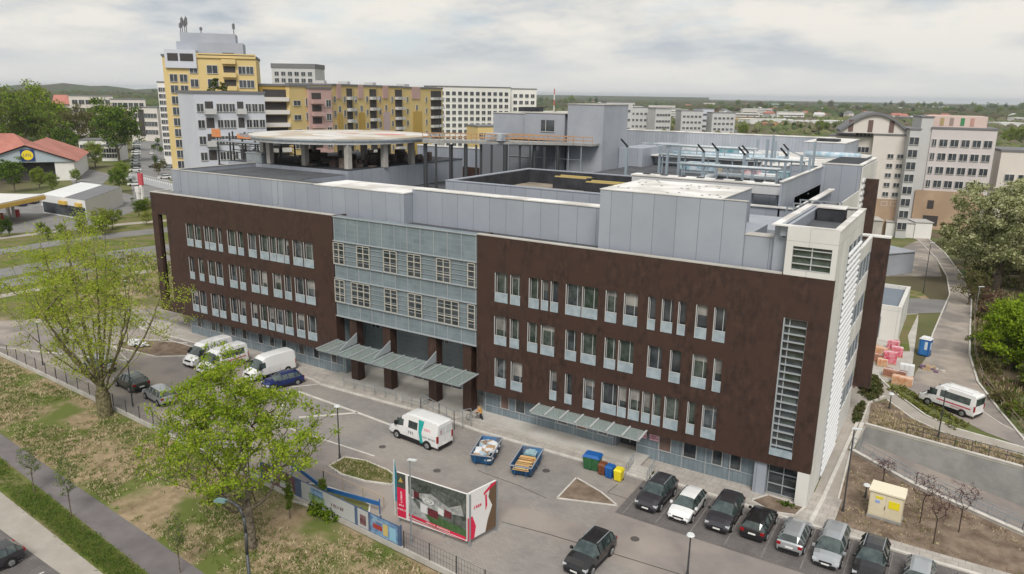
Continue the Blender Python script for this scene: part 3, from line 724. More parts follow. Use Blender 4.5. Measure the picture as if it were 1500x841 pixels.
tr.box(-4.0, .52, 21.1, -3.9, 12.9, 22.0, 3); tr.box(-4.2, .44, 21.2, -3.6, 13.0, 22.0, 0)
tr.box(-3.4, 10.4, 21.1, -1.3, 12.2, 22.2, 3); tr.box(-3.5, 10.3, 22.2, -1.2, 12.3, 22.3, 2)
tr.build('tower_roof', [greyc, tar, whitecap, tard], H)
# brown fins hung on the east wall
f_ = MB(); f_.box(.0, 22.0, ZB, 1.55, 22.8, ZT-.1, 0); f_.build('brown_fin', brown, H)
f_ = MB(); f_.box(-1.6, 21.95, ZT-.1, 1.6, 22.85, ZT+.05, 0); f_.build('white_end_wall', whitec, H)
f_ = MB(); f_.box(-4.4, 50, .5, -2.9, 50.9, 21.2, 0); f_.build('brown_fin', brown, H)
# ---- rooftop blocks
B = MB()
B.box(-79.4, 2.2, ZT-.4, -62.0, 15.2, 20.6, 0)       # left block
B.box(-54.2, 2.2, ZR+.1, -41.6, 7.2, 21.1, 0); B.box(-62.0, 2.45, ZR+.1, -54.2, 7.2, 20.6, 0)
B.box(-62.0, 2.2, ZR+.1, -54.2, 2.45, 21.15, 0); B.box(-79.4, 2.2, 20.6, -62.0, 2.45, 21.15, 0); B.box(-79.4, 2.45, 20.6, -79.1, 15.2, 21.15, 0)
B.box(-41.6, 3.6, ZR+.1, -19.5, 4.9, 21.45, 0)
B.box(-19.3, 1.15, ZT-.5, -9.0, 10.4, 23.4, 0); B.box(-9.0, 1.15, ZT-.5, -7.0, 1.5, 23.4, 0); B.box(-9.0, 1.5, ZR+.1, -7.05, 9, 20.6, 0)
B.box(-7.0, 1.25, ZT-.5, -4.72, 2.6, 20.85, 0); B.box(-5.0, 2.6, ZR+.1, -4.72, 9, 20.0, 0)
B.split('rooftop_block', greyc, H)
Cc = MB()
Cc.box(-79.3, 2.5, 20.6, -62.0, 15.1, 20.64, 0)
Cc.box(-54.2, 2.15, 21.1, -41.55, 7.25, 21.2, 1); Cc.box(-61.95, 2.5, 20.6, -54.25, 7.2, 20.66, 0)
Cc.box(-79.45, 2.15, 21.15, -54.2, 2.5, 21.22, 2); Cc.box(-79.45, 2.5, 21.15, -79.05, 15.2, 21.22, 2)
Cc.box(-41.6, 3.52, 21.45, -19.45, 4.95, 21.55, 1)
Cc.box(-19.35, 1.1, 23.4, -8.95, 10.45, 23.47, 1); Cc.box(-8.95, 1.1, 23.4, -6.95, 1.55, 23.45, 2)
Cc.box(-7.0, 1.2, 20.85, -4.68, 2.65, 20.9, 2)
for k in range(26): 
    x, y = random.uniform(-19, -9.3), random.uniform(1.5, 9.9); Cc.box(x, y, 23.47, x+.18, y+.12, 23.53, 3)
Cc.build('roof_membrane', [tar, whitecap, conc, concd], H)
gd = MB()
for x in (-60.3, -78.0): gd.box(x, 2.12, ZT+.1, x+.22, 2.19, 21.1)
gd.box(-19.9, 3.5, ZT, -19.7, 3.58, 21.4); gd.split('downpipe', greyp, H)
# helipad base walls
hb = MB(); hb.box(-86, 16.0, ZR-3, -62.4, 42, 21.0, 0); hb.box(-62.4, 16.0, ZR-6, -62.3, 30, 21.0, 0)
hb.build('helipad_base_wall', greyc, H)
hc = MB(); hc.box(-86.0, 16.0, 21.0, -62.3, 42, 21.04, 0); hc.build('helipad_base_roof', tard, H)
# courtyard block with parapet
cb = MB(); x0, x1, y0, y1 = -43.8, -23.6, 12.3, 31.0
cb.box(x0, y0, ZR+.1, x1, y0+.5, 21.4, 0); cb.box(x0, y1-.5, ZR+.1, x1+6, y1, 21.4, 0); cb.box(x0, y0+.5, ZR+.1, x0+.5, y1-.5, 21.4, 0)
cb.build('courtyard_parapet', greyc, H)
cf = MB(); cf.box(x0+.5, y0+.5, ZR+.1, x1+6, y1-.5, 19.7, 0)
cf.box(x0-.05, y0-.05, 21.4, x1, y0+.55, 21.5, 1); cf.box(x0-.05, y1-.55, 21.4, x1+6, y1+.05, 21.5, 1); cf.box(x0-.05, y0+.55, 21.4, x0+.55, y1-.55, 21.5, 1)
cf.box(x0+.5, y0+.5, 19.7, x0+.56, y1-.5, 21.38, 2); cf.box(x0+.5, y1-.58, 19.7, x1+6, y1-.52, 21.38, 2)
cf.build('courtyard_roof', [sandr, greyr, tard], H)
sk = MB()
for xs_, ys_ in ((-37.6, 26.5), (-31.8, 23.5), (-27.5, 20.5)):
    sk.box(xs_, ys_, 19.7, xs_+4.6, ys_+3.0, 21.1, 0)
    for k in range(2): sk.box(xs_+.1, ys_+.3+k*1.5, 21.1, xs_+4.4, ys_+.65+k*1.5, 21.22, 1)
sk.build('skylight_box', [tard, mat('yellow_timber', (.50, .38, .14), rough=.8)], H)
# pit between helipad and courtyard block: brown and grey far walls
pw = MB(); pw.box(-70, 45, 14, -46, 45.4, 19.4, 0); pw.box(-74, 45.1, 19.42, -48.5, 45.5, 22.4, 1); pw.box(-74, 45.0, 22.4, -48.5, 45.6, 22.6, 2)
pw.box(-61.9, 30.5, 14, -45, 44, 15.5, 3)
pw.build('pit_wall', [brown, greyr, whitecap, conc], H)
# stair and lift towers behind
st = MB()
st.box(-60.5, 48, ZR, -54.0, 56, 28.1, 0); st.box(-54.0, 47.0, ZR, -46.9, 56, 28.3, 0); st.box(-46.9, 47.6, ZR, -45.9, 56, 28.2, 1); st.box(-45.9, 46.0, ZR, -40.0, 55, 29.75, 0)
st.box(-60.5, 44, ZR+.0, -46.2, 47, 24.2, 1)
st.split('lift_tower', [greyp, mat('gap_shade_grey', (.16, .17, .19), rough=.7)], H)  # darker grey colours in the shade of the tower gap; lower block shares it
sc = MB(); sc.box(-60.6, 47.9, 28.1, -53.9, 56.1, 28.2, 0); sc.box(-54.1, 46.9, 28.3, -45.9, 56.1, 28.4, 0); sc.box(-46, 45.9, 29.75, -39.9, 55.1, 29.85, 0); sc.box(-57, 50, 28.4, -54.6, 54, 29.1, 1)
sc.build('tower_cap', [conc, tard], H)
w1 = MB(); w1.box(-51.0, 46.93, 25.6, -48.7, 46.99, 27.3, 0); w1.box(-51.1, 46.88, 25.5, -48.6, 46.925, 25.6, 1); w1.box(-50.2, 46.88, 25.6, -50.1, 46.925, 27.3, 1)
w1.build('window', [pane, mullw], H)
# middle plateau: services deck, screens, decks behind
pl = MB()
pl.box(-24.0, 31, ZR+.1, -9.3, 46.9, 20.4, 0); pl.box(-38, 31.1, ZR+.1, -24, 60, 20.6, 0); pl.box(-9.5, 24, ZR+.1, -9.3, 46.9, 22.7, 0)
pl.box(-9.4, 46.9, 0, -4.7, 62, 23.0, 0)
pl.box(-45, 60, ZR, -16.5, 92, 21.3, 0); pl.box(-16.5, 62, 10, -8.6, 92, 21.5, 0); pl.box(-18, 80, 10, -11.5, 96, 24.0, 0)
pl.box(-39.9, 52, ZR, -36, 70, 23.4, 0)
pl.split('rear_block', greyc, H)
pr = MB()
pr.box(-24.0, 31, 20.4, -9.5, 46.8, 20.45, 0); pr.box(-38, 31.2, 20.6, -24, 60, 20.65, 0)
pr.box(-45.1, 59.9, 21.3, -16.4, 92, 21.42, 1); pr.box(-16.38, 61.9, 21.5, -8.5, 92, 21.6, 1)
pr.box(-9.45, 47, 23.0, -4.65, 62, 23.04, 2)
pr.box(-9.6, 23.9, 22.7, -9.2, 46.95, 22.8, 1)
pr.box(-18.1, 79.9, 24.0, -11.4, 96, 24.1, 1); pr.box(-16.5, 82, 24.1, -13, 85, 24.5, 2)
pr.box(-9.5, 46.85, 23.04, -4.6, 47.3, 23.2, 1); pr.box(-5.1, 47.3, 23.04, -4.6, 62, 23.2, 1)
pr.build('rear_roof', [tar, whitecap, tard], H)
ew = MB()
ew.box(-4.65, 46.9, 0, -4.5, 62, 22.9, 0)
for k in range(16): ew.box(-4.5, 47.3, 9+k*.8, -4.3, 49.2, 9.35+k*.8, 1)
ew.box(-4.78, 22.1, 0, -4.66, 46.85, 17.9, 0); ew.box(-4.7, 30, 17.9, -4.6, 46.8, 20.0, 0)
ew.build('rear_end_wall', [whitec, whitem], H)
p2_ = MB(); p2_.box(-8.0, 24.5, ZR+.1, -7.6, 45, 20.0, 0); p2_.box(-7.95, 24.4, 20.0, -7.25, 45.2, 20.15, 1); p2_.box(-16, 24.0, ZR+.1, -7.6, 24.4, 20.0, 0); p2_.box(-16, 23.8, 20.0, -7.3, 24.38, 20.15, 1)
p2_.build('low_parapet', [greyc, whitecap], H)
bw = MB(); bw.box(-72, 92, 15, -15, 92.6, 24.2, 0); bw.box(-72, 91.9, 24.2, -15, 92.7, 24.4, 1); bw.build('back_wall', [greyr, whitecap], H)
# big white pipe screens
ps = MB()
ps.box(-27.5, 27.7, 20.9, -9.6, 28.2, 21.9, 0); ps.box(-27.5, 28.2, 21.7, -9.6, 29.5, 21.9, 0); ps.box(-27.6, 27.6, 21.9, -9.4, 29.6, 22.06, 1)
ps.box(-45.5, 57.2, 20.9, -19.5, 58.0, 22.1, 0); ps.box(-45.6, 55.5, 22.1, -19.4, 58.8, 22.28, 1)
for k in range(7): ps.box(-27+k*2.7, 28.7, ZR+.1, -26.8+k*2.7, 29.0, 20.9, 2)
for k in range(9): ps.box(-45+k*3, 57.4, ZR+.1, -44.8+k*3, 57.7, 20.9, 2)
for k in range(8): ps.box(-26.4+k*2.2, 28.3, 22.06, -25.6+k*2.2, 28.9, 22.14, 3)
ps.split('plant_screen', [mat('pale_grey_sheet', (.44, .455, .48), (.52, .53, .55), scale=3, rough=.5), whitecap, steel, tard], H)
# small lower roof with machines between big block and corner tower
lr = MB(); lr.box(-6.8, 11.2, ZR+.1, -4.8, 22, 19.2, 0); lr.box(-18, 13.4, ZR+.1, -7.2, 22, 19.4, 0); lr.build('service_roof', [greyp], H)
# ------------------------------------------------------------------ rooftop equipment
def steel_post(u, v, vt, label, zb=20.5, head=None, arm=0, r=.15):
    x, y = G(u, v, zb); zt = FY(u, vt, y)[1]
    t = thing('rooftop_steel_post', label, 'steel post', (x, y, zb), 0, 'slim steel posts standing on the plant roof')
    p = MB(); p.box(-.25, -.25, 0, .25, .25, .08); p.box(-r, -r, .08, r, r, zt-zb); p.build('post', bluesteel, t)
    if arm:
        a = MB(); a.bar((0, 0, zt-zb-.1), (-arm, -.4, zt-zb+.5), .12, .12); a.build('arm', bluesteel, t)
    if head:
        h = MB(); h.bar((.1, 0, zt-zb-.15), (-.75, -.35, zt-zb+.8), .32, .22); h.build('wrapped_end', blackm, t)
    return t
SP = [(916, 266, 213, 'post at the far end near the tall lift tower, with black tip', 20.4, 1, 0), (965, 254, 214, 'short post with bent arm behind the beam', 20.6, 0, 1.6),
 (975, 271, 218, 'first plain post rising over the white roof of the big block', 19.9, 0, 0), (992, 273, 215, 'second plain post rising over the white roof of the big block', 19.9, 0, 0),
 (1027, 275, 221, 'post with black tip right over the big white block roof', 19.8, 1, 0), (1048, 263, 219, 'black tipped post on the front screen', 20.6, 1, 0),
 (1087, 267, 225, 'left one of the pair of black tipped posts', 20.6, 1, 0), (1092, 259, 222, 'right one of the pair of black tipped posts', 20.6, 1, 0),
 (1120, 256, 204, 'tall plain post, left one of the three close together', 20.6, 0, 0), (1128, 254, 198, 'tall plain post, middle one of the three close together', 20.6, 0, 0),
 (1133, 247, 206, 'tall plain post, right one of the three close together', 20.6, 0, 0), (1148, 265, 226, 'black tipped post close to the pipe bundles', 20.6, 1, 0),
 (1152, 247, 219, 'short black tipped post behind another on the right', 20.6, 1, 0), (1169, 282, 227, 'post with bent arm beside the low parapet', 20.0, 0, 1.6),
 (1181, 284, 227, 'thick plain post beside the low parapet', 20.0, 0, 0), (1188, 266, 207, 'tallest thick post beside the low parapet', 20.0, 0, 0),
 (1108, 231, 204, 'plain post on the white rear deck', 21.4, 0, 0), (1077, 207, 191, 'post with long bent arm on the rear deck edge', 21.6, 0, 2.6), (1066, 222, 210, 'small post on the rear deck', 21.5, 0, 0)]
for u, v, vt, lb, zb, hd, ar in SP: steel_post(u, v, vt, 'slim steel '+lb, zb, hd, ar)
fr_ = [(1, 3, 'left part'), (6, 7, 'pair'), (8, 10, 'middle'), (11, 13, 'right part')]
def gantry(label, x0, x1, y, zb, zt):
    t = thing('pipe_gantry', label, 'pipe gantry', (x0, y, zb), 0, 'thin steel gantries on the plant roof'); L_ = x1-x0
    for k in range(5):
        p = MB(); p.box(k*L_/4-.07, -.07, 0, k*L_/4+.07, .07, zt-zb); p.build('post', bluesteel, t)
    for z_ in (zt-zb-.1, (zt-zb)*.62):
        p = MB(); p.bar((0, 0, z_), (L_, 0, z_), .12, .14); p.build('beam', bluesteel, t)
    p = MB(); p.tube((-.4, .3, zt-zb+.1), (L_+.4, .3, zt-zb+.1), .14, None, 8); p.tube((-.4, -.3, zt-zb+.1), (L_+.2, -.3, zt-zb+.1), .10, None, 8); p.build('pipes', wrapb0, t, True)
wrapb0 = mat('pale_pipe_wrap', (.40, .46, .50), (.55, .58, .60), scale=1, rough=.5)
gantry('thin steel gantry with pale pipes crossing behind the front screen', -24, -12.5, 35.5, 20.45, 22.9)
gantry('thin steel gantry with pale pipes in the middle of the plant roof', -30, -17, 44.5, 20.65, 23.2)
gantry('thin steel gantry near the right end of the plant roof', -16.5, -10.5, 41.0, 20.45, 23.6)
gantry('low steel gantry on the white rear deck', -40, -22, 62.5, 21.45, 23.4)
# pipe bundles, wrapped ducts
def duct(name, label, cat, pts, r, m, group=None):
    mb = MB()
    for a, b in zip(pts[:-1], pts[1:]): mb.tube(a, b, r, r, 10)
    return tag(mb.build(name, m, None, True), label, cat, group)
wrapb = mat('blue_film', (.26, .40, .50), (.52, .58, .63), scale=.9, rough=.4)
wrapt = mat('teal_film', (.12, .30, .34), (.36, .48, .52), scale=.9, rough=.4)
foil = mat('silver_foil', (.45, .48, .50), (.62, .64, .66), scale=.7, rough=.35, metal=.4)
rr_ = random.Random(3)
for i, (u, v, z, w_, m, lb) in enumerate([(1010, 244, 21, 3.2, wrapt, 'teal film wrapped air unit on the plant roof, leftmost between the screens'), (1030, 246, 21, 4.5, wrapb, 'pale blue film wrapped air unit beside the teal one'),
      (1062, 250, 21, 2.6, mat('beige_box', (.42, .38, .31), rough=.6), 'beige boxed air unit between the plant screens'), (1077, 255, 21, 3.2, foil, 'silver foil wrapped duct box between the plant screens'),
      (1100, 258, 21, 2.2, mat('pink_film', (.55, .22, .26), (.7, .6, .6), scale=.5), 'pink and white wrapped unit between the plant screens'), (1110, 255, 21, 3.2, wrapb, 'blue wrapped air unit right of the pink one'), (1140, 256, 21, 3.0, wrapt, 'blue green wrapped unit by the black tipped post'),
      (1065, 224, 22.3, 3.6, wrapt, 'teal wrapped unit standing on the white rear deck'), (893, 226, 21.5, 3.8, wrapt, 'teal wrapped unit near the tall lift tower'), (1125, 262, 20.8, 2.2, whitem, 'white boxed unit at the right end of the plant')]):
    x, y = G(u, v, z); b = MB(); h = rr_.uniform(1.0, 1.6)
    b.box(-w_/2, -.8, .15, w_/2, .8, h); 
    for k in range(3): b.box(-w_/2+w_*k/3+.05, -.86, .25, -w_/2+w_*k/3+.15, -.802, h-.1)
    b.box(-w_/2-.05, -.85, h, w_/2+.05, .85, h+.08)
    b.box(-w_/2+.1, -.6, 0, w_/2-.1, .6, .15)
    zb_ = z-.6
    t = tag(b.build('air_handling_unit', m, None, False, (x, y, zb_-.0)), lb, 'air unit', 'wrapped air handling units on the plant roof')
duct('air_duct', 'long silver duct lying along the rear side of the front screen', 'duct', [(-27, 32.6, 21.0), (-11, 32.6, 21.0)], .45, foil)
duct('air_duct', 'silver duct with a bend crossing the plant roof', 'duct', [(-22, 34, 21.0), (-22, 44, 21.0), (-14, 44, 21.0)], .4, foil)
for i, (x0, x1, y, z, r, m, lb) in enumerate([(-40, -18, 66, 22.0, .4, wrapb, 'pale blue wrapped pipe on the rear roof behind the long screen'), (-44, -20, 70, 22.2, .5, foil, 'silver pipe on the rear roof behind the blue wrapped pipe'), (-17, -8.5, 76, 22.3, .5, wrapb, 'blue pipe bundle on the right rear deck')]):
    duct('wrapped_pipe', lb, 'pipe', [(x0, y, z), (x1, y, z)], r, m)
# pipe rack beside the big white block
t = thing('pipe_rack', 'dense steel rack of pipes and valves right behind the big grey rooftop block', 'pipe rack', (-6.6, 14, 19.2))
a = MB()
for x in (0, 1.9, 3.7):
    for y in (0, 3, 6): a.box(x-.06, y-.06, 0, x+.06, y+.06, 2.4)
for z_ in (.8, 1.6, 2.35):
    for y in (0, 3, 6): a.bar((-.1, y, z_), (3.8, y, z_), .1, .1)
a.build('rack_frame', steel, t)
a = MB()
for k in range(9): a.tube((0+k*.42, -.4, .9+(k % 3)*.65), (0+k*.42, 6.3, .9+(k % 3)*.65), .13, .13, 8)
for k in range(4): a.tube((.3+k*.9, 1.5, 0), (.3+k*.9, 1.5, 1.6), .16, .16, 8)
a.build('pipes', darksteel, t, True)
bx_ = MB(); bx_.box(0, 0, 0, 1.8, 1.0, .5); bx_.box(.1, -.02, .1, 1.7, 0, .42); bx_.box(-.06, -.06, .5, 1.86, 1.06, .56)
for i, (x, y, z, lb) in enumerate([(-6.6, 4.0, 18.05, 'low dark roof hatch box behind the parapet next to the corner tower'), (-6.3, 8.0, 19.25, 'dark roof hatch box in front of the pipe rack')]):
    tag(bx_.build('roof_hatch', greyp if i == 0 else tard, None, False, (x, y, z)), lb, 'roof hatch')

# ------------------------------------------------------------------ helipad
HC = Vector((-73.3, 26.3, 25.0))
hp = thing('helipad', 'round concrete rooftop helipad under construction on stout columns', 'helipad', tuple(HC))
padm = mat('helipad_concrete', (.52, .50, .47), (.60, .585, .56), scale=3.5, rough=.85, detail=9, third=(.44, .38, .30), tscale=6)
a = MB(); nS = 48
ring = [(13*math.cos(2*PI*k/nS), 13*math.sin(2*PI*k/nS)) for k in range(nS)]
a.prism(ring, -.22, 0.0); a.build('deck', padm, hp)
a = MB(); ring2 = [(12.7*math.cos(2*PI*k/nS), 12.7*math.sin(2*PI*k/nS)) for k in range(nS)]; a.prism(ring2, -.78, -.225); a.build('edge_beam', mat('pale_beam', (.42, .44, .46), (.50, .51, .52), scale=2, rough=.7), hp)
a = MB()
for k in range(36):
    t1 = 2*PI*k/36; a.bar((13.0*math.cos(t1), 13.0*math.sin(t1), -.34), (14.2*math.cos(t1), 14.2*math.sin(t1), -.12), .08, .08)
    t2 = 2*PI*(k+1)/36
    for rr1, zz1 in ((13.5, -.25), (14.2, -.12)): a.bar((rr1*math.cos(t1), rr1*math.sin(t1), zz1), (rr1*math.cos(t2), rr1*math.sin(t2), zz1), .08, .08)
a.build('edge_frame', bluesteel, hp)
redp = mat('faded_red_marking', (.50, .16, .14), (.56, .34, .30), scale=1.2, rough=.8)
a = MB(); a.sheet([(6+3*math.cos(x), 4+2*math.sin(x)) for x in (0, 1, 2, 3, 4, 5)], .008); a.sheet([(-2.8, 1.5), (1.2, 1.5), (1.2, 3), (-2.8, 3)], .008)
a.build('red_marking', redp, hp)
a = MB(); a.sheet([(-1, -5), (6, -6), (5, -3), (-2, -3.4)], .006); a.build('pale_patch', whitecap, hp)
for (dx, dy) in ((-4.5, -9.6), (1.2, -8.4), (10.8, -9.9+.0), (10.9, -3), (10.6, 3.2), (2, 8), (-8, 2), (-9, 9), (-10, -6), (3.5, 1)):
    if abs(dx-10.8) < .01: dx, dy = 10.6, -9.6
    r = math.hypot(dx, dy)
    if r > 12.3: dx *= 12.2/r; dy *= 12.2/r
    a = MB(); a.box(dx-.36, dy-.36, -4.0, dx+.36, dy+.36, -.785); a.build('column', conc, hp)
# rubble and formwork below the pad
a = MB(); rr_ = random.Random(8)
for k in range(60):
    x, y = rr_.uniform(-84, -63.5), rr_.uniform(17.5, 38); w_, l_, h_ = rr_.uniform(.3, 1.2), rr_.uniform(.3, 1.6), rr_.uniform(.2, 1.3)
    a.box(x, y, 21.05, x+w_, y+l_, 21.05+h_)
tag(a.build('building_materials', mat('stored_material', (.08, .05, .045), (.16, .14, .12), scale=1.5, rough=.9)), 'heap of dark stored building materials under the helipad deck', 'materials', kind='stuff')
orange = mat('orange_netting', (.68, .20, .06), (.55, .28, .14), scale=.7, rough=.7)
# link slab with props
lk = thing('link_bridge', 'thin slab walkway on many steel props between helipad and lift towers', 'bridge')
a = MB(); a.add([(-60.8, 29.5, 24.4), (-58.2, 26.5, 24.4), (-43.6, 43.5, 23.9), (-46.5, 46.5, 23.9), (-60.8, 29.5, 24.75), (-58.2, 26.5, 24.75), (-43.6, 43.5, 24.2), (-46.5, 46.5, 24.2)], [(3,2,1,0), (4,5,6,7), (0,1,5,4), (1,2,6,5), (2,3,7,6), (3,0,4,7)]); a.build('slab', concd, lk)
a = MB(); a.box(-57, 43.6, 23.9, -40.5, 47, 24.2); a.build('slab', concd, lk)
for k in range(16):
    tt = k/15; a = MB(); x, y = -58.6+tt*13.2, 27.6+tt*15.4
    a.tube((x+.5*(k % 3), y-.4*(k % 2), 15.4), (x+.5*(k % 3), y-.4*(k % 2), 24.2-.4*tt), .16 if k % 4 else .28, None, 8); a.build('prop', darksteel, lk)
for k in range(7):
    a = MB(); x = -55+k*2.1; a.tube((x, 43.9, 17.9), (x, 43.9, 23.9), .09, None, 8)
    if k < 6: a.tube((x, 43.9, 19.2), (x+2.1, 43.9, 19.2), .04, None, 6); a.tube((x, 43.9, 21.8), (x+2.1, 43.9, 21.8), .04, None, 6)
    a.build('prop', steel, lk)
a = MB()
for k in range(30):
    tt = k/29; x, y = -58.2+tt*14.6, 26.5+tt*17.0; z = 24.75-.5*tt; a.box(x-.03, y-.03, z, x+.03, y+.03, z+1.0)
for zo in (.5, 1.0): a.bar((-58.2, 26.5, 24.75+zo), (-43.6, 43.5, 24.2+zo), .09, .14)
for k in range(12): a.box(-57+k*1.5-.03, 43.6, 24.2, -57+k*1.5+.03, 43.66, 25.1)
for zo in (.45, .95): a.bar((-57, 43.63, 24.2+zo), (-40.5, 43.63, 24.2+zo), .09, .12)
a.build('guard_rail', mat('timber_rail', (.50, .27, .12), (.38, .24, .15), scale=.6, rough=.8), lk)
a = MB(); a.box(-53.2, 34.6, 24.6, -50.4, 37.0, 25.6); a.build('covered_stack', mat('grey_tarp', (.30, .33, .37), (.42, .45, .48), scale=.6, rough=.7), lk)
# stair scaffold west of the pad
sf = thing('stair_scaffold', 'grey steel stair scaffold with landing left of the helipad', 'scaffold', (-98.5, 24, 17.0))
a = MB()
for x in (0, 3, 6, 9, 11.5, 14.5):
    for y in (0, 3): a.box(x-.10, y-.10, -3, x+.10, y+.10, 7.4)
for z_ in (0, 2.2, 4.4, 5.5, 6.5):
    for y in (0, 3): a.bar((-.3, y, z_), (14.7, y, z_), .14, .14)
a.bar((2, .1, .2), (9, .1, 5.3), .14, .35); a.bar((2, 2.4, .2), (9, 2.4, 5.3), .10, .3); a.bar((8, 0, 1.5), (3, 0, 4.4), .08, .08)
a.build('frame', darksteel, sf)
a = MB(); a.box(-1.4, -.2, 5.9, 15, 3.2, 6.1); a.build('landing', greyp, sf)
a = MB()
for k in range(20): a.box(2+k*.35, .2, .2+k*.255, 2.32+k*.35, 2.3, .25+k*.255)
a.build('stair_treads', steel, sf)
a = MB(); a.box(-1.2, -.15, 6.6, 1.0, -.10, 7.9); a.box(5.0, -.15, 6.6, 11.8, -.1, 7.3); a.build('safety_net', orange, sf)
ac = MB(); ac.box(0, 0, 0, 3.2, 1.4, 1.3); ac.box(.2, -.04, .2, 1.4, 0, 1.1); ac.box(1.8, -.04, .2, 3.0, 0, 1.1); ac.box(-.1, -.1, 1.3, 3.3, 1.5, 1.4)
tag(ac.build('roof_cabinet', steel, None, False, (-82, 16, 21.05)), 'small steel cabinet standing at the left roof edge under the scaffold', 'cabinet')

# ------------------------------------------------------------------ vehicles
def paintm(name, c, metal=.3, rough=.28):
    return mat('car_paint_'+name, c, rough=rough, metal=metal, coat=.6, spec=.5)
P_ = {'white': paintm('white', (.74, .74, .74), 0), 'silver': paintm('silver', (.42, .44, .46), .5), 'black': paintm('black', (.014, .013, .015), .1), 'darkgrey': paintm('dark_grey', (.055, .053, .062), .4),
      'blue': paintm('blue', (.008, .022, .13), .3), 'navy': paintm('navy', (.03, .032, .05), .3), 'red': paintm('red', (.35, .02, .02), .1), 'green': paintm('olive', (.05, .06, .045), .3)}
PROF = {
 'hatch': dict(W=.88, wl=(-1.32, 1.33), st=[(-2.12,.60,.66,.60,.80),(-2.08,.88,.93,.66,.85),(-1.98,.98,1.02,.66,.87),(-1.66,.98,1.38,.56,.88),(-1.2,.96,1.47,.57,.88),(-.3,.94,1.50,.58,.88),(.35,.92,1.46,.57,.88),(1.12,.90,.99,.68,.88),(1.65,.82,.90,.66,.87),(2.0,.70,.76,.60,.82),(2.12,.48,.54,.52,.74)], rear=(2,3), front=(6,7), cab=(3,6), r=.32),
 'suv': dict(W=.93, wl=(-1.38, 1.40), st=[(-2.28,.66,.76,.66,.84),(-2.24,1.02,1.08,.70,.90),(-2.12,1.10,1.16,.70,.92),(-1.86,1.10,1.58,.62,.93),(-1.3,1.08,1.68,.63,.93),(-.3,1.06,1.71,.64,.93),(.3,1.05,1.66,.62,.93),(1.02,1.03,1.13,.74,.93),(1.7,.96,1.06,.72,.92),(2.15,.82,.92,.66,.87),(2.28,.54,.62,.58,.80)], rear=(2,3), front=(6,7), cab=(3,6), r=.37),
 'mpv': dict(W=.9, wl=(-1.38, 1.40), st=[(-2.25,.62,.70,.66,.84),(-2.22,1.0,1.06,.70,.88),(-2.14,1.05,1.12,.68,.9),(-1.98,1.05,1.58,.62,.9),(-1.3,1.03,1.66,.62,.9),(-.3,1.01,1.68,.62,.9),(.55,.99,1.60,.60,.9),(1.45,.96,1.04,.70,.9),(1.85,.86,.95,.66,.88),(2.13,.72,.80,.60,.84),(2.25,.48,.54,.52,.76)], rear=(2,3), front=(6,7), cab=(3,6), r=.33),
 'estate': dict(W=.89, wl=(-1.40, 1.40), st=[(-2.34,.62,.68,.62,.82),(-2.30,.92,.97,.68,.86),(-2.22,1.0,1.04,.68,.88),(-1.85,1.0,1.40,.58,.89),(-1.3,.97,1.47,.58,.89),(-.3,.95,1.49,.58,.89),(.3,.93,1.44,.57,.89),(1.10,.90,.98,.68,.89),(1.75,.82,.90,.66,.88),(2.2,.68,.76,.60,.83),(2.34,.46,.52,.52,.75)], rear=(2,3), front=(6,7), cab=(3,6), r=.33),
 'van': dict(W=1.0, wl=(-1.75, 1.75), st=[(-2.86,.42,.60,.86,.96),(-2.84,1.35,2.36,.80,.98),(-2.70,1.35,2.50,.80,1.0),(-1.5,1.35,2.55,.80,1.0),(.2,1.35,2.54,.80,1.0),(.85,1.35,2.46,.78,1.0),(1.30,1.33,2.20,.76,1.0),(1.98,1.22,1.36,.84,.99),(2.45,1.05,1.14,.80,.96),(2.78,.72,.82,.74,.90),(2.86,.42,.50,.66,.84)], rear=None, front=(6,7), cab=None, r=.36),
}
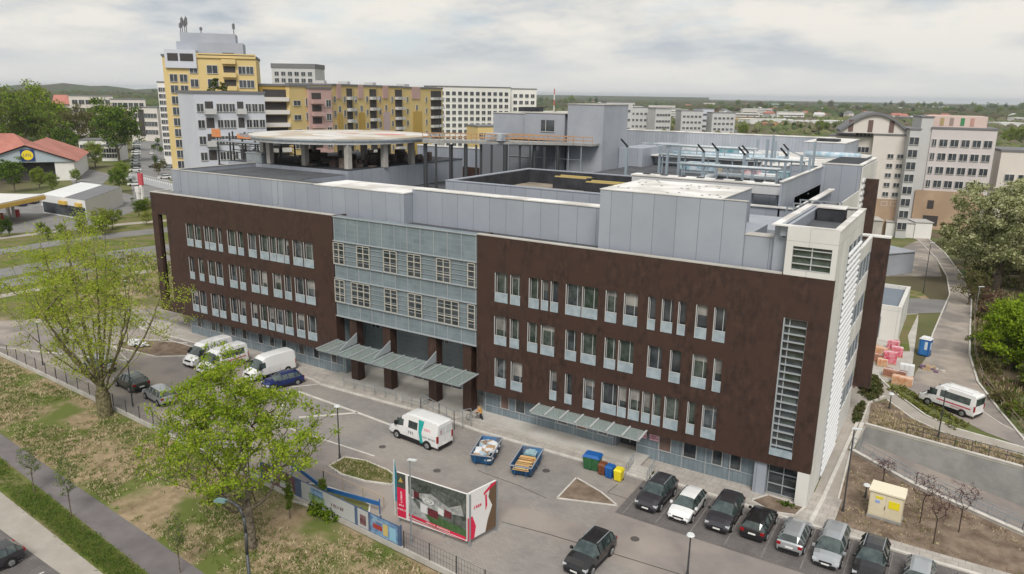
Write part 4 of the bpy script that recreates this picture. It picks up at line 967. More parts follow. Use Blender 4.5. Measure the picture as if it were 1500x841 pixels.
def vehicle(kind, paint, name, label, cat, loc, rz, windows=None, group=None, extras=None, z=0.0, roofc=None, scale=1.0, rails=False):
    P = PROF[kind]; st = P['st']; t = thing(name, label, cat, (loc[0], loc[1], z), rz, group)
    if scale != 1: t.scale = (scale,)*3
    body, glass_f, glass_r, side = MB(), MB(), MB(), MB()
    rings = []
    for (x, zb, zt, wt, w_) in st:
        low = .24 if kind != 'van' else .30
        half = [(0, low), (w_*.86, low), (w_*.98, low+.14), (w_, (low+zb)/2+.05), (w_*.985, zb), (wt+.02, zt-.055 if zt-zb > .15 else zb+(zt-zb)*.5), (wt*.72, zt-.008), (0, zt)]
        rings.append([(x, -a, b) for a, b in half] + [(x, a, b) for a, b in half[-2:0:-1]])
    n = len(rings[0])
    for i in range(len(rings)-1):
        for k in range(n):
            a, b, c, d = rings[i][k], rings[i][(k+1) % n], rings[i+1][(k+1) % n], rings[i+1][k]
            tgt = body
            if P['cab'] and P['cab'][0] <= i < P['cab'][1] and k in (4, n-5): tgt = side
            if P['cab'] and i in (P['cab'][0]-1,) and k in (4, n-5): tgt = side
            if k in (5, 6, 7, 8) and P['front'][0] == i: tgt = glass_f
            if i == P['front'][0] and k in (4, n-5): tgt = side
            if P['rear'] and i == P['rear'][0] and k in (5, 6, 7, 8): tgt = glass_r
            tgt.add([a, b, c, d], [(3, 2, 1, 0)])
    body.add(rings[0], [tuple(range(n))]); body.add(rings[-1], [tuple(range(n))[::-1]])
    bo = body.build('body', paint, t, True)
    md = bo.modifiers.new('edge', 'EDGE_SPLIT'); md.split_angle = math.radians(34)
    glass_f.build('windscreen', carglass, t)
    if glass_r.v: glass_r.build('rear_window', carglass, t)
    side.build('side_windows', carglass, t)
    W = P['W']
    if P['cab']:
        pil = MB()
        for i in [P['cab'][0], P['cab'][0]+1, P['cab'][0]+2, P['cab'][1]]:
            for k, s_ in ((4, -1), (n-4, 1)):
                a = rings[i][k]; b = rings[i][k+1 if k == 4 else k-1]
                pil.bar((a[0], a[1]+s_*.012, a[2]), (b[0], b[1]+s_*.012, b[2]), .05, .09)
        pil.build('window_pillars', paint if paint is not P_['white'] else blackm, t)
        rf = MB()   # sunroof or rails
        if rails:
            for s_ in (-1, 1): rf.bar((-1.6, s_*.60, st[4][2]+.03), (.2, s_*.60, st[6][2]+.05), .05, .05)
            rf.build('roof_rails', steel, t)
    # sills, bumpers, arches
    tr = MB(); tr.box(-P['st'][-1][0]-.015, -st[0][4]*.9, .26, -P['st'][-1][0]+.05, st[0][4]*.9, .50)
    tr.box(st[-1][0]-.05, -st[-1][4]*.92, .26, st[-1][0]+.02, st[-1][4]*.92, .44)
    tr.box(st[-1][0]-.04, -.42, .50, st[-1][0]+.012, .42, .62) if kind != 'van' else tr.box(st[-2][0]-.1, -.5, .78, st[-1][0]-.02, .5, .92)
    for s_ in (-1, 1): tr.box(P['wl'][0]+.4, s_*(W-.06), .20, P['wl'][1]-.4, s_*(W+.006), .36 if kind != 'van' else .55)
    tr.build('bumper_trim', blackm, t)
    ar = MB(); R = P['r']
    for wx in P['wl']:
        for s_ in (-1, 1): ar.tube((wx, s_*(W-.25), R+.01), (wx, s_*(W+.012), R+.01), R+.075, None, 20)
    ar.build('wheel_arches', blackm, t)
    for wx in P['wl']:
        for s_ in (-1, 1):
            wm = MB(); wm.tube((0, -.11*s_, 0), (0, .09*s_, 0), R, None, 20); wm.tube((0, .09*s_, 0), (0, .115*s_, 0), R, R*.9, 20)
            wo = wm.build('wheel', rubber, t, loc=(wx, s_*(W-.06), R))
            rm = MB(); rm.tube((0, .10*s_, 0), (0, .122*s_, 0), R*.66, R*.6, 14)
            for q in range(5):
                an = 2*PI*q/5; rm.bar((0, .128*s_, 0), (R*.6*math.cos(an), .128*s_, R*.6*math.sin(an)), .03, .07)
            rm.build('rim', rimm, wo)
    # lamps, plates, mirrors
    xf, xr = st[-2][0], -st[-2][0]+.03
    zf = st[-2][1]-.04; 
    for s_ in (-1, 1):
        hl = MB()
        if kind == 'van': hl.add([(2.62, s_*.93, .80), (2.80, s_*.72, .78), (2.60, s_*.70, 1.06), (2.35, s_*.95, 1.09)], [(0,1,2,3)]); hl.box(2.35, s_*.70, .80, 2.74, s_*.94, .98)
        else: hl.box(xf-.25, s_*(st[-2][4]-.26), zf-.16, xf+.075, s_*(st[-2][4]+.02), zf+.02)
        hl.build('headlight', headl, t)
        tl = MB()
        if kind == 'van': tl.box(-2.87, s_*.80, .85, -2.76, s_*.99, 1.45)
        else: tl.box(-st[-1][0]-.02, s_*(W-.30), st[1][1]-.16, -st[-1][0]+.20, s_*(W-.03), st[1][1]+.04)
        tl.build('tail_light', redl, t)
        mr = MB(); mr.box(st[P['front'][1]][0]-.28, s_*W, st[5][1]-.02, st[P['front'][1]][0]-.12, s_*(W+.2), st[5][1]+(.14 if kind != 'van' else .34)); mr.build('mirror', paint if kind != 'van' else blackm, t)
    pl = MB(); pl.box(st[-1][0]+.0, -.26, .40, st[-1][0]+.03, .26, .51); pl.build('number_plate', platem, t)
    pl = MB(); pl.box(-st[-1][0]-.045, -.26, .62 if kind != 'van' else .52, -st[-1][0]-.01, .26, .73 if kind != 'van' else .64); pl.build('number_plate', platem, t)
    if kind == 'van':
        def sidequad(x0, x1, t0, t1, s_, off=.012, ws=1.0, zb=1.35, wt=.82, zt=2.48):
            def pt(x, tt): return (x, s_*((ws-.015)+(wt-(ws-.015))*tt+off), zb+(zt-zb)*tt)
            q = [pt(x0, t0), pt(x1, t0), pt(x1, t1), pt(x0, t1)]; return q
        for (x0, x1, t0, t1, mname) in (windows or []):
            for s_ in (-1, 1):
                q = sidequad(x0, x1, t0, t1, s_); mb = MB(); inner = [(a, b-s_*.02, c) for a, b, c in q]
                mb.add(q+inner, [(0,1,2,3), (7,6,5,4), (0,4,5,1), (1,5,6,2), (2,6,7,3), (3,7,4,0)]); mb.build('side_window', carglass, t)
        dl = MB()
        for s_ in (-1, 1):
            for x in (.55, -.75, 1.62): dl.box(x-.008, s_*.998, .5, x+.008, s_*1.006, 1.33)
        dl.box(-2.868, -.008, .5, -2.862, .008, 1.4); dl.build('door_gaps', greyp, t)
    if extras: extras(t, kind)
    return t
def front_y(ang): return math.radians(ang)
# the row in front of the building: heading -90 deg = nose towards the viewer
ROW = [('suv', 'darkgrey', -10.35, -5.1, -92, 'dark grey off-roader first in the bay row by the bins, nose out', 'car', True),
 ('hatch', 'white', -7.75, -5.35, -91, 'white hatchback second from the bins, nose out beside the dark grey off-roader', 'car', False),
 ('suv', 'darkgrey', -4.95, -4.9, -90, 'dark grey crossover third from the bins with pale reflections tinted into its windscreen, nose out', 'car', False),
 ('hatch', 'black', -2.45, -4.7, 89, 'small black hatchback parked tail out showing red rear lamps', 'car', False),
 ('hatch', 'silver', .15, -5.0, 90, 'silver grey hatchback parked tail out beside the small black one', 'car', False),
 ('mpv', 'silver', 2.65, -5.2, -91, 'silver family car parked nose out near the corner footpath', 'car', False),
 ('suv', 'black', 5.25, -5.5, -91, 'black car with roof rails parked below the beige utility cabinet, cut by the edge', 'car', True),
 ('estate', 'silver', 8.15, -6.3, -91, 'pale silver car at the right end of the row, cut by the bottom edge', 'car', False)]
for k, px_, x, y, a, lb, c, rl_ in ROW:
    vehicle(k, P_[px_], 'parked_car', lb, c, (x, y), front_y(a), group='cars parked in the bays before the building', rails=rl_)
vehicle('hatch', P_['white'], 'parked_car', 'white car of which only the rear corner shows at the bottom right edge', 'car', (10.9, -6.9), front_y(-90), group='cars parked in the bays before the building')
vehicle('suv', P_['black'], 'parked_car', 'black off-roader alone on the paved yard in the middle foreground, nose towards the viewer', 'car', (-11.3, -15.2), front_y(-93), rails=True)
vehicle('estate', P_['darkgrey'], 'parked_car', 'dark grey estate car cut off by the left edge beside the bay line', 'car', (-44.4, -38.2), front_y(-92), rails=False)
vehicle('mpv', P_['silver'], 'parked_car', 'silver people carrier beside the boundary wall between the two big trees', 'car', (-60.6, -14.4), front_y(170))
vehicle('suv', P_['green'], 'parked_car', 'dark olive off-roader parked just left of the silver people carrier', 'car', (-66.3, -13.9), front_y(174), rails=True)
vehicle('mpv', P_['silver'], 'parked_car', 'pale car half hidden behind the trunk of the big left tree', 'car', (-74.3, -12.7), front_y(176))
vehicle('hatch', P_['blue'], 'parked_car', 'bright blue car beside the plain white van', 'car', (-53.4, -4.6), front_y(250))
# vans
VW_crew = [(1.0, 1.75, .02, .52, 0), (-.62, .42, .04, .60, 0)]
VW_mini = [(1.0, 1.78, .02, .58, 0), (-2.35, .65, .06, .66, 0)]
VW_none = [(1.0, 1.78, .02, .55, 0)]
teal = mat('teal_film_stripe', (.01, .28, .27), (.02, .38, .36), scale=.8, rough=.35)
greytext = mat('grey_lettering', (.16, .17, .18), rough=.5)
pinkt = mat('pink_lettering', (.75, .30, .36), rough=.5)
redt = mat('red_stripe', (.50, .08, .12), rough=.5)
def ex_teal(t, k):
    s_ = 1
    for s_ in (-1, 1):
        mb = MB(); mb.add([(-.95, s_*1.008, .40), (-1.25, s_*1.008, .40), (-1.12, s_*1.0, 1.35), (-.78, s_*1.0, 1.35)], [(0,1,2,3)]); mb.add([(-.78, s_*1.0, 1.35), (-1.12, s_*1.0, 1.35), (-1.35, s_*.855, 2.36), (-.72, s_*.855, 2.36)], [(0,1,2,3)])
        mb.build('teal_stripe', teal, t)
    for s_ in (1, -1):
        rot = (PI/2, 0, 0) if s_ < 0 else (PI/2, 0, PI)
        glyphs('MED', .34, greytext, t, (.05, s_*1.012, 1.0), rot); glyphs('WELL', .30, pinkt, t, (-1.8, s_*.965, 1.70), (PI/2-.13*1, 0, 0 if s_ < 0 else PI)); glyphs('CARE CLINIC', .20, greytext, t, (-1.95, s_*1.012, 1.02), rot)
    glyphs('+', .5, pinkt, t, (-2.875, .45, 1.75), (PI/2, 0, -PI/2))
    mb = MB()
    for s_ in (-1, 1): mb.box(-2.885, s_*.08, 1.5, -2.86, s_*.72, 2.15)
    mb.build('rear_door_panels', mat('van_door_white', (.60, .61, .61), rough=.4), t)
vehicle('van', P_['white'], 'delivery_van', 'white panel van with broad teal stripe standing in the yard near the skips', 'van', (-32.7, -6.9), front_y(175), windows=VW_crew, extras=ex_teal, scale=1.08)
def ex_letters(t, k):
    for s_ in (1, -1): glyphs('SPRINTER', .62, greytext, t, (-.6, s_*.93, 2.0), (PI/2-.16, 0, 0 if s_ < 0 else PI))
vehicle('van', P_['white'], 'delivery_van', 'white high roof van with dark lettering on its side, furthest left of the three', 'van', (-66.4, -4.2), front_y(270), windows=VW_none, extras=ex_letters)
def ex_stripe(t, k):
    for s_ in (-1, 1):
        mb = MB(); mb.box(-2.5, s_*1.0, .98, .9, s_*1.008, 1.12); mb.build('side_stripe', redt, t)
        glyphs('TRANSPORT', .2, redt, t, (-1.2, s_*1.012, .80), (PI/2, 0, 0 if s_ < 0 else PI))
vehicle('van', P_['white'], 'minibus', 'white minibus with a long dark window band parked between two white vans', 'minibus', (-63.1, -4.8), front_y(268), windows=VW_mini, extras=ex_stripe)
vehicle('van', P_['white'], 'delivery_van', 'plain white windowless van beside the blue car, partly behind leaves', 'van', (-57.0, -3.3), front_y(262), windows=VW_none)
def ex_mini(t, k):
    ex_stripe(t, k)
    mb = MB(); mb.box(-2.89, -.80, 1.45, -2.83, .80, 2.18); mb.build('rear_window', carglass, t)
    mb = MB()
    for x in (-2.2, -1.0, .2): mb.box(x, -.55, 2.56, x+.08, .55, 2.60)
    mb.box(-2.3, -.6, 2.57, .6, -.55, 2.61); mb.box(-2.3, .55, 2.57, .6, .6, 2.61); mb.build('roof_ribs', whitem, t)
vehicle('van', P_['white'], 'minibus', 'white minibus with red side stripe on the road right of the building', 'minibus', (8.7, 29.0), front_y(154), windows=VW_mini, extras=ex_mini, z=.04)
# ------------------------------------------------------------------ skips
skb = mat('skip_blue_paint', (.010, .075, .20), (.02, .12, .27), scale=.8, rough=.5, third=(.06, .07, .09), tscale=1.4)
skr = mat('skip_rim_grey', (.30, .32, .36), rough=.5)
def skip(label, loc, rz):
    t = thing('skip_container', label, 'skip', (loc[0], loc[1], 0), rz, 'open blue rubble skips in the yard')
    a = MB(); L, Wd, h = 1.9, .85, 1.15
    lo_, hi_ = [(-L+.55, -Wd), (L-.45, -Wd), (L-.45, Wd), (-L+.55, Wd)], [(-L, -Wd-.1), (L, -Wd-.1), (L, Wd+.1), (-L, Wd+.1)]
    A = [(x, y, .18) for x, y in lo_]; Bq = [(x, y, h) for x, y in hi_]; C_ = [(x*.95, y*.93, h) for x, y in hi_]; D_ = [(x*.95, y*.93, .25) for x, y in lo_]
    a.add(A+Bq+C_+D_, [(3,2,1,0)]+[(k, (k+1) % 4, 4+(k+1) % 4, 4+k) for k in range(4)]+[(4+k, 4+(k+1) % 4, 8+(k+1) % 4, 8+k) for k in range(4)]+[(8+k, 8+(k+1) % 4, 12+(k+1) % 4, 12+k) for k in range(4)]+[(12,13,14,15)])
    a.build('tub', skb, t)
    r = MB()
    for k in range(4):
        p, q = hi_[k], hi_[(k+1) % 4]; r.bar((p[0], p[1], h), (q[0], q[1], h), .09, .09)
    r.build('rim', skr, t)
    r = MB()
    for x in (-1.0, 0, 1.0):
        for s_ in (-1, 1): r.bar((x, s_*(Wd+.02), .2), (x, s_*(Wd+.12), h-.05), .08, .06)
    for s_ in (-1, 1):
        r.bar((L*.99, s_*.5, .3), (L+.04, s_*.5, h), .08, .08)
    r.build('ribs', skb, t)
    for s_ in (-1, 1):
        r = MB(); r.tube((-.5, s_*(Wd+.05), .75), (-.5, s_*(Wd+.25), .75), .06, None, 8); r.tube((.6, s_*(Wd+.05), .75), (.6, s_*(Wd+.25), .75), .06, None, 8); r.build('lifting_lug', darksteel, t)
    r = MB(); r.box(-L+.5, -Wd+.1, .05, L-.5, -Wd+.3, .18); r.box(-L+.5, Wd-.3, .05, L-.5, Wd-.1, .18); r.build('skid', blackm, t)
    return t
a1, a2 = front_y(-72), front_y(-76)
skip('open blue skip heaped with wrapping film and rubble, behind the teal striped van', (-25.6, -6.5), a1)
skip('open blue skip carrying orange timber boards, right of the other', (-21.6, -6.3), a2)
def heap(name, label, cat, loc, rz, n, size, mats_, spread, z0, seed, kind=None, plank=False):
    r = random.Random(seed); mb = MB()
    for k in range(n):
        x, y = r.uniform(-spread[0], spread[0]), r.uniform(-spread[1], spread[1]); s_ = r.uniform(*size)
        mb.T = Matrix.Translation((x, y, z0+r.uniform(0, .35)*(1-abs(x)/spread[0]*.6))) @ Matrix.Rotation(r.uniform(-.5, .5) if not plank else r.uniform(-.12, .12), 4, 'X') @ Matrix.Rotation(r.uniform(0, 6), 4, 'Z') if not plank else Matrix.Translation((x, y, z0+r.uniform(0, .3))) @ Matrix.Rotation(r.uniform(-.06, .06)+PI/2*0, 4, 'Z')
        if plank: mb.box(-.05, -.62, 0, .06, .62, .03, r.randrange(len(mats_)))
        else: mb.box(-s_*.6, -s_*.5, 0, s_*.6, s_*.5, s_*.35, r.randrange(len(mats_)))
    mb.T = None
    o = mb.build(name, mats_, None, False, (loc[0], loc[1], 0), rz); return tag(o, label, cat, kind=kind)
wd_ = mat('orange_board', (.62, .33, .12), (.55, .38, .18), scale=.5, rough=.8)
heap('rubble', 'heap of white film, boards and brown rubble lying in the left skip', 'rubble', (-25.6, -6.5), a1, 90, (.2, .6), [mat('white_film', (.70, .72, .74), rough=.5), mat('brown_rubble', (.20, .13, .09), (.32, .24, .18), scale=.3), mat('cardboard', (.42, .28, .17), rough=.9), wrapb], (1.55, .68), .62, 5, 'stuff')
heap('timber_boards', 'bundle of orange timber boards laid across the right skip', 'boards', (-21.4, -7.0), a2, 46, (.3, .6), [wd_, mat('yellow_board', (.66, .48, .24), rough=.8)], (1.25, .12), .75, 9, 'stuff', True)
tf = MB(); tf.box(-1.75, -.55, .75, -1.0, .5, .95); tf.box(-1.7, -.3, .95, -1.1, .3, 1.05); tag(tf.build('teal_film_bag', wrapt, None, False, (-21.6, -6.3, 0), a2), 'teal film bag lying at the back of the timber skip', 'bag')
pb = MB(); pb.box(-1.1, -.65, .13, 1.1, .65, .17); pb.box(-1.1, -.65, .17, 1.1, -.58, .2); tag(pb.build('orange_board_sheet', wd_, None, False, (-35.2, -2.6, 0), .2), 'large orange board lying on the paving behind the teal striped van', 'board')
# ------------------------------------------------------------------ bins
def wbin(label, loc, w_, d_, h, m, lid, rz=0.0):
    t = thing('wheelie_bin', label, 'bin', (loc[0], loc[1], .0), rz)
    a = MB(); z0, z1 = .12, h*.86
    A = [(-w_*.42, -d_*.40, z0), (w_*.42, -d_*.40, z0), (w_*.42, d_*.40, z0), (-w_*.42, d_*.40, z0), (-w_/2, -d_/2, z1), (w_/2, -d_/2, z1), (w_/2, d_/2, z1), (-w_/2, d_/2, z1)]
    a.add(A, [(3,2,1,0), (4,5,6,7), (0,1,5,4), (1,2,6,5), (2,3,7,6), (3,0,4,7)]); a.box(-w_*.05, -d_/2-.03, z0+.1, w_*.05, -d_*.40, z1-.1); a.build('bin_body', m, t)
    a = MB(); a.add([(-w_*.54, -d_*.54, z1), (w_*.54, -d_*.54, z1), (w_*.54, d_*.54, z1), (-w_*.54, d_*.54, z1), (-w_*.42, -d_*.38, h), (w_*.42, -d_*.38, h), (w_*.42, d_*.42, h), (-w_*.42, d_*.42, h)], [(3,2,1,0), (4,5,6,7), (0,1,5,4), (1,2,6,5), (2,3,7,6), (3,0,4,7)]); a.build('lid', lid, t)
    for sx in (-1, 1):
        a = MB(); a.tube((sx*w_*.40, d_*.32, .1), (sx*w_*.48, d_*.32, .1), .1, None, 12); a.build('wheel', rubber, t)
    a = MB(); a.bar((-w_*.4, d_*.56, z1-.02), (w_*.4, d_*.56, z1-.02), .05, .05); a.build('handle', m, t)
bb = mat('bin_blue', (.012, .10, .34), rough=.45); bgn = mat('bin_green', (.02, .10, .035), (.04, .13, .05), scale=.4, rough=.5); bbr = mat('bin_brown', (.16, .055, .025), rough=.5); byl = mat('bin_yellow', (.72, .60, .02), rough=.5)
wbin('large green waste bin with bright blue lid', (-16.9, -3.2), 1.45, 1.05, 1.45, bgn, bb, .1)
wbin('small brown bin between the green and the blue one', (-15.75, -3.6), .62, .7, 1.1, bbr, bbr, .05)
wbin('small blue bin beside the yellow one', (-15.0, -3.75), .66, .75, 1.15, bb, bb, -.05)
wbin('bright yellow waste bin at the right end of the bins', (-14.15, -3.85), .66, .75, 1.15, byl, byl)
# stairs and pink notices at the side entrance
s_ = thing('entrance_steps', 'short flight of pale steps with steel rails beside the yellow bin', 'steps', (-14.3, -2.9, 0))
a = MB()
for k in range(4): a.box(.3, .2+k*.35, 0, 2.2, 1.8, .12+k*.1)
a.build('treads', conc, s_)
a = MB()
for x in (.3, 2.2):
    a.bar((x, .2, .95), (x, 1.8, 1.35), .05, .05)
    for q in range(4): a.bar((x, .2+q*.5, .1+.1*q), (x, .2+q*.5, .95+.12*q), .04, .04)
a.build('handrail', steel, s_)
pk = mat('pink_notice', (.72, .42, .50), rough=.7)
for i, x in enumerate((-14.55, -13.45)):
    o = thing('pink_notice', ['pink notice sheet nearer to the dark side entrance', 'pink notice sheet on the grey wall right of its twin'][i], 'notice', (x, .93 if i == 0 else .93, 2.0))
    a = MB(); a.box(0, 0, 0, .85, .02, .85); a.build('sheet', pk, o)
    for q, (tx_, zt_) in enumerate((('WEJSCIE', .60), ('IZBA', .38), ('PRZYJEC', .18))): glyphs(tx_, .17, mat('dark_pink_print', (.30, .06, .12), rough=.7), o, (.42, -.012, zt_), (PI/2, 0, 0))
# ------------------------------------------------------------------ billboard and banners
bbd = thing('billboard', 'big corner billboard showing a hospital model, with red band and white end', 'billboard')
A_, B_, C2 = Vector((-25.4, -18.7, 0)), Vector((-19.3, -18.5, 0)), Vector((-18.7, -15.8, 0))
white_b = mat('billboard_white', (.70, .69, .68), rough=.6); redb = mat('billboard_red', (.62, .02, .07), rough=.5); darkimg = mat('billboard_photo_dark', (.035, .045, .035), (.13, .14, .13), scale=.45, rough=.5, detail=8)
greyimg = mat('billboard_photo_grey', (.22, .23, .23), (.42, .43, .42), scale=.35, rough=.5, detail=7); greenimg = mat('billboard_photo_green', (.04, .10, .03), (.08, .14, .06), scale=.3, rough=.5); redimg = mat('billboard_photo_maroon', (.16, .03, .035), (.08, .02, .03), scale=.3, rough=.5)
def onplane(P0, P1, sx, sz, off): d = (P1-P0); nrm = Vector((d.y, -d.x, 0)).normalized(); return (P0+d*sx+nrm*off+Vector((0, 0, sz)))
def panel(mb, P0, P1, pts, off, m): mb.add([onplane(P0, P1, a, b, off) for a, b in pts], [tuple(range(len(pts)))], m)
a = MB(); d = (B_-A_)
a.bar(tuple(A_+Vector((0, 0, 2.35))), tuple(B_+Vector((0, 0, 2.35))), .12, 3.7); a.bar(tuple(B_+Vector((0, .07, 2.35))), tuple(C2+Vector((0, 0, 2.35))), .12, 3.7); a.build('board', white_b, bbd)
a = MB(); 
for q in (A_, A_+d*.33, A_+d*.66, B_+Vector((.1, 0, 0)), C2): a.box(q.x-.06, q.y+.1, 0, q.x+.06, q.y+.22, 4.1)
a.build('support_frame', steel, bbd)
a = MB(); o_ = .065
panel(a, A_, B_, [(.17, 1.25), (.995, .95), (.995, 4.18), (.17, 4.18)], o_, 0)                     # image field
panel(a, A_, B_, [(.17, .9), (.55, .7), (.995, .65), (.995, 1.4), (.75, 1.55), (.17, 2.1)], o_+.003, 3)
panel(a, A_, B_, [(.17, 1.0), (.50, .9), (.42, 1.5), (.30, 2.0), (.17, 2.8)], o_+.005, 1)
panel(a, A_, B_, [(.17, 3.6), (.45, 3.9), (.995, 3.5), (.995, 4.18), (.17, 4.18)], o_+.005, 4)
panel(a, A_, B_, [(.20, 2.9), (.50, 3.3), (.75, 2.7), (.92, 3.2), (.96, 2.4), (.60, 2.1), (.35, 2.2)], o_+.007, 1)
for cx, cz, w_, h_, mm in ((.27, 2.9, .12, .55, 2), (.52, 1.85, .16, .6, 2), (.74, 2.2, .10, .55, 2), (.40, 2.0, .11, .7, 5), (.22, 2.9, .06, .7, 5), (.64, 2.2, .08, .5, 5), (.34, 2.65, .12, .2, 4)):
    panel(a, A_, B_, [(cx-w_/2, cz-h_/2), (cx+w_/2, cz-h_/2-.1), (cx+w_/2, cz+h_/2-.1), (cx-w_/2, cz+h_/2)], o_+.010, mm)
for rr0, mm, of in ((.085, 5, .012), (.06, 1, .014), (.035, 5, .016)):
    panel(a, A_, B_, [(.46+rr0*math.cos(q*PI/9), 2.65+rr0*6*.42*math.sin(q*PI/9)) for q in range(18)], o_+of, mm)
a.build('printed_picture', [darkimg, greyimg, redimg, greenimg, mat('billboard_photo_forest', (.05, .06, .05), (.10, .11, .10), scale=.2, rough=.6), mat('billboard_photo_white', (.62, .62, .62), rough=.5)], bbd)
a = MB()
panel(a, A_, B_, [(.0, .62), (.13, .62), (.13, 3.0), (.0, 3.0)], o_+.004, 0); panel(a, A_, B_, [(.0, 3.0), (.13, 3.0), (.13, 4.18), (.0, 4.18)], o_+.004, 1)
panel(a, A_, B_, [(.17, .92), (.985, .62), (.985, .84), (.17, 1.14)], o_+.012, 0); panel(a, A_, B_, [(.17, .72), (.985, .50), (.985, .56), (.17, .80)], o_+.012, 0)
panel(a, A_, B_, [(.02, 3.45), (.09, 3.5), (.06, 3.9)], o_+.008, 2); panel(a, B_, C2, [(.62, .5), (1.0, .5), (1.0, 4.15), (.80, 4.15), (.72, 3.2), (.86, 2.4), (.70, 1.4)], o_+.002, 3)
panel(a, B_, C2, [(.0, .5), (.22, .5), (.28, 1.4), (.16, 2.3), (.0, 2.3)], o_+.004, 0); panel(a, B_, C2, [(.55, 3.5), (.98, 4.0), (.98, 4.18), (.80, 4.1), (.55, 3.7)], o_+.006, 0); panel(a, B_, C2, [(.60, 3.5), (.66, 3.5), (.68, 2.6), (.62, 2.2)], o_+.006, 0)
a.build('printed_bands', [redb, mat('billboard_teal_dark', (.02, .08, .08), (.10, .05, .03), scale=.3), mat('billboard_gold', (.45, .32, .08), rough=.5), mat('billboard_brown', (.13, .08, .045), rough=.6)], bbd)
ang_ = math.atan2(d.y, d.x)
q = onplane(A_, B_, .065, 2.3, o_+.01); glyphs('CENTRUM', .20, white_b, bbd, tuple(q), (PI/2, -PI/2, ang_))
for zt_, tx_ in ((2.0, 'NOWY'), (1.65, 'SZPITAL')): 
    q = onplane(A_, B_, .065, zt_-.4, o_+.01); glyphs(tx_, .17, white_b, bbd, tuple(q), (PI/2, 0, ang_))
q = onplane(A_, B_, .6, .86, o_+.016); glyphs('SZPITAL POLUDNIOWY', .17, white_b, bbd, tuple(q), (PI/2, .05, ang_))
q = onplane(B_, C2, .35, 2.9, o_+.01); glyphs('2021', .28, redb, bbd, tuple(q), (PI/2, 0, math.atan2((C2-B_).y, (C2-B_).x)))
# feather flag
fl = thing('feather_flag', 'teal and white feather flag on a pole at the left end of the billboard', 'flag', (-26.3, -18.0, 0))
a = MB(); a.tube((0, 0, 0), (0, 0, 4.6), .03, None, 8); a.build('pole', whitem, fl)
a = MB()
for k in range(8):
    z0, z1 = 1.2+k*.42, 1.2+(k+1)*.42; w0 = .55*math.sin(PI*(.25+.72*k/8)); w1 = .55*math.sin(PI*(.25+.72*(k+1)/8))
    a.add([(.03, .0, z0), (.03+w0*.8, -.25*w0, z0), (.03+w1*.8, -.25*w1, z1), (.03, 0, z1)], [(0,1,2,3)], 0); a.add([(-.03, .0, z0), (-.03, 0, z1), (-.03-w1*.45, .1, z1), (-.03-w0*.45, .1, z0)], [(0,1,2,3)], 1)
a.build('cloth', [mat('flag_teal', (.02, .17, .26), (.04, .28, .36), scale=.5, rough=.7), mat('flag_white', (.55, .62, .64), rough=.7)], fl)
# banners on the fence
Lb, Rb = Vector((-38.6, -20.22, 0)), Vector((-22.9, -21.45, 0))
bn = thing('fence_banner_wall', 'steel fence panel run carrying the blue banners above the boundary wall', 'fence')
a = MB(); a.bar(tuple(Lb+Vector((0, 0, 1.2))), tuple(Rb+Vector((0, 0, 1.2))), .03, 1.55); 
for k in range(9): q = Lb+(Rb-Lb)*k/8; a.box(q.x-.05, q.y+.03, .3, q.x+.05, q.y+.12, 2.05)
a.build('panel', mat('banner_backing_blue', (.06, .10, .19), (.09, .13, .22), scale=1.2, rough=.6), bn)
def banner(label, s0, s1, m1, parts_, words):
    o = thing('printed_banner', label, 'banner'); mb = MB()
    panel(mb, Lb, Rb, [(s0, .48), (s1, .48), (s1, 1.92), (s0, 1.92)], .03, 0)
    for (a0, a1, z0, z1, mi) in parts_: panel(mb, Lb, Rb, [(a0, z0), (a1, z0), (a1, z1), (a0, z1)], .036, mi)
    mb.build('cloth', m1, o)
    an = math.atan2((Rb-Lb).y, (Rb-Lb).x)
    for s, z_, tx_, sz, mm in words: glyphs(tx_, sz, mm, o, tuple(onplane(Lb, Rb, s, z_, .045)), (PI/2, 0, an))
pgrey = mat('banner_pale_grey', (.42, .43, .44), rough=.6); pblue = mat('banner_blue_picture', (.08, .16, .34), (.22, .36, .50), scale=.4, rough=.6); pgrn = mat('banner_green_picture', (.10, .20, .08), (.30, .38, .22), scale=.35, rough=.6)
pred = mat('banner_red', (.33, .05, .04), rough=.6); pyel = mat('banner_yellow', (.55, .42, .15), rough=.6); psky = mat('banner_sky', (.25, .45, .60), rough=.6); pdk = mat('banner_dark_red', (.10, .03, .05), (.20, .12, .12), scale=.4, rough=.6)
banner('dark banner with maroon top at the left end of the blue fence panels', .03, .28, [pdk, pgrey, pblue], [(.06, .13, .6, 1.3, 1), (.16, .26, .6, 1.2, 1), (.05, .26, 1.55, 1.85, 0)], [(.17, 1.45, 'BUDOWA', .28, pgrey)])
banner('pale grey banner with small green and blue picture in the middle of the fence', .33, .71, [pgrey, pgrn, pblue], [(.385, .50, .6, 1.3, 1), (.40, .49, 1.2, 1.8, 2)], [(.595, 1.15, 'WARBUD', .36, pdk)])
banner('narrow pale banner with maroon figure next to the dark blue one', .73, .80, [pgrey, pdk], [(.745, .785, .7, 1.5, 1)], [])
banner('blue banner with red, yellow and sky coloured blocks at the right end of the fence', .815, .985, [pblue, pred, pyel, psky], [(.83, .89, .9, 1.3, 1), (.895, .925, .7, 1.6, 2), (.935, .975, .6, 1.6, 3)], [(.865, 1.6, 'BUDIMEX', .2, pgrey)])
bs = MB()
pts = [(-37.5, -17.9, 1.0), (-32.5, -19.3, .95), (-27.3, -18.6, .9)]
for p, q in zip(pts[:-1], pts[1:]): bs.bar(p, q, .06, .35)
for p in pts: bs.box(p[0]-.03, p[1]-.03, 0, p[0]+.03, p[1]+.03, 1.3)
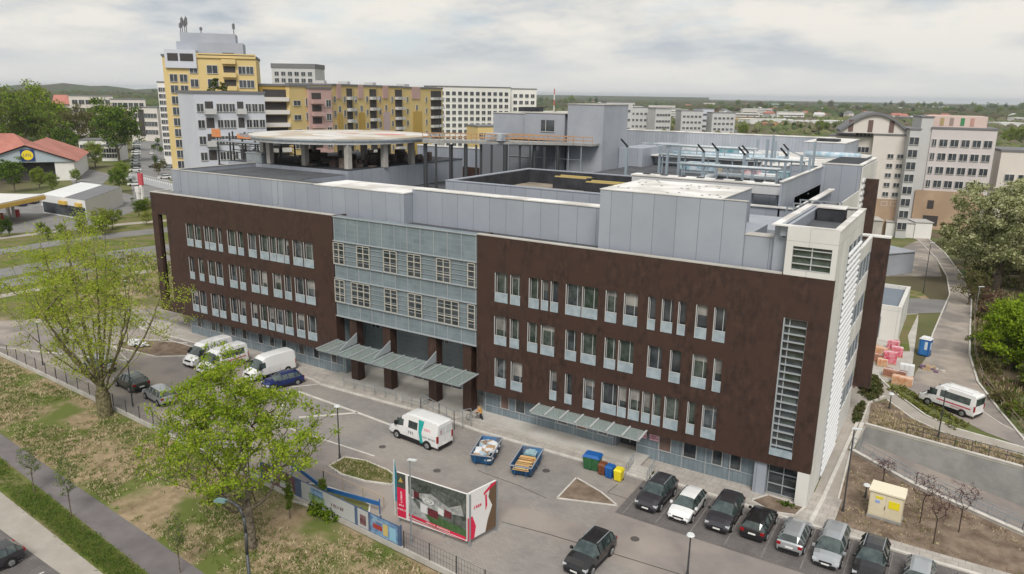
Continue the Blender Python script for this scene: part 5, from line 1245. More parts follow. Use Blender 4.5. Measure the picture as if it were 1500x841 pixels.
tag(bs.build('blue_tape_barrier', mat('blue_tape', (.03, .13, .35), rough=.5)), 'long blue barrier strip between posts behind the banner fence', 'barrier')
railing('low barrier of pale bars along the path edge in front of the billboard', [(-37.6, -17.2), (-34.5, -17.3), (-27.6, -17.8)], h=1.0, step=2.2, m=mat('pale_wood_rail', (.42, .32, .24), rough=.8), bars=1)
# ------------------------------------------------------------------ street lamps
lampw = mat('lamp_head_pale', (.62, .65, .66), rough=.4)
def lamp(label, x, y, h, kind='post', m=darksteel, z=0, rz=0, group='slim park lamps around the yard', reach=1.0):
    t = thing('street_lamp', label, 'street lamp', (x, y, z), rz, group)
    a = MB(); a.tube((0, 0, 0), (0, 0, .5), .10, .09, 10); a.tube((0, 0, .5), (0, 0, h-.1), .065, .05, 10); a.build('pole', m, t)
    if kind == 'post':
        a = MB(); a.bar((-.15, 0, h-.02), (.55, 0, h+.10), .26, .07); a.build('lamp_head', lampw, t)
    elif kind == 'disc':
        a = MB(); a.tube((0, 0, h-.12), (0, 0, h+.02), .07, .26, 16); a.tube((0, 0, h+.02), (0, 0, h+.12), .28, .22, 16); a.build('lamp_head', lampw, t)
    return t
lamp('dark lamp post with white head between the island and the road, mid left', -36.2, -13.7, 4.9, 'disc')
lamp('grey lamp post standing in front of the billboard', -22.95, -20.2, 6.5, 'post', steel)
lamp('lamp post with white round head at the bottom edge in front of the parked row', -5.0, -13.4, 3.2, 'disc', z=0)
lamp('dark lamp post at the left end of the boundary wall', -80.8, -15.6, 5.2, 'post')
lamp('dark lamp post right of the big left tree', -61.4, -16.9, 5.0, 'post')
lamp('dark lamp post near the left corner of the building', -89.3, .2, 5.6, 'post')
lamp('tall dark lamp post at the corner by the soil bed and footpath', 2.5, 1.3, 7.0, 'post', z=0)
lamp('pale path lamp beside the curved footpath', 3.4, 25.6, 1.6, 'disc')
lamp('slim dark lamp post on the slope above the ramp', 8.1, 20.4, 5.0, 'disc')
lamp('wooden lamp pole beside the access road in front of the far sheds', 3.0, 82.0, 8.6, 'post')
lamp('short white bollard light on the soil bed beside the tall lamp', 3.7, 4.5, 1.1, 'disc')
lamp('pale lamp between the right hand trees', 10.5, 70.0, 4.8, 'post', steel)
# curved lamp in front of the second tree
t = thing('street_lamp', 'tall curved dark street lamp with green grey head in front of the round leafy tree', 'street lamp', (-28.6, -33.2, 0))
bx0, bz0 = FY(363, 841, -33.2); 
pts = [(0, 0, 0)]
for (u, v) in ((362, 812), (360, 780), (357, 758), (351, 744), (341, 736), (330, 734)): x, z_ = FY(u, v, -33.2); pts.append((x+28.6, 0, z_))
pts[0] = (pts[1][0]+.15, 0, 0); a = MB()
for k in range(len(pts)-1): a.tube(pts[k], pts[k+1], .10-.008*k, .092-.008*k, 10)
a.build('pole', darksteel, t, True)
e = pts[-1]; a = MB(); a.bar((e[0]+.05, 0, e[2]), (e[0]-.85, 0, e[2]-.22), .30, .13); a.bar((e[0]-.1, 0, e[2]+.06), (e[0]-.7, 0, e[2]-.08), .2, .08); a.build('lamp_head', mat('lamp_head_green', (.16, .26, .26), rough=.4), t)
# white road sign posts near lower right
# ------------------------------------------------------------------ utility cabinet
t = thing('utility_cabinet', 'large beige electrical cabinet with yellow labels on bare soil', 'cabinet', (5.35, 2.15, 0), math.radians(-3))
beige = mat('cabinet_beige', (.60, .53, .38), (.66, .59, .44), scale=1.5, rough=.6)
a = MB(); a.box(-1.15, -.55, .22, 1.15, .55, 2.2); a.build('case', beige, t)
a = MB(); a.add([(-1.25, -.66, 2.2), (1.25, -.66, 2.2), (1.25, .66, 2.2), (-1.25, .66, 2.2), (-1.25, -.66, 2.32), (1.25, -.66, 2.32), (1.2, .66, 2.55), (-1.2, .66, 2.55)], [(3,2,1,0), (4,5,6,7), (0,1,5,4), (1,2,6,5), (2,3,7,6), (3,0,4,7)]); a.build('roof', mat('cabinet_roof_beige', (.70, .64, .50), rough=.6), t)
for sx in (-1.1, .02):
    a = MB(); a.box(sx, -.575, .3, sx+1.08, -.552, 2.1); a.build('door', beige, t)
a = MB(); a.box(-1.2, -.6, 0, 1.2, .6, .22); a.build('plinth', concd, t)
a = MB(); a.box(.2, -.60, 1.15, .95, -.58, 1.75); a.box(-.72, -.60, 1.72, -.22, -.58, 1.90); a.build('warning_label', byl, t)
a = MB(); a.box(-.72, -.60, 1.35, -.42, -.58, 1.55); a.build('blue_label', mat('label_blue', (.25, .35, .65), rough=.5), t)
a = MB(); a.box(-.06, -.60, .9, -.02, -.576, 1.2); a.build('handle', blackm, t)
# ------------------------------------------------------------------ portable toilet
t = thing('portable_toilet', 'blue portable toilet cabin with white roof at the roadside', 'toilet', (5.3, 46.9, 0), math.radians(-12))
a = MB(); a.box(-.6, -.6, .1, .6, .6, 2.15); a.build('cabin', mat('toilet_blue', (.01, .09, .30), (.02, .13, .36), scale=.5, rough=.45), t)
a = MB(); a.box(-.66, -.66, 2.15, .66, .66, 2.2); a.box(-.5, -.55, 2.2, .5, .55, 2.36); a.build('roof', whitem, t)
a = MB(); a.box(-.4, -.63, .2, .4, -.602, 2.0); a.build('door', mat('toilet_blue_light', (.03, .16, .42), rough=.45), t)
a = MB(); a.box(.05, -.65, .9, .38, -.632, 1.9); a.box(.602, -.2, .8, .63, .3, 1.7); a.build('notice', mat('toilet_notice', (.55, .62, .68), rough=.5), t)
a = MB(); a.box(-.65, -.65, 0, .65, .65, .1); a.build('base', blackm, t)
# ------------------------------------------------------------------ pallets of blocks on the right
brickm = mat('brick_red_pack', (.34, .14, .09), (.42, .22, .15), scale=.5, rough=.8, grid=(.5, .3), line=(.20, .09, .07), lw=.02); foilr = mat('red_wrapping_film', (.50, .04, .09), (.68, .30, .34), scale=.35, rough=.4)
woodp = mat('pallet_wood', (.40, .29, .18), rough=.85)
def pallet(u, v, m, h, w_, d_, lb, top=None, grp='pallets of wrapped building blocks by the end wall'):
    x, y = G(u, v); t = thing('pallet', lb, 'pallet', (x, y, 0), random.uniform(-.2, .2), grp)
    a = MB()
    for k in range(3): a.box(-w_/2, -d_/2+k*(d_-.12)/2, 0, w_/2, -d_/2+k*(d_-.12)/2+.12, .12)
    a.box(-w_/2, -d_/2, .12, w_/2, d_/2, .15); a.build('base', woodp, t)
    a = MB(); nx = 3
    for i in range(nx):
        for j in range(2): a.box(-w_/2+.02+i*(w_-.04)/nx+.01, -d_/2+.02+j*(d_-.04)/2+.01, .15, -w_/2+.02+(i+1)*(w_-.04)/nx-.01, -d_/2+.02+(j+1)*(d_-.04)/2-.01, h-random.uniform(0, .12))
    a.build('wrapped_load', m, t)
    a = MB(); a.box(-w_/2-.01, -.06, .15, w_/2+.01, .0, h+.01); a.build('strap', whitem, t)
orp = mat('orange_pack', (.55, .24, .12), (.60, .40, .26), scale=.4, rough=.7); whp = mat('white_pack', (.66, .68, .69), rough=.5)
for (u, v, m, h, w_, d_, lb) in [(1287, 519, orp, 1.0, 1.9, 1.3, 'orange pallet load close to the brown fin'), (1308, 512, foilr, 1.2, 1.3, 1.2, 'red wrapped pallet load, furthest back of the cluster'), (1313, 522, foilr, 1.3, 1.3, 1.2, 'red wrapped pallet load behind the largest one'),
    (1302, 532, foilr, 1.5, 1.5, 1.3, 'tallest red wrapped pallet load in front'), (1287, 530, brickm, 1.0, 1.3, 1.1, 'brick red pallet load left of the tall red one'), (1292, 536, orp, .9, 1.1, 1.0, 'dull orange pallet load left front of the tall red one'), (1310, 553, brickm, .95, 2.4, 1.1, 'long brick coloured pallet load left of the white box'),
    (1321, 563, orp, .95, 2.1, 1.2, 'orange pallet load nearest to the minibus'), (1327, 551, whp, 1.5, 1.5, 1.2, 'white wrapped pallet load behind the orange one')]:
    pallet(u, v, m, h, w_, d_, lb)
x, y = G(1248, 566)
a = MB(); rr_ = random.Random(4)
for k in range(14): a.box(*(q := (rr_.uniform(-.6, .4), rr_.uniform(-.5, .3), 0)), q[0]+rr_.uniform(.2, .5), q[1]+rr_.uniform(.2, .5), rr_.uniform(.3, 1.2))
tag(a.build('rubble_pile', mat('brown_sacks', (.16, .09, .07), (.25, .18, .14), scale=.4), None, False, (x, y, 0)), 'small pile of brown sacks against the pale end wall', 'pile', kind='stuff')
x, y = G(1363, 543); a = MB()
for k in range(16): q = (rr_.uniform(-1.4, 1.2), rr_.uniform(-.7, .5), 0); a.box(*q, q[0]+rr_.uniform(.2, .6), q[1]+rr_.uniform(.2, .6), rr_.uniform(.1, .5), rr_.randrange(3))
tag(a.build('debris_pile', [mat('pale_debris', (.50, .46, .42), rough=.9), mat('purple_debris', (.16, .10, .16), rough=.9), woodp], None, False, (x, y, 0)), 'loose debris lying at the roadside behind the minibus', 'debris', kind='stuff')
x, y = G(204, 508); a = MB(); a.box(-1.2, -.5, .25, .9, .5, .55); a.box(-1.2, -.5, .55, -.2, .5, .8); a.box(.9, -.08, .3, 1.5, .08, .4)
for sy in (-.55, .55): a.tube((0, sy-.06, .25), (0, sy+.06, .25), .25, None, 14, 1)
tag(a.build('small_trailer', [whitem, rubber], None, False, (x, y, 0), .3), 'small white two wheeled trailer on the edge of the soil bed', 'trailer')
# concrete block by the road sign
# ------------------------------------------------------------------ person
def person(label, loc, rz):
    t = thing('person', label, 'person', (loc[0], loc[1], loc[2]), rz)
    J = [(0,0,.92,.15), (0,.02,1.12,.15), (.10,.03,1.34,.17), (.20,.03,1.46,.075), (.26,.03,1.56,.085), (.30,.03,1.68,.10), (.30,.03,1.76,.07),   # pelvis, waist, chest, neck, head
         (.10,-.20,1.38,.075), (.26,-.27,1.14,.05), (.48,-.22,1.06,.035),   # arm
         (.10,.26,1.38,.075), (.26,.33,1.14,.05), (.48,.28,1.06,.035),
         (.0,-.11,.86,.11), (.12,-.13,.50,.075), (-.02,-.14,.10,.05), (.14,-.15,.05,.045),
         (.0,.13,.86,.11), (-.10,.14,.50,.075), (-.30,.15,.12,.05), (-.17,.16,.05,.045)]
    E_ = [(0,1), (1,2), (2,3), (3,4), (4,5), (5,6), (2,7), (7,8), (8,9), (2,10), (10,11), (11,12), (0,13), (13,14), (14,15), (15,16), (0,17), (17,18), (18,19), (19,20)]
    me = bpy.data.meshes.new('body'); me.from_pydata([j[:3] for j in J], E_, []); o = link('body', me, t)
    sm = o.modifiers.new('skin', 'SKIN'); 
    for k, j in enumerate(J): me.skin_vertices[0].data[k].radius = (j[3], j[3])
    me.skin_vertices[0].data[0].use_root = True
    o.modifiers.new('sub', 'SUBSURF').levels = 2; o.modifiers['sub'].render_levels = 2
    bpy.context.view_layer.update(); dg = bpy.context.evaluated_depsgraph_get(); ev = bpy.data.meshes.new_from_object(o.evaluated_get(dg))
    o.modifiers.clear(); o.data = ev
    ev.materials.clear(); 
    for m in (mat('orange_jacket', (.60, .22, .04), (.50, .34, .10), scale=.3, rough=.8), mat('dark_trousers', (.02, .02, .03), rough=.85), mat('skin', (.45, .28, .20), rough=.6)): ev.materials.append(m)
    for p in ev.polygons:
        c = p.center; p.use_smooth = True
        p.material_index = 2 if (c.z > 1.50 and c.x > .15) or (c.x > .40 and 1.0 < c.z < 1.15) else (1 if c.z < .95 else 0)
    h = MB()
    for k in range(6):
        z0, z1 = 1.70+k*.03, 1.73+k*.03; r0, r1 = .125*math.cos(k/6*1.3), .125*math.cos((k+1)/6*1.3); h.tube((.29, .03, z0), (.29, .03, z1), r0, r1, 12)
    h.build('hair', mat('dark_hair', (.03, .02, .015), rough=.8), t, True)
    for s_ in (-.22, .28):
        f = MB()
        for q in range(5): 
            a0 = Vector((.47, s_-.03+q*.015, 1.06)); a1 = a0+Vector((.07-(.02 if q in (0, 4) else 0), 0, -.02)); a2 = a1+Vector((.02, 0, -.04)); f.tube(a0, a1, .009, .008, 6); f.tube(a1, a2, .008, .006, 6)
        f.build('fingers', mat('skin', (.45, .28, .20)), t, True)
    return t
pr_ = person('person in an orange jacket and dark trousers leaning over a bicycle by the facade', (-30.05, -.75, .13), math.radians(200))
t = thing('bicycle', 'dark bicycle held by the person in the orange jacket beside the entrance terrace', 'bicycle', (-30.65, -.95, .13), math.radians(200))
for wx in (-.52, .52):
    a = MB(); a_n = 20
    for k in range(a_n): a.tube((wx+.33*math.cos(2*PI*k/a_n), 0, .34+.33*math.sin(2*PI*k/a_n)), (wx+.33*math.cos(2*PI*(k+1)/a_n), 0, .34+.33*math.sin(2*PI*(k+1)/a_n)), .02, None, 5)
    for k in range(8): a.tube((wx, 0, .34), (wx+.32*math.cos(2*PI*k/8), 0, .34+.32*math.sin(2*PI*k/8)), .004, None, 4)
    a.build('wheel', rubber, t)
a = MB()
for p, q in (((-.52, 0, .34), (-.1, 0, .30)), ((-.1, 0, .30), (.38, 0, .80)), ((-.1, 0, .30), (-.22, 0, .82)), ((-.22, 0, .82), (.36, 0, .84)), ((.38, 0, .95), (.52, 0, .34)), ((-.52, 0, .34), (-.2, 0, .78))): a.tube(p, q, .018, None, 6)
a.build('frame', darksteel, t)
a = MB(); a.tube((.36, -.28, 1.0), (.36, .28, 1.0), .015, None, 6); a.build('handlebar', darksteel, t)
a = MB(); a.box(-.36, -.06, .84, -.10, .06, .90); a.build('saddle', blackm, t)
# ------------------------------------------------------------------ trees
def NW(n):
    a = ['zeroth', 'first', 'second', 'third', 'fourth', 'fifth', 'sixth', 'seventh', 'eighth', 'ninth', 'tenth']
    return a[n]
def skeleton(seed, H_, crown, trunk_h, ntarget, step=.5, vase=False, lean=(0, 0), steep=.2, taper=.0, limbs=()):
    """grow limbs from the trunk towards points spread through the crown; crown=(cx,cy,cz,rx,ry,rz)"""
    r = random.Random(seed); nodes = []; par = []
    k = max(2, int(trunk_h/step))
    for i in range(k+1):
        f = i/k; nodes.append(Vector((lean[0]*f*f+r.uniform(-.02, .02)*step, lean[1]*f*f+r.uniform(-.02, .02)*step, trunk_h*f))); par.append(i-1)
    T = []
    cx, cy, cz, rx, ry, rz = crown
    while len(T) < ntarget:
        p = Vector((r.uniform(-1, 1), r.uniform(-1, 1), r.uniform(-1, 1)))
        if p.length > 1 or p.length < .25: continue
        if r.random() > .35+.65*p.length: continue
        tp = 1-taper*max(0, p.z); p = Vector((p.x*tp, p.y*tp, p.z))
        lump = .78+.22*math.sin(p.x*5+seed)*math.cos(p.y*4.3+seed*2)+.12*math.sin(p.z*7+p.x*3)
        q = Vector((cx+p.x*rx*lump, cy+p.y*ry*lump, cz+p.z*rz*lump))
        if vase and math.hypot(q.x, q.y) > .4*(q.z-trunk_h*.8)+1.6: continue
        T.append(q)
    base = nodes[-1]
    T.sort(key=lambda q: (q-base).length)
    tips = []; j0 = len(nodes)-1
    for li, q in enumerate(limbs):
        prev = max(0, j0-li % 3); a = nodes[prev]; q = Vector(q); m_ = max(2, int((q-a).length/step)); side = Vector((q.x-a.x, q.y-a.y, 0))*.14
        for i in range(1, m_+1):
            f = i/m_; nodes.append(a.lerp(q, f)+side*math.sin(PI*f)+Vector((r.uniform(-.06, .06), r.uniform(-.06, .06), 0))); par.append(prev); prev = len(nodes)-1
        tips.append(prev)
    arr = np.array([list(v) for v in nodes])
    for q in T:
        d = np.array(q)-arr; dist = np.linalg.norm(d, axis=1)
        low = np.where(arr[:, 2] > q.z-steep*dist, 6.0, 0)+np.where(arr[:, 2] < trunk_h*.75, 5.0, 0)
        j = int(np.argmin(dist+low)); a = nodes[j]; L = (q-a).length
        m_ = max(1, int(L/step)); prev = j; add = []
        bend = Vector((r.uniform(-.12, .12), r.uniform(-.12, .12), -.10))*L
        for i in range(1, m_+1):
            f = i/m_; v = a.lerp(q, f)+bend*math.sin(PI*f)+Vector((r.uniform(-.05, .05), r.uniform(-.05, .05), r.uniform(-.05, .05)))*step
            nodes.append(v); par.append(prev); prev = len(nodes)-1; add.append(list(v))
        arr = np.vstack([arr, np.array(add)]); tips.append(prev)
    return nodes, par, tips
def radii(nodes, par, r0, tip=.018):
    n = len(nodes); acc = [0.0]*n; child = [0]*n
    tip = min(tip, r0*.2); N0 = n-len(set(par)); expo = max(1.25, math.log(max(3, N0))/math.log(r0/tip))
    for i in range(n-1, -1, -1):
        if child[i] == 0: acc[i] = tip**expo
        if par[i] >= 0: acc[par[i]] += acc[i]; child[par[i]] += 1
    return [min(r0, a**(1/expo)) for a in acc]
def wood(nodes, par, rad, n=6, minr=0.0):
    mb = MB()
    for i in range(1, len(nodes)):
        if rad[i] < minr: continue
        a_, b_ = nodes[par[i]], nodes[i]; ext = (b_-a_).normalized()*rad[i]*.3 if rad[i] > .08 else Vector((0, 0, 0))
        mb.tube(a_-ext, b_+ext*.6, min(rad[par[i]], rad[i]*1.35), rad[i], 12 if rad[i] > .2 else (n if rad[i] > .06 else 4), caps=False)
    return mb
def leaves(centres, per, spread, size, seed, mats=1, droop=0.0, fl=.7):
    r = np.random.RandomState(seed); C_ = np.repeat(np.array([list(c) for c in centres]), per, axis=0); n = len(C_)
    P = r.normal(size=(n, 3)); P /= np.linalg.norm(P, axis=1)[:, None]; P *= (r.rand(n)**.6*spread)[:, None]; P[:, 2] = P[:, 2]*fl - droop*r.rand(n)
    C_ = C_+P; a = r.normal(size=(n, 3)); a /= np.linalg.norm(a, axis=1)[:, None]; b = r.normal(size=(n, 3)); b = np.cross(a, b); b /= np.linalg.norm(b, axis=1)[:, None]
    s = size*(.6+.8*r.rand(n))[:, None]
    V = np.stack([C_-a*s*.6, C_-b*s*.38, C_+a*s*.6, C_+b*s*.38], 1).reshape(-1, 3)
    m = (r.rand(n)*mats).astype(int)
    return V, m
def leafmesh(name, V, m, mats):
    n = len(V)//4; me = bpy.data.meshes.new(name); me.vertices.add(len(V)); me.vertices.foreach_set('co', V.astype(np.float32).ravel())
    me.loops.add(n*4); me.loops.foreach_set('vertex_index', np.arange(n*4, dtype=np.int32)); me.polygons.add(n)
    me.polygons.foreach_set('loop_start', np.arange(0, n*4, 4, dtype=np.int32)); me.polygons.foreach_set('loop_total', np.full(n, 4, dtype=np.int32))
    for q in mats: me.materials.append(q)
    me.polygons.foreach_set('material_index', m.astype(np.int32)); me.update(); me.validate(); return me
lf_a = leafmat('leaf_fresh_green', (.23, .34, .02), (.34, .45, .03), 1.0); lf_b = leafmat('leaf_mid_green', (.15, .25, .018), (.22, .32, .028), 1.0)
lf_y = leafmat('leaf_yellow_green', (.32, .38, .045), (.42, .46, .07), 1.0); lf_d = leafmat('leaf_dark_green', (.03, .065, .018), (.06, .10, .025), 1.5)
lf_o = leafmat('leaf_olive', (.14, .16, .045), (.20, .21, .08), 1.5); lf_w = leafmat('leaf_pale_willow', (.46, .48, .24), (.56, .57, .36), 1.5)
lf_br = leafmat('leaf_brownish', (.16, .11, .05), (.12, .11, .04), 1.5); lf_r = leafmat('leaf_purple', (.09, .022, .04), (.14, .05, .06), .5)
def tree(name, label, loc, seed, H_, crown, trunk_h, nt, r0, per, spread, size, lmats, barkm=bark, vase=False, step=.5, group=None, lean=(0, 0), steep=.2, taper=.0, limbs=(), inner=0.35, cat='tree', rz=0, droop=0, minr=0, sub=None):
    t = thing(name, label, cat, (loc[0], loc[1], 0), rz, group)
    nd, pr, tips = skeleton(seed, H_, crown, trunk_h, nt, step, vase, lean, steep, taper, limbs); rad = radii(nd, pr, r0)
    wood(nd, pr, rad, 8, minr).build('trunk', barkm, t, True)
    r = random.Random(seed+1); cs = [nd[i] for i in tips]
    for i in range(len(nd)):
        if rad[i] < .035 and r.random() < inner: cs.append(nd[i])
    if sub: cs = [c for c in cs if r.random() < sub]
    V, m = leaves(cs, per, spread, size, seed, len(lmats), droop); link('crown', leafmesh('crown', V, m, lmats), t)
    return t
tree('old_poplar_tree', 'big old tree with many spreading stems and thin young foliage beside the boundary wall', (-61.6, -19.6), 11, 20, (-1.5, 0, 11.6, 12.5, 8, 8.4), 3.0, 560, .66, 40, 1.0, .14, [lf_y, lf_a, lf_y], barkg, vase=False, lean=(-.6, .2), steep=1.1, inner=.16, limbs=[(-12, 1, 10.5), (-9.5, -2, 14), (-7, 2, 16.5), (-5, -1.5, 18.5), (-3, 1.5, 19.5), (-1, -1, 19.5), (1.2, 1.5, 19), (3.5, -1, 18.5), (5.8, 1, 17), (8, -.5, 14.5), (9.6, .5, 12), (-12.5, -1, 7.5), (0, -5, 14), (-4, 5, 14), (4, 5, 13), (-6, -5, 12)])
tree('maple_tree', 'round fresh green tree standing in dry grass left of the banner fence', (-31.9, -26.7), 5, 14, (-1.9, 0.3, 8.8, 7.6, 6.4, 5.9), 3.4, 560, .29, 32, .60, .16, [lf_a, lf_b, lf_a, lf_y], bark, lean=(-.5, .2), steep=.5, taper=.45, inner=.3)
for i, (x, y, s, lb) in enumerate([(-52.2, -31.0, 4.6, 'thin young tree leftmost of the three saplings on the lawn strip'), (-46.2, -31.4, 5.2, 'thin young tree in the middle of the three saplings'), (-33.6, -31.2, 4.8, 'thin young tree rightmost of the three saplings, by the cycle path')]):
    tree('sapling', lb, (x, y), 40+i, s, (0, 0, s*.66, .95, .95, s*.36), s*.40, 60, .045, 14, .26, .085, [lf_b, lf_o, leafmat('leaf_blue_green', (.10, .15, .09), (.14, .19, .12))], bark, step=.3, group='young trees on the lawn strip')
for i, (u, v, s, lb) in enumerate([(1347, 768, 4.6, 'purple leaved young tree leftmost, right beside the beige cabinet'), (1367, 797, 4.8, 'purple leaved young tree standing nearest to the parked cars'), (1404, 780, 4.4, 'purple leaved young tree rightmost of the group on bare soil'), (1293, 708, 2.4, 'small purple shrub by the ramp edge above the cabinet')]):
    x, y = G(u, v); tree('plum_sapling', lb, (x, y), 60+i, s, (0, 0, s*.72, 1.25, 1.1, s*.30), s*.42, 70, .04, 9, .22, .06, [lf_r, mat('purple_twig', (.10, .05, .05), rough=.8)], mat('dark_bark', (.05, .035, .03), rough=.9), step=.3, group='purple leaved young trees on the soil bed')
for i, (u, v, s) in enumerate([(425, 760, 3.6), (474, 748, 3.2)]):
    x, y = G(u, v); tree('columnar_shrub', ['slim columnar conifer left, behind the banner fence', 'slim columnar conifer right, behind the banner fence'][i], (x, y), 70+i, s, (0, 0, s*.52, .32, .32, s*.46), s*.2, 60, .06, 26, .2, .10, [lf_o, lf_b], bark, step=.25, cat='shrub')
def bush(name, label, x, y, rx, ry, h, seed, mats_, size=.16, nn=140, per=26, group=None, cat='bush', rz=0):
    r = random.Random(seed); cs = []
    while len(cs) < nn:
        p = Vector((r.uniform(-1, 1), r.uniform(-1, 1), r.uniform(0, 1)))
        if p.length > 1: continue
        cs.append(Vector((p.x*rx, p.y*ry, p.z*h)))
    V, m = leaves(cs, per, min(rx, ry, h)*.28, size, seed, len(mats_)); V[:, 2] = np.maximum(V[:, 2], .01)
    o = link(name, leafmesh(name, V, m, mats_), None, (x, y, 0), rz); return tag(o, label, cat, group)
x, y = G(480, 752); bush('low_shrub', 'bright green spreading low shrub behind the banner fence', x, y, 1.9, 1.1, .9, 3, [lf_b, lf_d, lf_a])
bush('clipped_hedge', 'long dark clipped hedge beside the brown fin and pallets', 1.0, 30.5, 1.2, 4.3, 1.0, 4, [lf_d, lf_br, lf_o], nn=260, cat='hedge', rz=.1)
bush('clipped_hedge', 'short narrow hedge beside the pale end wall on the footpath', -.0+.9, 22.4, .5, 3.2, .8, 6, [lf_d, lf_br, lf_o], nn=120, cat='hedge')
bush('low_shrub', 'small green shrub in the corner bed by the white end wall', -1.3, -.35, .9, .35, .4, 8, [lf_b, lf_d], nn=30, size=.12)
ORDW_ = ['first', 'second', 'third', 'fourth', 'fifth', 'sixth', 'seventh', 'eighth', 'ninth', 'tenth', 'eleventh', 'twelfth', 'thirteenth', 'fourteenth', 'fifteenth']
# rows of low yellowish plants beside the path
mb_c = []
r = random.Random(5)
for k in range(15):
    f = k/14; x, y = 3.0+f*6.2, 31.2-f*7.4
    for q in range(2):
        bush('border_plant', ORDW_[k]+' low yellow green border plant of the '+('front', 'back')[q]+' row, counted from the brown fin', x+q*1.0+r.uniform(-.1, .1), y+q*1.1+r.uniform(-.1, .1), .42, .42, .55, 90+k*2+q, [lf_y, lf_br, lf_o], .12, 14, 12, group='border plants in rows beside the footpath', cat='plant')
# grass tufts over the near verges
def tufts(name, label, poly_pts, n, seed, mats_, h=(.10, .32), clump=9, avoid=None, w_=.035):
    r = np.random.RandomState(seed); pts = np.array(poly_pts); x0, y0 = pts.min(0); x1, y1 = pts.max(0)
    def inside(px_, py_):
        res = np.zeros(len(px_), bool); j = len(pts)-1
        for i in range(len(pts)):
            xi, yi = pts[i]; xj, yj = pts[j]
            c = ((yi > py_) != (yj > py_)) & (px_ < (xj-xi)*(py_-yi)/(yj-yi+1e-9)+xi); res ^= c; j = i
        return res
    X = r.uniform(x0, x1, n*4); Y = r.uniform(y0, y1, n*4)
    dens = np.sin(X*.55+seed)+np.sin(Y*.9+X*.21)+np.sin(X*.19-Y*.41+2)+r.normal(size=n*4)*.8
    k = inside(X, Y) & (dens > (-.1 if n < 12000 else -1.6)); X, Y = X[k][:n], Y[k][:n]; n = len(X)
    X = np.repeat(X, clump)+r.normal(size=n*clump)*.16; Y = np.repeat(Y, clump)+r.normal(size=n*clump)*.16; N_ = n*clump
    a = r.rand(N_)*2*PI; hh = r.uniform(h[0], h[1], N_); lx, ly = r.normal(size=N_)*.10, r.normal(size=N_)*.10
    wx, wy = np.cos(a)*w_, np.sin(a)*w_; Z = np.zeros(N_)+.01
    V = np.stack([np.stack([X-wx, Y-wy, Z], 1), np.stack([X+wx, Y+wy, Z], 1), np.stack([X+wx*.3+lx, Y+wy*.3+ly, hh], 1), np.stack([X-wx*.3+lx, Y-wy*.3+ly, hh], 1)], 1).reshape(-1, 3)
    m = np.repeat((r.rand(n)*len(mats_)).astype(int), clump); return tag(link(name, leafmesh(name, V, m, mats_), None), label, None, kind='stuff')
gr_g = leafmat('grass_blade_green', (.11, .18, .03), (.16, .23, .04)); gr_s = mat('grass_blade_straw', (.52, .42, .27), (.40, .33, .20), scale=.5, rough=.9); gr_o = leafmat('grass_blade_olive', (.19, .21, .06), (.26, .25, .09))
VERGE = [(-100, -16.8), (-88.5, -17.2), (-59.8, -19.1), (-22, -22.1), (4, -24.3), (4, -40), (-15, -31.5), (-32.1, -30.0), (-65.6, -26.8), (-100, -22.6)]
tufts('grass', 'mixed green and straw coloured grass on the verge beyond the cycle path', VERGE, 9000, 3, [gr_g, gr_s, gr_s, gr_o, gr_g], (.05, .20))
tufts('grass', 'short green grass on the lawn strip between cycle path and pavement', [(-90, -24.9), (-61.4, -29.7), (-35, -32.7), (-20, -34), (-20, -35.2), (-37.8, -33.7), (-54.4, -32.1), (-90, -28.7)], 15000, 4, [gr_g, gr_o, gr_g, gr_g], (.05, .15))
tufts('grass', 'sparse brown weeds on the bare soil around the cabinet and the ramp', [(2.6, -.8), (28, -1.1), (14, 4.7), (7, 8.3), (1.6, 12.2)], 500, 5, [gr_s, gr_o, mat('dead_weed', (.16, .10, .07), rough=.9)], (.04, .16), 6)
tufts('grass', 'dry tufts on the slope between ramp and footpath', [(2.2, 20.2), (14.8, 18.2), (24, 17), (14, 20.8), (8.6, 21.8), (5.6, 24), (3.0, 27.6), (1.8, 26)], 700, 6, [gr_s, gr_o, gr_s], (.08, .3), 7)
tufts('grass', 'rough weeds over the sandy ground left of the building', [(-140, 20), (-100, -8), (-97, 4), (-92, 22), (-110, 40)], 3500, 7, [gr_o, gr_g, gr_s], (.15, .5), 8, w_=.06)
tufts('grass', 'short olive grass on the narrow island in the yard', px([(484, 684), (505, 673), (535, 678), (566, 691), (584, 705), (570, 709), (535, 704), (502, 694)]), 500, 8, [gr_o, gr_g, gr_s], (.14, .24), 8)
tufts('grass', 'brown and olive undergrowth below the right hand trees', px([(1430, 380), (1500, 350), (1600, 500), (1600, 640), (1505, 635), (1468, 598), (1438, 556), (1428, 520), (1429, 440), (1414, 402)]), 9000, 9, [gr_s, gr_o, mat('dead_weed', (.16, .10, .07)), mat('dead_weed', (.16, .10, .07)), gr_g], (.15, .7), 8, w_=.07)
for i, (u, v, h_) in enumerate([(1440, 470, 1.6), (1432, 500, 1.3), (1446, 545, 1.8), (1455, 520, 2.4), (1470, 590, 1.5), (1490, 610, 1.7), (1436, 440, 1.8), (1425, 415, 1.5)]):
    x, y = G(u, v); bush('scrub_bush', NW(i+1)+' scrubby bush of those along the right side of the access road', x, y, 1.5, 1.3, h_, 300+i, [lf_o, lf_br, lf_b] if i % 2 else [lf_br, lf_o], .16, 70, 22, group='scrub bushes along the access road')
wp = px([(1424, 440), (1422, 480), (1422, 520), (1434, 560), (1464, 600), (1502, 645)]); railing('low rail fence following the right edge of the access road bend', [(a_+.35, b_) for a_, b_ in wp], h=1.0, step=2.2, m=mat('weathered_wood', (.22, .18, .14), rough=.9), bars=2)
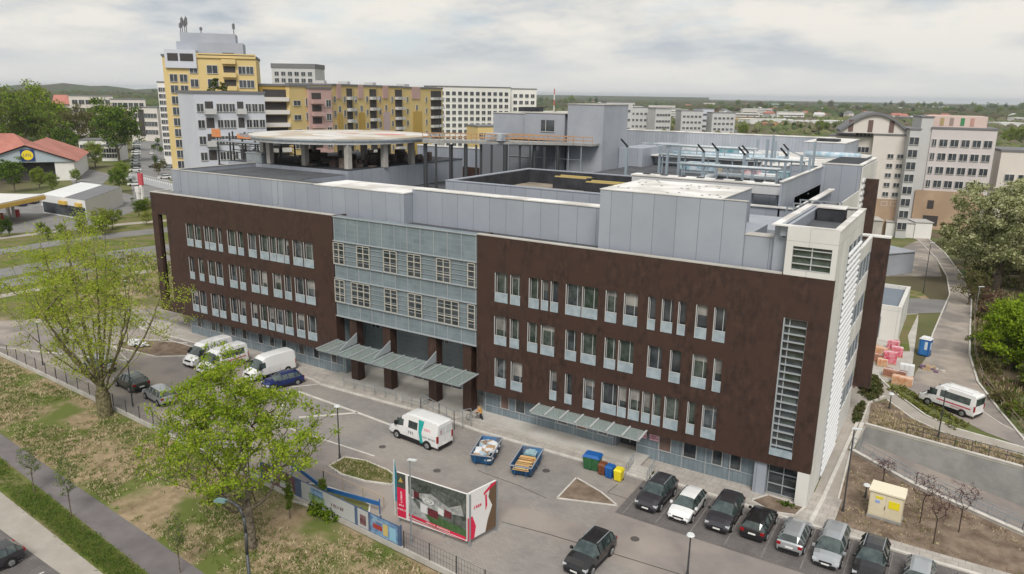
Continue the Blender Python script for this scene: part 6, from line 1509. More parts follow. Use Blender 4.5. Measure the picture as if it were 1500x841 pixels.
# right hand trees
tree('willow_tree', 'huge pale green willow with dark trunk at the right edge', (13.2, 92), 21, 22, (2.0, 0, 11.2, 11.8, 9, 9.6), 3.4, 520, .7, 52, 1.2, .34, [lf_w, lf_o, lf_w], bark, inner=.6, step=.8, lean=(.5, 0), minr=.02)
tree('willow_tree', 'pale willow crown behind the huge willow, cut by the right edge', (20, 104), 22, 22, (0, 0, 13.0, 10, 9, 8.5), 4.5, 300, .7, 28, 1.2, .42, [lf_w, lf_o, lf_w], bark, inner=.5, step=.8, minr=.03)
tree('dense_green_tree', 'dense bright green tree below the willow beside the road bend', G(1482, 540), 23, 11, (0.6, 0, 4.9, 5.0, 4.6, 5.2), 1.0, 320, .3, 50, .8, .24, [lf_b, lf_a, lf_a], bark, inner=.5, step=.6, minr=.015)
tree('dense_green_tree', 'darker green tree right of the bright one, at the picture edge', G(1545, 560), 24, 10, (0, 0, 4.6, 4.8, 4.4, 4.9), 1.0, 260, .3, 36, .8, .26, [lf_b, lf_d, lf_b], bark, inner=.5, step=.6, minr=.015)
tree('bare_brown_tree', 'brownish bare shrubby tree between road and willow', (9.6, 78), 27, 8, (0, 0, 4.2, 3.2, 3.2, 3.4), 1.0, 120, .16, 10, .6, .22, [lf_br, lf_o], bark, step=.5)
tree('bare_brown_tree', 'purple brown shrub in front of the willow trunk', (12.3, 70), 28, 6, (0, 0, 3.0, 2.8, 2.6, 2.6), .8, 110, .12, 10, .5, .20, [lf_br, lf_r], bark, step=.4)
for i, (x, y, s, h, ms) in enumerate([(8.4, 112, 4.0, 7, [lf_o, lf_w]), (6.0, 132, 3.6, 6, [lf_o, lf_br]), (10.8, 100, 3.0, 4.5, [lf_o, lf_w, lf_b]), (13.0, 120, 5, 8, [lf_b, lf_o]), (17, 66, 3.6, 6.2, [lf_b, lf_o]), (16.8, 40, 2.6, 3.2, [lf_b, lf_o])]):
    tree('roadside_tree', ['mid sized olive tree below the far grey sheds', 'small brown green tree nearest to the far grey sheds', 'low shrubby tree beside the upper road bend', 'green tree between the old clinic and the willow', 'leafy tree between bright tree and willow', 'low leafy bush tree at the road edge by the minibus'][i], (x, y), 80+i, h, (0, 0, h*.58, s, s, h*.42), h*.25, 120, .2, 26, s*.2, .26, ms, bark, step=.6, minr=.015)
# prototypes for middle distance trees, copied with their own place and size
protos = []
for i, (mats_, h, rx, leafs) in enumerate([([lf_o, lf_b], 10, 4.2, .5), ([lf_b, lf_d], 11, 4.6, .55), ([lf_a, lf_o], 9, 3.8, .5), ([lf_br, lf_o], 10, 4.0, .45), ([lf_d, lf_d, lf_b], 11, 2.4, .5), ([lf_y, lf_o], 10, 4.4, .45)]):
    t = tree('roadside_tree', 'proto', (0, 0), 120+i, h, (0, 0, h*.58, rx, rx, h*.44), h*.18, 80, .20, 64, 1.0, leafs*.5, mats_, bark, step=1.0, minr=.03)
    protos.append(t)
used_p = set()
def plant(i, x, y, s, label, group, name=None, sz=1.0):
    pt = protos[i]
    if i in used_p: t = copy_tree(pt)
    else: t = pt; used_p.add(i)
    t.location = (x, y, 0); t.rotation_euler.z = random.uniform(0, 6.28); t.scale = (s, s, s*sz); t['label'] = label; t['group'] = group; t['category'] = 'tree'
    if name: t.name = name
    return t
def NW(n):
    a = ['zeroth', 'first', 'second', 'third', 'fourth', 'fifth', 'sixth', 'seventh', 'eighth', 'ninth', 'tenth', 'eleventh', 'twelfth', 'thirteenth', 'fourteenth', 'fifteenth', 'sixteenth', 'seventeenth', 'eighteenth', 'nineteenth']
    t_ = {2: 'twent', 3: 'thirt', 4: 'fort', 5: 'fift', 6: 'sixt', 7: 'sevent', 8: 'eight', 9: 'ninet'}
    if n < 20: return a[n]
    if n > 99: return 'hundred and '+NW(n-100)
    return t_[n//10]+('ieth' if n % 10 == 0 else 'y-'+a[n % 10])
ORD = ['leftmost', 'second from left', 'third from left', 'fourth from left', 'fifth from left', 'sixth from left', 'seventh from left', 'eighth from left', 'ninth from left', 'tenth from left', 'eleventh from left', 'twelfth from left', 'thirteenth from left', 'fourteenth from left', 'fifteenth from left', 'sixteenth from left', 'seventeenth from left', 'eighteenth from left', 'nineteenth from left', 'twentieth from left']
ORDW = ['first', 'second', 'third', 'fourth', 'fifth', 'sixth', 'seventh', 'eighth', 'ninth', 'tenth', 'eleventh', 'twelfth', 'thirteenth', 'fourteenth', 'fifteenth', 'sixteenth', 'seventeenth', 'eighteenth', 'nineteenth', 'twentieth', 'twenty-first', 'twenty-second', 'twenty-third']
def plant_px(lst, label, group):
    base_l = label; lst = sorted(lst)
    for k_, (u, v, hpx, i) in enumerate(lst):
        label = base_l+', '+(NW(k_+1)+' from left')
        x, y = G(u, v); dist = math.hypot(x-CAMP.x, y-CAMP.y); H0 = (10, 11, 9, 10, 11, 10)[i]
        s = hpx*dist/FPX/H0; plant(i, x, y, s, label, group)
random.seed(12)
plant_px([(20, 232, 90, 0), (55, 224, 84, 2), (85, 215, 62, 0), (118, 228, 66, 3), (150, 222, 68, 0), (175, 238, 82, 1), (182, 222, 60, 3), (100, 240, 50, 1), (140, 246, 34, 2), (5, 226, 80, 2), (38, 215, 66, 0), (68, 232, 70, 0), (160, 205, 40, 0)], 'leafy tree in the belt between supermarket and pale flats', 'trees behind the supermarket')
plant_px([(22, 282, 44, 1), (58, 276, 26, 2), (78, 280, 26, 0), (112, 268, 18, 2), (10, 270, 30, 1), (176, 282, 34, 1), (180, 268, 28, 2)], 'green tree between the filling station and the supermarket', 'trees around the supermarket front')
plant_px([(204, 318, 26, 1), (215, 316, 24, 2), (175, 320, 12, 2), (158, 322, 10, 0), (120, 338, 22, 5), (150, 340, 34, 5), (165, 336, 26, 2), (135, 352, 22, 5), (100, 356, 18, 5), (215, 330, 20, 5), (70, 352, 18, 2), (2, 348, 30, 4), (14, 346, 26, 4), (150, 345, 28, 2), (60, 342, 16, 0), (90, 345, 16, 2), (118, 342, 16, 2)], 'bushy tree on the verge between filling station and main road', 'bushy trees along the main road verge')
plant_px([(228, 242, 14, 4), (232, 256, 18, 3), (236, 226, 12, 1), (226, 222, 10, 1), (240, 250, 16, 3), (231, 212, 10, 1)], 'small tree among the parked cars below the yellow tower', 'trees in the car park below the tower')
plant_px([(905, 196, 20, 0), (915, 194, 16, 3), (990, 192, 18, 0), (1002, 196, 22, 2), (1022, 200, 24, 0), (1050, 203, 26, 2), (1066, 202, 24, 0), (1088, 204, 22, 2), (1105, 205, 16, 3), (1040, 196, 18, 1), (975, 192, 14, 1)], 'leafy tree rising behind the rear roof wall', 'trees behind the rear roof')
plant_px([(1150, 192, 16, 4), (1162, 193, 15, 4), (1172, 194, 14, 4), (1200, 195, 18, 2), (1208, 194, 16, 0), (1222, 194, 14, 4), (1185, 195, 12, 4)], 'dark tree in the row before the market halls', 'trees before the market halls')
plant_px([(1480, 212, 22, 2), (1492, 216, 26, 0), (1470, 214, 14, 2)], 'green tree right of the old clinic wing', 'trees right of the old clinic')
plant_px([(1402, 306, 26, 1), (1418, 300, 30, 2), (1436, 296, 34, 1), (1385, 312, 14, 0)], 'green tree in front of the old clinic wing', 'trees in front of the old clinic')
plant_px([(u, 152+random.random()*9+(750-u)*-.004, random.uniform(8, 14), random.choice([0, 1, 1, 2, 4])) for u in range(792, 880, 9)], 'distant tree between white flats and lift tower', 'distant trees left of the lift tower')
plant_px([(u, 158+random.random()*14, random.uniform(8, 14), random.choice([0, 1, 2, 4, 3])) for u in list(range(960, 1500, 8))], 'distant tree scattered among the far low houses', 'distant trees among the low houses')
plant_px([(u, 142+random.random()*8, random.uniform(8, 12), random.choice([0, 1, 4])) for u in range(2, 240, 9)], 'distant tree among the roofs beyond the pale flats', 'distant trees beyond the pale flats')
for i in range(6):
    if i not in used_p:
        for c in list(protos[i].children): bpy.data.objects.remove(c)
        bpy.data.objects.remove(protos[i])
# far woods
wm = MB(); rw = np.random.RandomState(2)
def wood_mass(name, label, clumps, m):
    V, F = [], []; base = [(0, 0, 1), (.86, 0, .35), (.27, .82, .35), (-.7, .5, .35), (-.7, -.5, .35), (.27, -.82, .35), (.9, .3, -.6), (-.1, .95, -.6), (-.95, .1, -.6), (-.2, -.95, -.6), (.7, -.7, -.6)]
    fc = [(0,1,2), (0,2,3), (0,3,4), (0,4,5), (0,5,1), (1,6,2), (2,6,7), (2,7,3), (3,7,8), (3,8,4), (4,8,9), (4,9,5), (5,9,10), (5,10,1), (1,10,6)]
    Bv = np.array(base); n = len(base)
    A = []
    for k, (x, y, r_, h) in enumerate(clumps):
        q = Bv*np.array([r_, r_, h*.5])*(1+rw.uniform(-.25, .25, (n, 1))); q[:, 2] += h*.45; q[:, 0] += x; q[:, 1] += y; A.append(q)
        F += [(a+k*n, b+k*n, c+k*n) for a, b, c in fc]
    me = bpy.data.meshes.new(name); me.from_pydata(np.vstack(A).tolist(), [], F); me.materials.append(m); me.update()
    return tag(link(name, me), label, None, kind='stuff')
woodm = mat('far_wood_foliage', (.035, .055, .022), (.085, .105, .035), scale=28, rough=.95, detail=8, spec=.1, third=(.075, .065, .035), tscale=60)
cl_ = []
for k in range(5200):
    u = rw.uniform(-120, 1620); dist = 900+2600*rw.rand()**.8
    if u > 640: dist = 1500+4200*rw.rand()
    x, y = D(u, dist); h = rw.uniform(9, 16)*(1.35 if u < 260 else 1); cl_.append((x, y, rw.uniform(8, 20)*(1+dist/4000), h))
wood_mass('far_woods', 'distant continuous wood along the horizon', cl_, woodm)
cl_ = []
for k in range(2600):
    u = rw.uniform(785, 1560); dist = 420+1500*rw.rand()
    if u > 1230: dist = max(dist, 520)
    x, y = D(u, dist); cl_.append((x, y, rw.uniform(2.5, 7), rw.uniform(4, 9)))
wood_mass('suburban_trees', 'mass of small trees between the far low houses', cl_, mat('suburb_foliage', (.06, .09, .028), (.14, .15, .05), scale=18, rough=.95, detail=6, third=(.12, .10, .07), tscale=45))
hm = MB()
hp_ = [(-3800, 600, 0), (-2800, 1800, 0), (-1900, 2700, 0), (-900, 3700, 0), (200, 4600, 0), (1400, 5200, 0)]
ridge = MB(); P0 = []; P1 = []; P2 = []
for k in range(60):
    u = -200+k*21; dist = 3900 if u < 400 else 5600; x, y = D(u, dist); hgt = (36 if u < 300 else 31)+8*math.sin(k*.55)+4*math.sin(k*1.9)
    if u > 700: hgt = 30
    P0.append((*D(u, dist-500), 0)); P1.append((x, y, hgt)); P2.append((*D(u, dist+900), 0))
for k in range(59): ridge.quad(P0[k], P0[k+1], P1[k+1], P1[k]); ridge.quad(P1[k], P1[k+1], P2[k+1], P2[k])
struct('hills', ridge, woodm)
# ------------------------------------------------------------------ background buildings
def wallmat(n, c, v=.06): return mat(n, c, tuple(min(1, x*(1+v)+.01) for x in c), scale=7, rough=.8, detail=6)
yel = wallmat('facade_yellow', (.60, .46, .21)); ylo = wallmat('facade_orange_yellow', (.57, .42, .19)); pal = wallmat('facade_pale_blue_grey', (.52, .54, .60)); pnk = wallmat('facade_pink', (.46, .31, .29))
och = wallmat('facade_ochre', (.42, .28, .07)); whi = wallmat('facade_white', (.68, .67, .65)); gre = wallmat('facade_light_grey', (.48, .48, .48)); san = wallmat('facade_sand', (.60, .56, .52)); brk = wallmat('facade_orange_brick', (.36, .255, .175), .25)
rfd = wallmat('roof_dark_grey', (.16, .16, .17)); rfr = wallmat('roof_red_tiles', (.33, .13, .10), .3); balc = wallmat('balcony_shade_dark_parts', (.05, .045, .045)); balw = wallmat('balcony_white', (.60, .58, .56))  # near-black balcony colour stands in for recess shade; plain dark parts share it
bwin = mat('far_window_glass', (.035, .04, .05), (.08, .09, .10), scale=3, rough=.2); bfr = mat('far_window_frame', (.55, .54, .52), rough=.6)
WM = {}
def winmesh(w_, h, style):
    k = (round(w_, 1), round(h, 1), style)
    if k in WM: return WM[k]
    mb = MB(); mb.box(-w_/2, -.05, 0, w_/2, .05, h, 0); f = .09
    mb.box(-w_/2-f, -.10, -f, -w_/2, .04, h+f, 1); mb.box(w_/2, -.10, -f, w_/2+f, .04, h+f, 1); mb.box(-w_/2, -.10, h, w_/2, .04, h+f, 1); mb.box(-w_/2, -.14, -f, w_/2, .04, 0, 1); mb.box(-.04, -.08, 0, .04, -.051, h, 1)
    me = bpy.data.meshes.new('window'); me.from_pydata(mb.v, [], mb.f); me.materials.append(bwin); me.materials.append(bfr); me.polygons.foreach_set('material_index', mb.m); me.update(); WM[k] = me; return me
def building(name, label, cat, A, B, depth, z1, wm, faces=None, z0=0, roofm=None, group=None, parapet=.5, cap=100):
    """A,B: front left and right ground points, depth away from the viewer; faces: list of (face, floors, cols, w, h, u0, u1, zlo, zhi)"""
    t = thing(name, label, cat, (0, 0, 0), 0, group)
    A, B = Vector((A[0], A[1], 0)), Vector((B[0], B[1], 0)); d = (B-A); L = d.length; d.normalize(); nb = Vector((-d.y, d.x, 0))
    if (A+nb-CAMP).length < (A-nb-CAMP).length: nb = -nb
    C_, D_ = B+nb*depth, A+nb*depth
    mb = MB(); mb.prism([(q.x, q.y) for q in (A, B, C_, D_)], z0, z1); mb.build('wall', wm, t)
    rb = MB(); i_ = .4
    rb.prism([(q.x, q.y) for q in (A-d*.2-nb*.2, B+d*.2-nb*.2, C_+d*.2+nb*.2, D_-d*.2+nb*.2)], z1+.001, z1+parapet); rb.build('roof', roofm or rfd, t)
    F = {'f': (A, d, -nb, L), 'r': (B, nb, d, depth), 'l': (D_, -nb, -d, depth)}
    cnt = 0; rest = MB()
    for fc in faces or []:
        P, dd, nn, LL = F[fc[0]]; floors, cols, w_, h, u0, u1, zlo, zhi = fc[1:9]
        for i in range(floors):
            for j in range(cols):
                s = LL*(u0+(u1-u0)*(j+.5)/cols); z = zlo+(zhi-zlo)*i/max(1, floors); q = P+dd*s+nn*.06
                ang = math.atan2(dd.y, dd.x); me = winmesh(w_, h, 0)
                # window front must look along nn
                rot = ang if abs((Matrix.Rotation(ang, 3, 'Z') @ Vector((0, -1, 0))).dot(nn)-1) < .1 else ang+PI
                if cnt < cap: o = link('window', me, t, (q.x, q.y, z), rot); cnt += 1
                else:
                    M4 = Matrix.Translation((q.x, q.y, z)) @ Matrix.Rotation(rot, 4, 'Z'); rest.T = M4; rest.box(-w_/2, -.05, 0, w_/2, .05, h, 0); rest.box(-w_/2-.1, -.07, -.12, w_/2+.1, .04, 0, 1); rest.T = None
    if rest.v: o = rest.build('window', [bwin, bfr], t); o['kind'] = 'stuff'
    return t, A, B, d, nb, L
def attach(t, mbf, name, m):
    if name in ('balcony', 'balcony_recess_shade', 'balcony_door', 'gable_window', 'yellow_strip', 'loggia_opening_shade', 'base_opening') and len(mbf.pc) > 1: return mbf.split(name, m, t)
    return mbf.build(name, m, t)
def slab(mb, A, d, nb, s0, s1, o0, o1, z0, z1, m=0):
    q = [A+d*s0+nb*o0, A+d*s1+nb*o0, A+d*s1+nb*o1, A+d*s0+nb*o1]; mb.prism([(p.x, p.y) for p in q], z0, z1, m)
# yellow tower with penthouse
A, B = D(243, 189), D(378, 187); z1 = ZAT(D(310, 187), 84)
t, A, B, d, nb, L = building('apartment_tower', 'tall yellow apartment tower with grey penthouse and aerials on top', 'tower block', A, B, 17, z1, yel,
   [('f', 13, 2, 1.5, 1.6, .05, .26, 4, z1-3.0), ('f', 3, 1, 2.2, 1.7, .48, .56, z1-9.4, z1-.4), ('f', 3, 2, 1.5, 1.6, .80, .97, z1-9.4, z1-.4), ('f', 3, 1, 1.6, 1.6, .28, .36, z1-9.4, z1-.4)])
mb = MB(); slab(mb, A, d, nb, .14*L, .86*L, 3, 12, z1+.5, z1+3.4); slab(mb, A, d, nb, .18*L, .78*L, 4, 11, z1+3.4, z1+5.4); attach(t, mb, 'penthouse', mat('penthouse_grey', (.34, .36, .41), (.38, .40, .44), scale=4, rough=.7))
mb = MB(); slab(mb, A, d, nb, .03*L, .36*L, -.5, 3, z1-2.4, z1+1.5, 0)
attach(t, mb, 'corner_loggia', pal); mb = MB(); slab(mb, A, d, nb, .06*L, .17*L, -.56, -.5, z1-.9, z1+.7, 0); slab(mb, A, d, nb, .19*L, .33*L, -.56, -.5, z1-.9, z1+.7, 0); attach(t, mb, 'loggia_opening_shade', balc)  # flat dark slabs painted as the shade inside the loggia
mb = MB()
for q in range(4): slab(mb, A, d, nb, .64*L, .77*L, -.05, .0, z1-9.3+q*2.9, z1-7.6+q*2.9)  # flat dark slabs on the wall imitate shaded balcony recesses
attach(t, mb, 'balcony_recess_shade', balc); mb = MB()
for q in range(4): slab(mb, A, d, nb, .63*L, .78*L, -1.0, -.05, z1-10.0+q*2.9, z1-9.0+q*2.9)
slab(mb, A, d, nb, .36*L, L, -.3, -.05, z1-.1, z1+.9); attach(t, mb, 'balcony', yel)
mb = MB()
slab(mb, A, d, nb, .38*L, .99*L, -.33, -.30, z1+.45, z1+.62)
attach(t, mb, 'roof_terrace_rail', balc)
for (s, h) in ((.18, 3.0), (.20, 4.6), (.225, 3.8), (.245, 4.8), (.40, 2.0), (.76, 3.4)):
    mb = MB(); q = A+d*(s*L)+nb*6; mb.tube((q.x, q.y, z1+5.3), (q.x, q.y, z1+5.3+h*.8), .12, .09, 6); mb.box(q.x-.22, q.y-.22, z1+5.3+h*.4, q.x+.22, q.y+.22, z1+5.3+h*.72); attach(t, mb, 'aerial', rfd)
# pale wing in front
A, B = D(284, 174), D(387, 178); z1 = ZAT(D(335, 176), 137)
t, A, B, d, nb, L = building('apartment_block', 'pale blue grey apartment block with balconies adjoining the yellow tower', 'flats', A, B, 14, z1, pal,
   [('f', 8, 1, 1.3, 1.6, .02, .12, 3, z1-.4), ('f', 8, 3, 1.1, 1.6, .29, .56, 3, z1-.4), ('f', 8, 3, 1.1, 1.6, .70, .99, 3, z1-.4)])
mb = MB(); m2 = MB()
for q in range(8):
    z = 3+q*(z1-3.4)/8; slab(mb, A, d, nb, .14*L, .25*L, -.06, .0, z, z+2.1); slab(mb, A, d, nb, .59*L, .68*L, -.06, .0, z, z+2.1)
    if q % 2: slab(m2, A, d, nb, .12*L, .27*L, -1.3, -.06, z-.5, z+.6); slab(m2, A, d, nb, .57*L, .70*L, -1.3, -.06, z-.5, z+.6)
attach(t, mb, 'balcony_door', balc); attach(t, m2, 'balcony', gre)
x_, y_ = (A+d*(.38*L)+nb*3).xy; bush('roof_garden_shrub', 'dark shrub on the roof terrace of the pale block', x_, y_, 2.4, 1.6, 2.6, 44, [lf_d, lf_o], .4, 30, 20); bpy.context.scene.objects[-1] if False else None
[o for o in COL.objects if o.name.startswith('roof_garden_shrub')][0].location.z = z1+.5
# long yellow complex, stepping away to the right
segs = [(380, 424, 190, 192, 126, och, 'dark ochre apartment house with white balcony bands right of the pale block', 'b'), (424, 452, 191, 196, 127, yel, 'plain yellow apartment house with dark slot windows left of the pink one', 's'), (452, 486, 195, 200, 130, pnk, 'pink apartment house with recessed balconies in the long yellow row', 'p'),
        (486, 517, 202, 212, 126, ylo, 'yellow apartment house right of the pink one, with pink attic', 'g'), (517, 552, 213, 224, 127, yel, 'yellow apartment house third from right in the long row', 'g'), (552, 590, 225, 238, 128, ylo, 'yellow apartment house second from right, with lilac bay', 'g'), (590, 648, 239, 262, 130, yel, 'yellow apartment house at the right end of the row', 'g')]
for si, (u0, u1, d0, d1, v, wm_, lb, st_) in enumerate(segs):
    A, B = D(u0, d0), D(u1, d1); z1 = ZAT(D((u0+u1)/2, (d0+d1)/2), v)
    fl = 8; fc = []
    if st_ == 'p': fc = [('f', 8, 1, 1.5, 1.6, .74, .92, 4, z1-1)]
    if st_ == 's': fc = [('f', 8, 1, 2.4, 1.1, .1, .6, 4, z1-1), ('f', 8, 1, 1.0, 1.6, .78, .98, 4, z1-1)]
    if st_ == 'g': fc = [('f', 8, 1, 1.1, 1.5, .04, .16, 3.5, z1-.6), ('f', 8, 1, 1.1, 1.5, .50, .62, 3.5, z1-.6), ('f', 8, 1, 1.2, 1.5, .24, .40, 3.5, z1-3.4)]
    t, A, B, d, nb, L = building('apartment_house', lb, 'flats', A, B, 13, z1, wm_, fc, group=None)
    mb = MB(); m2 = MB()
    for q in range(9):
        z = z1-2.5-q*2.95
        if z < 2: break
        if st_ == 'b': slab(mb, A, d, nb, .12*L, .90*L, -.06, 0, z, z+1.7); slab(m2, A, d, nb, .10*L, .92*L, -1.3, -.06, z-1.0, z-.05)
        if st_ == 'p': slab(mb, A, d, nb, .12*L, .52*L, -.06, 0, z, z+1.5); slab(m2, A, d, nb, .08*L, .56*L, -1.0, -.06, z-1.1, z-.3)
        if st_ == 'g': slab(mb, A, d, nb, .68*L, .96*L, -.06, 0, z-.2, z+1.9); slab(m2, A, d, nb, .67*L, .97*L, -1.2, -.06, z-1.0, z-.2); slab(mb, A, d, nb, .815*L, .825*L, -1.21, -1.2, z-1.0, z+2)
    if mb.v: attach(t, mb, 'balcony_recess_shade', balc); attach(t, m2, 'balcony', {'b': balw, 'p': pnk, 'g': gre}.get(st_, balw))  # dark slabs are recess shade put on as colour
    if st_ == 'g':
        mb = MB(); slab(mb, A, d, nb, .20*L, .40*L, -.25, 0, z1-3.2, z1+.5); attach(t, mb, 'pink_attic', pnk); mb = MB(); slab(mb, A, d, nb, .22*L, .44*L, -.25, 0, 2, z1-7, 0); attach(t, mb, 'bay', [och, mat('facade_lilac', (.46, .36, .38), rough=.8), och, och][si % 4])
        mb = MB(); slab(mb, A, d, nb, .3*L, .42*L, 4, 7, z1+.5, z1+1.3); attach(t, mb, 'roof_stair_house', gre)
# big white slab blocks
A, B = D(640, 372), D(748, 392); z1 = ZAT(D(690, 380), 128)
building('apartment_block', 'long white apartment block with regular dark windows behind the lift tower', 'flats', A, B, 14, z1, whi, [('f', 10, 12, 2.0, 1.7, .02, .98, 3, z1-.8)])
A, B = D(749, 398), D(786, 402); z1 = ZAT(D(765, 400), 131)
t, A, B, d, nb, L = building('apartment_block', 'stepped white block with an orange bay at the right end of the white flats', 'flats', A, B, 14, z1, whi, [('f', 9, 4, 1.9, 1.7, .04, .96, 3, z1-.8)])
mb = MB(); slab(mb, A, d, nb, .02*L, .42*L, -.5, 0, 14, 21); attach(t, mb, 'orange_bay', ylo)
A, B = D(700, 300), D(745, 305); z1 = ZAT(D(720, 302), 186); building('apartment_house', 'low yellow house in front of the long white block', 'house', A, B, 12, z1, yel, [('f', 2, 6, 1.6, 1.4, .03, .97, max(1, z1-7), z1-.5)])
A, B = D(400, 372), D(463, 366); z1 = ZAT(D(430, 370), 100)
t, A, B, d, nb, L = building('apartment_tower', 'distant pale grey tower block behind the ochre houses', 'tower block', A, B, 16, z1, gre, [('f', 4, 6, 1.9, 1.7, .04, .96, z1-12, z1-.4)], roofm=rfd, parapet=2.0)
A, B = D(232, 350), D(246, 349); z1 = ZAT(D(238, 350), 121); building('apartment_tower', 'slim white tower left behind the yellow tower', 'tower block', A, B, 14, z1, whi, [('f', 11, 2, 1.6, 1.6, .1, .9, 4, z1-1)])
# pale flats far left
A, B = D(100, 560), D(165, 560); z1 = ZAT(D(130, 560), 141)
t, *_r0 = building('apartment_block', 'long cream apartment block with loggias beyond the tree belt', 'flats', A, B, 16, z1, san, [('f', 4, 6, 3.0, 2.6, .05, .95, 6, z1)])
A, B = D(160, 545), D(212, 545); z1 = ZAT(D(185, 545), 146)
building('apartment_block', 'cream block with terraces left of the side street end', 'flats', A, B, 16, z1, san, [('f', 4, 6, 2.4, 2.8, .05, .95, 5, z1)])
A, B = D(188, 520), D(228, 512); z1 = ZAT(D(208, 516), 158)
t, A, B, d, nb, L = building('apartment_block', 'small pale block with dark balcony core at the end of the side street', 'flats', A, B, 16, z1, san, [('f', 3, 8, 1.8, 2.6, .03, .97, 4, z1-1)])
mb = MB(); slab(mb, A, d, nb, .30*L, .50*L, -.3, 0, 3, z1-1); attach(t, mb, 'balcony_core', balc)
for i, (u0, u1, v, lb) in enumerate([(0, 22, 141, 'long red roofed house at the left picture edge on the skyline'), (74, 104, 139, 'red roofed house left of the cream flats'), (32, 60, 140, 'red roofed house between the two skyline roofs')]):
    A, B = D(u0, 640), D(u1, 640); z1 = ZAT(D((u0+u1)/2, 640), 154); t, A, B, d, nb, L = building('red_roof_house', lb, 'house', A, B, 14, z1, san, [('f', 1, 4, 2, 2, .1, .9, z1-4, z1)]); zt = ZAT(D((u0+u1)/2, 645), v)
    mb = MB(); a, b, c, e = A-nb*1, B-nb*1, B+nb*15, A+nb*15; m1, m2 = A+nb*7+d*2, B+nb*7-d*2
    mb.add([(a.x, a.y, z1+.5), (b.x, b.y, z1+.5), (c.x, c.y, z1+.5), (e.x, e.y, z1+.5), (m1.x, m1.y, zt), (m2.x, m2.y, zt)], [(0,1,5,4), (1,2,5), (2,3,4,5), (3,0,4)]); attach(t, mb, 'tiled_roof', rfr)
# supermarket
mk = thing('supermarket', 'supermarket with red tiled roofs and blue grey gable carrying a round yellow sign', 'shop')
A, B = Vector((*D(-40, 305, 240), 0)), Vector((*D(112, 300, 240), 0)); d = (B-A); L = d.length; d.normalize(); nb = Vector((-d.y, d.x, 0))
zE = ZAT(D(20, 300), 239); zP = ZAT(D(42, 300), 215)
mb = MB(); slab(mb, A, d, nb, 0, L*.86, 3, 45, 0, zE); attach(mk, mb, 'dark_shop_front', balc)
mb = MB(); slab(mb, A, d, nb, L*.78, L*.975, .5, 40, 0, zE-.1); attach(mk, mb, 'white_wall', whi)
g0, g1, gp = A+d*(L*.0)-nb*.0, A+d*L, A+d*(L*.52)
mb = MB(); mb.add([(g0.x, g0.y, zE), (g1.x, g1.y, zE), (gp.x, gp.y, zP)]+[((q+nb*.4).x, (q+nb*.4).y, z) for q, z in ((g0, zE), (g1, zE), (gp, zP))], [(0,1,2), (5,4,3), (0,3,4,1), (1,4,5,2), (2,5,3,0)])
attach(mk, mb, 'gable', wallmat('gable_blue_grey', (.36, .42, .47)))
mb = MB(); e0, e1, ep = g0-nb*1, g1-nb*1+d*.6, gp-nb*1; f0, f1, fp_ = g0+nb*45, g1+nb*45, gp+nb*45
mb.add([(e0.x, e0.y, zE+.2), (ep.x, ep.y, zP+.5), (fp_.x, fp_.y, zP+.5), (f0.x, f0.y, zE+.2), (e1.x, e1.y, zE+.2), (f1.x, f1.y, zE+.2)], [(0,1,2,3), (1,4,5,2)])
q0, q1 = A+nb*20-d*6, A+nb*46-d*6; zh = ZAT(D(0, 320), 199)
mb.add([(q0.x, q0.y, zE+1), ((A+d*(L*.50)+nb*20).x, (A+d*(L*.50)+nb*20).y, zE+1), ((A+d*(L*.22)+nb*34).x, (A+d*(L*.22)+nb*34).y, zh), ((A-d*6+nb*34).x, (A-d*6+nb*34).y, zh), ((A+d*(L*.5)+nb*48).x, (A+d*(L*.5)+nb*48).y, zE+1), (q1.x, q1.y, zE+1)], [(0,1,2,3), (1,4,2), (2,4,5,3)])
attach(mk, mb, 'tiled_roof', rfr)
sg = thing('shop_sign', 'square blue sign with yellow disc on the supermarket gable', 'sign', tuple((gp-nb*.25+d*.3)+Vector((0, 0, (zE+zP)/2-.2))), math.atan2(d.y, d.x))
a = MB(); a.box(-2.0, -.06, -1.9, 2.0, .06, 1.9); a.build('sign_board', mat('sign_blue', (.01, .04, .20), rough=.5), sg)
a = MB(); a.add([(1.7*math.cos(q*PI/12), -.08, 1.65*math.sin(q*PI/12)) for q in range(24)], [tuple(range(24))]); a.build('yellow_disc', mat('sign_yellow', (.80, .62, .02), rough=.5), sg)
text('LiDL', 1.3, mat('sign_blue', (.01, .04, .20)), sg, (0, -.11, 0), (PI/2, 0, 0))
# filling station
fs = thing('filling_station', 'white flat roofed filling station shop with yellow strips', 'filling station')
P0, P1, P2 = G(64, 312), G(128, 323), G(181, 300)
P0, P1, P2 = (Vector((*q, 0)) for q in (P0, P1, P2))
zs = ZAT((P1.x, P1.y), 294)
mb = MB(); Q3 = P0+(P2-P1); mb.prism([(P0.x, P0.y), (P1.x, P1.y), (P2.x, P2.y), (Q3.x, Q3.y)], 0, zs); attach(fs, mb, 'shop_wall', wallmat('station_white', (.62, .63, .64)))
mb = MB(); mb.prism([(P1.x, P1.y), (P2.x, P2.y), ((P2+(P0-P1)*.45).x, (P2+(P0-P1)*.45).y), ((P1+(P0-P1)*.45).x, (P1+(P0-P1)*.45).y)], zs, zs+.08); attach(fs, mb, 'flat_roof', rfd)
e = (P1-P0).normalized(); nn = Vector((e.y, -e.x, 0)); Lf = (P1-P0).length
mb = MB(); slab(mb, P0, e, nn, .02*Lf, .98*Lf, 0.02, .1, .4, 3.0); attach(fs, mb, 'shop_windows', bwin)
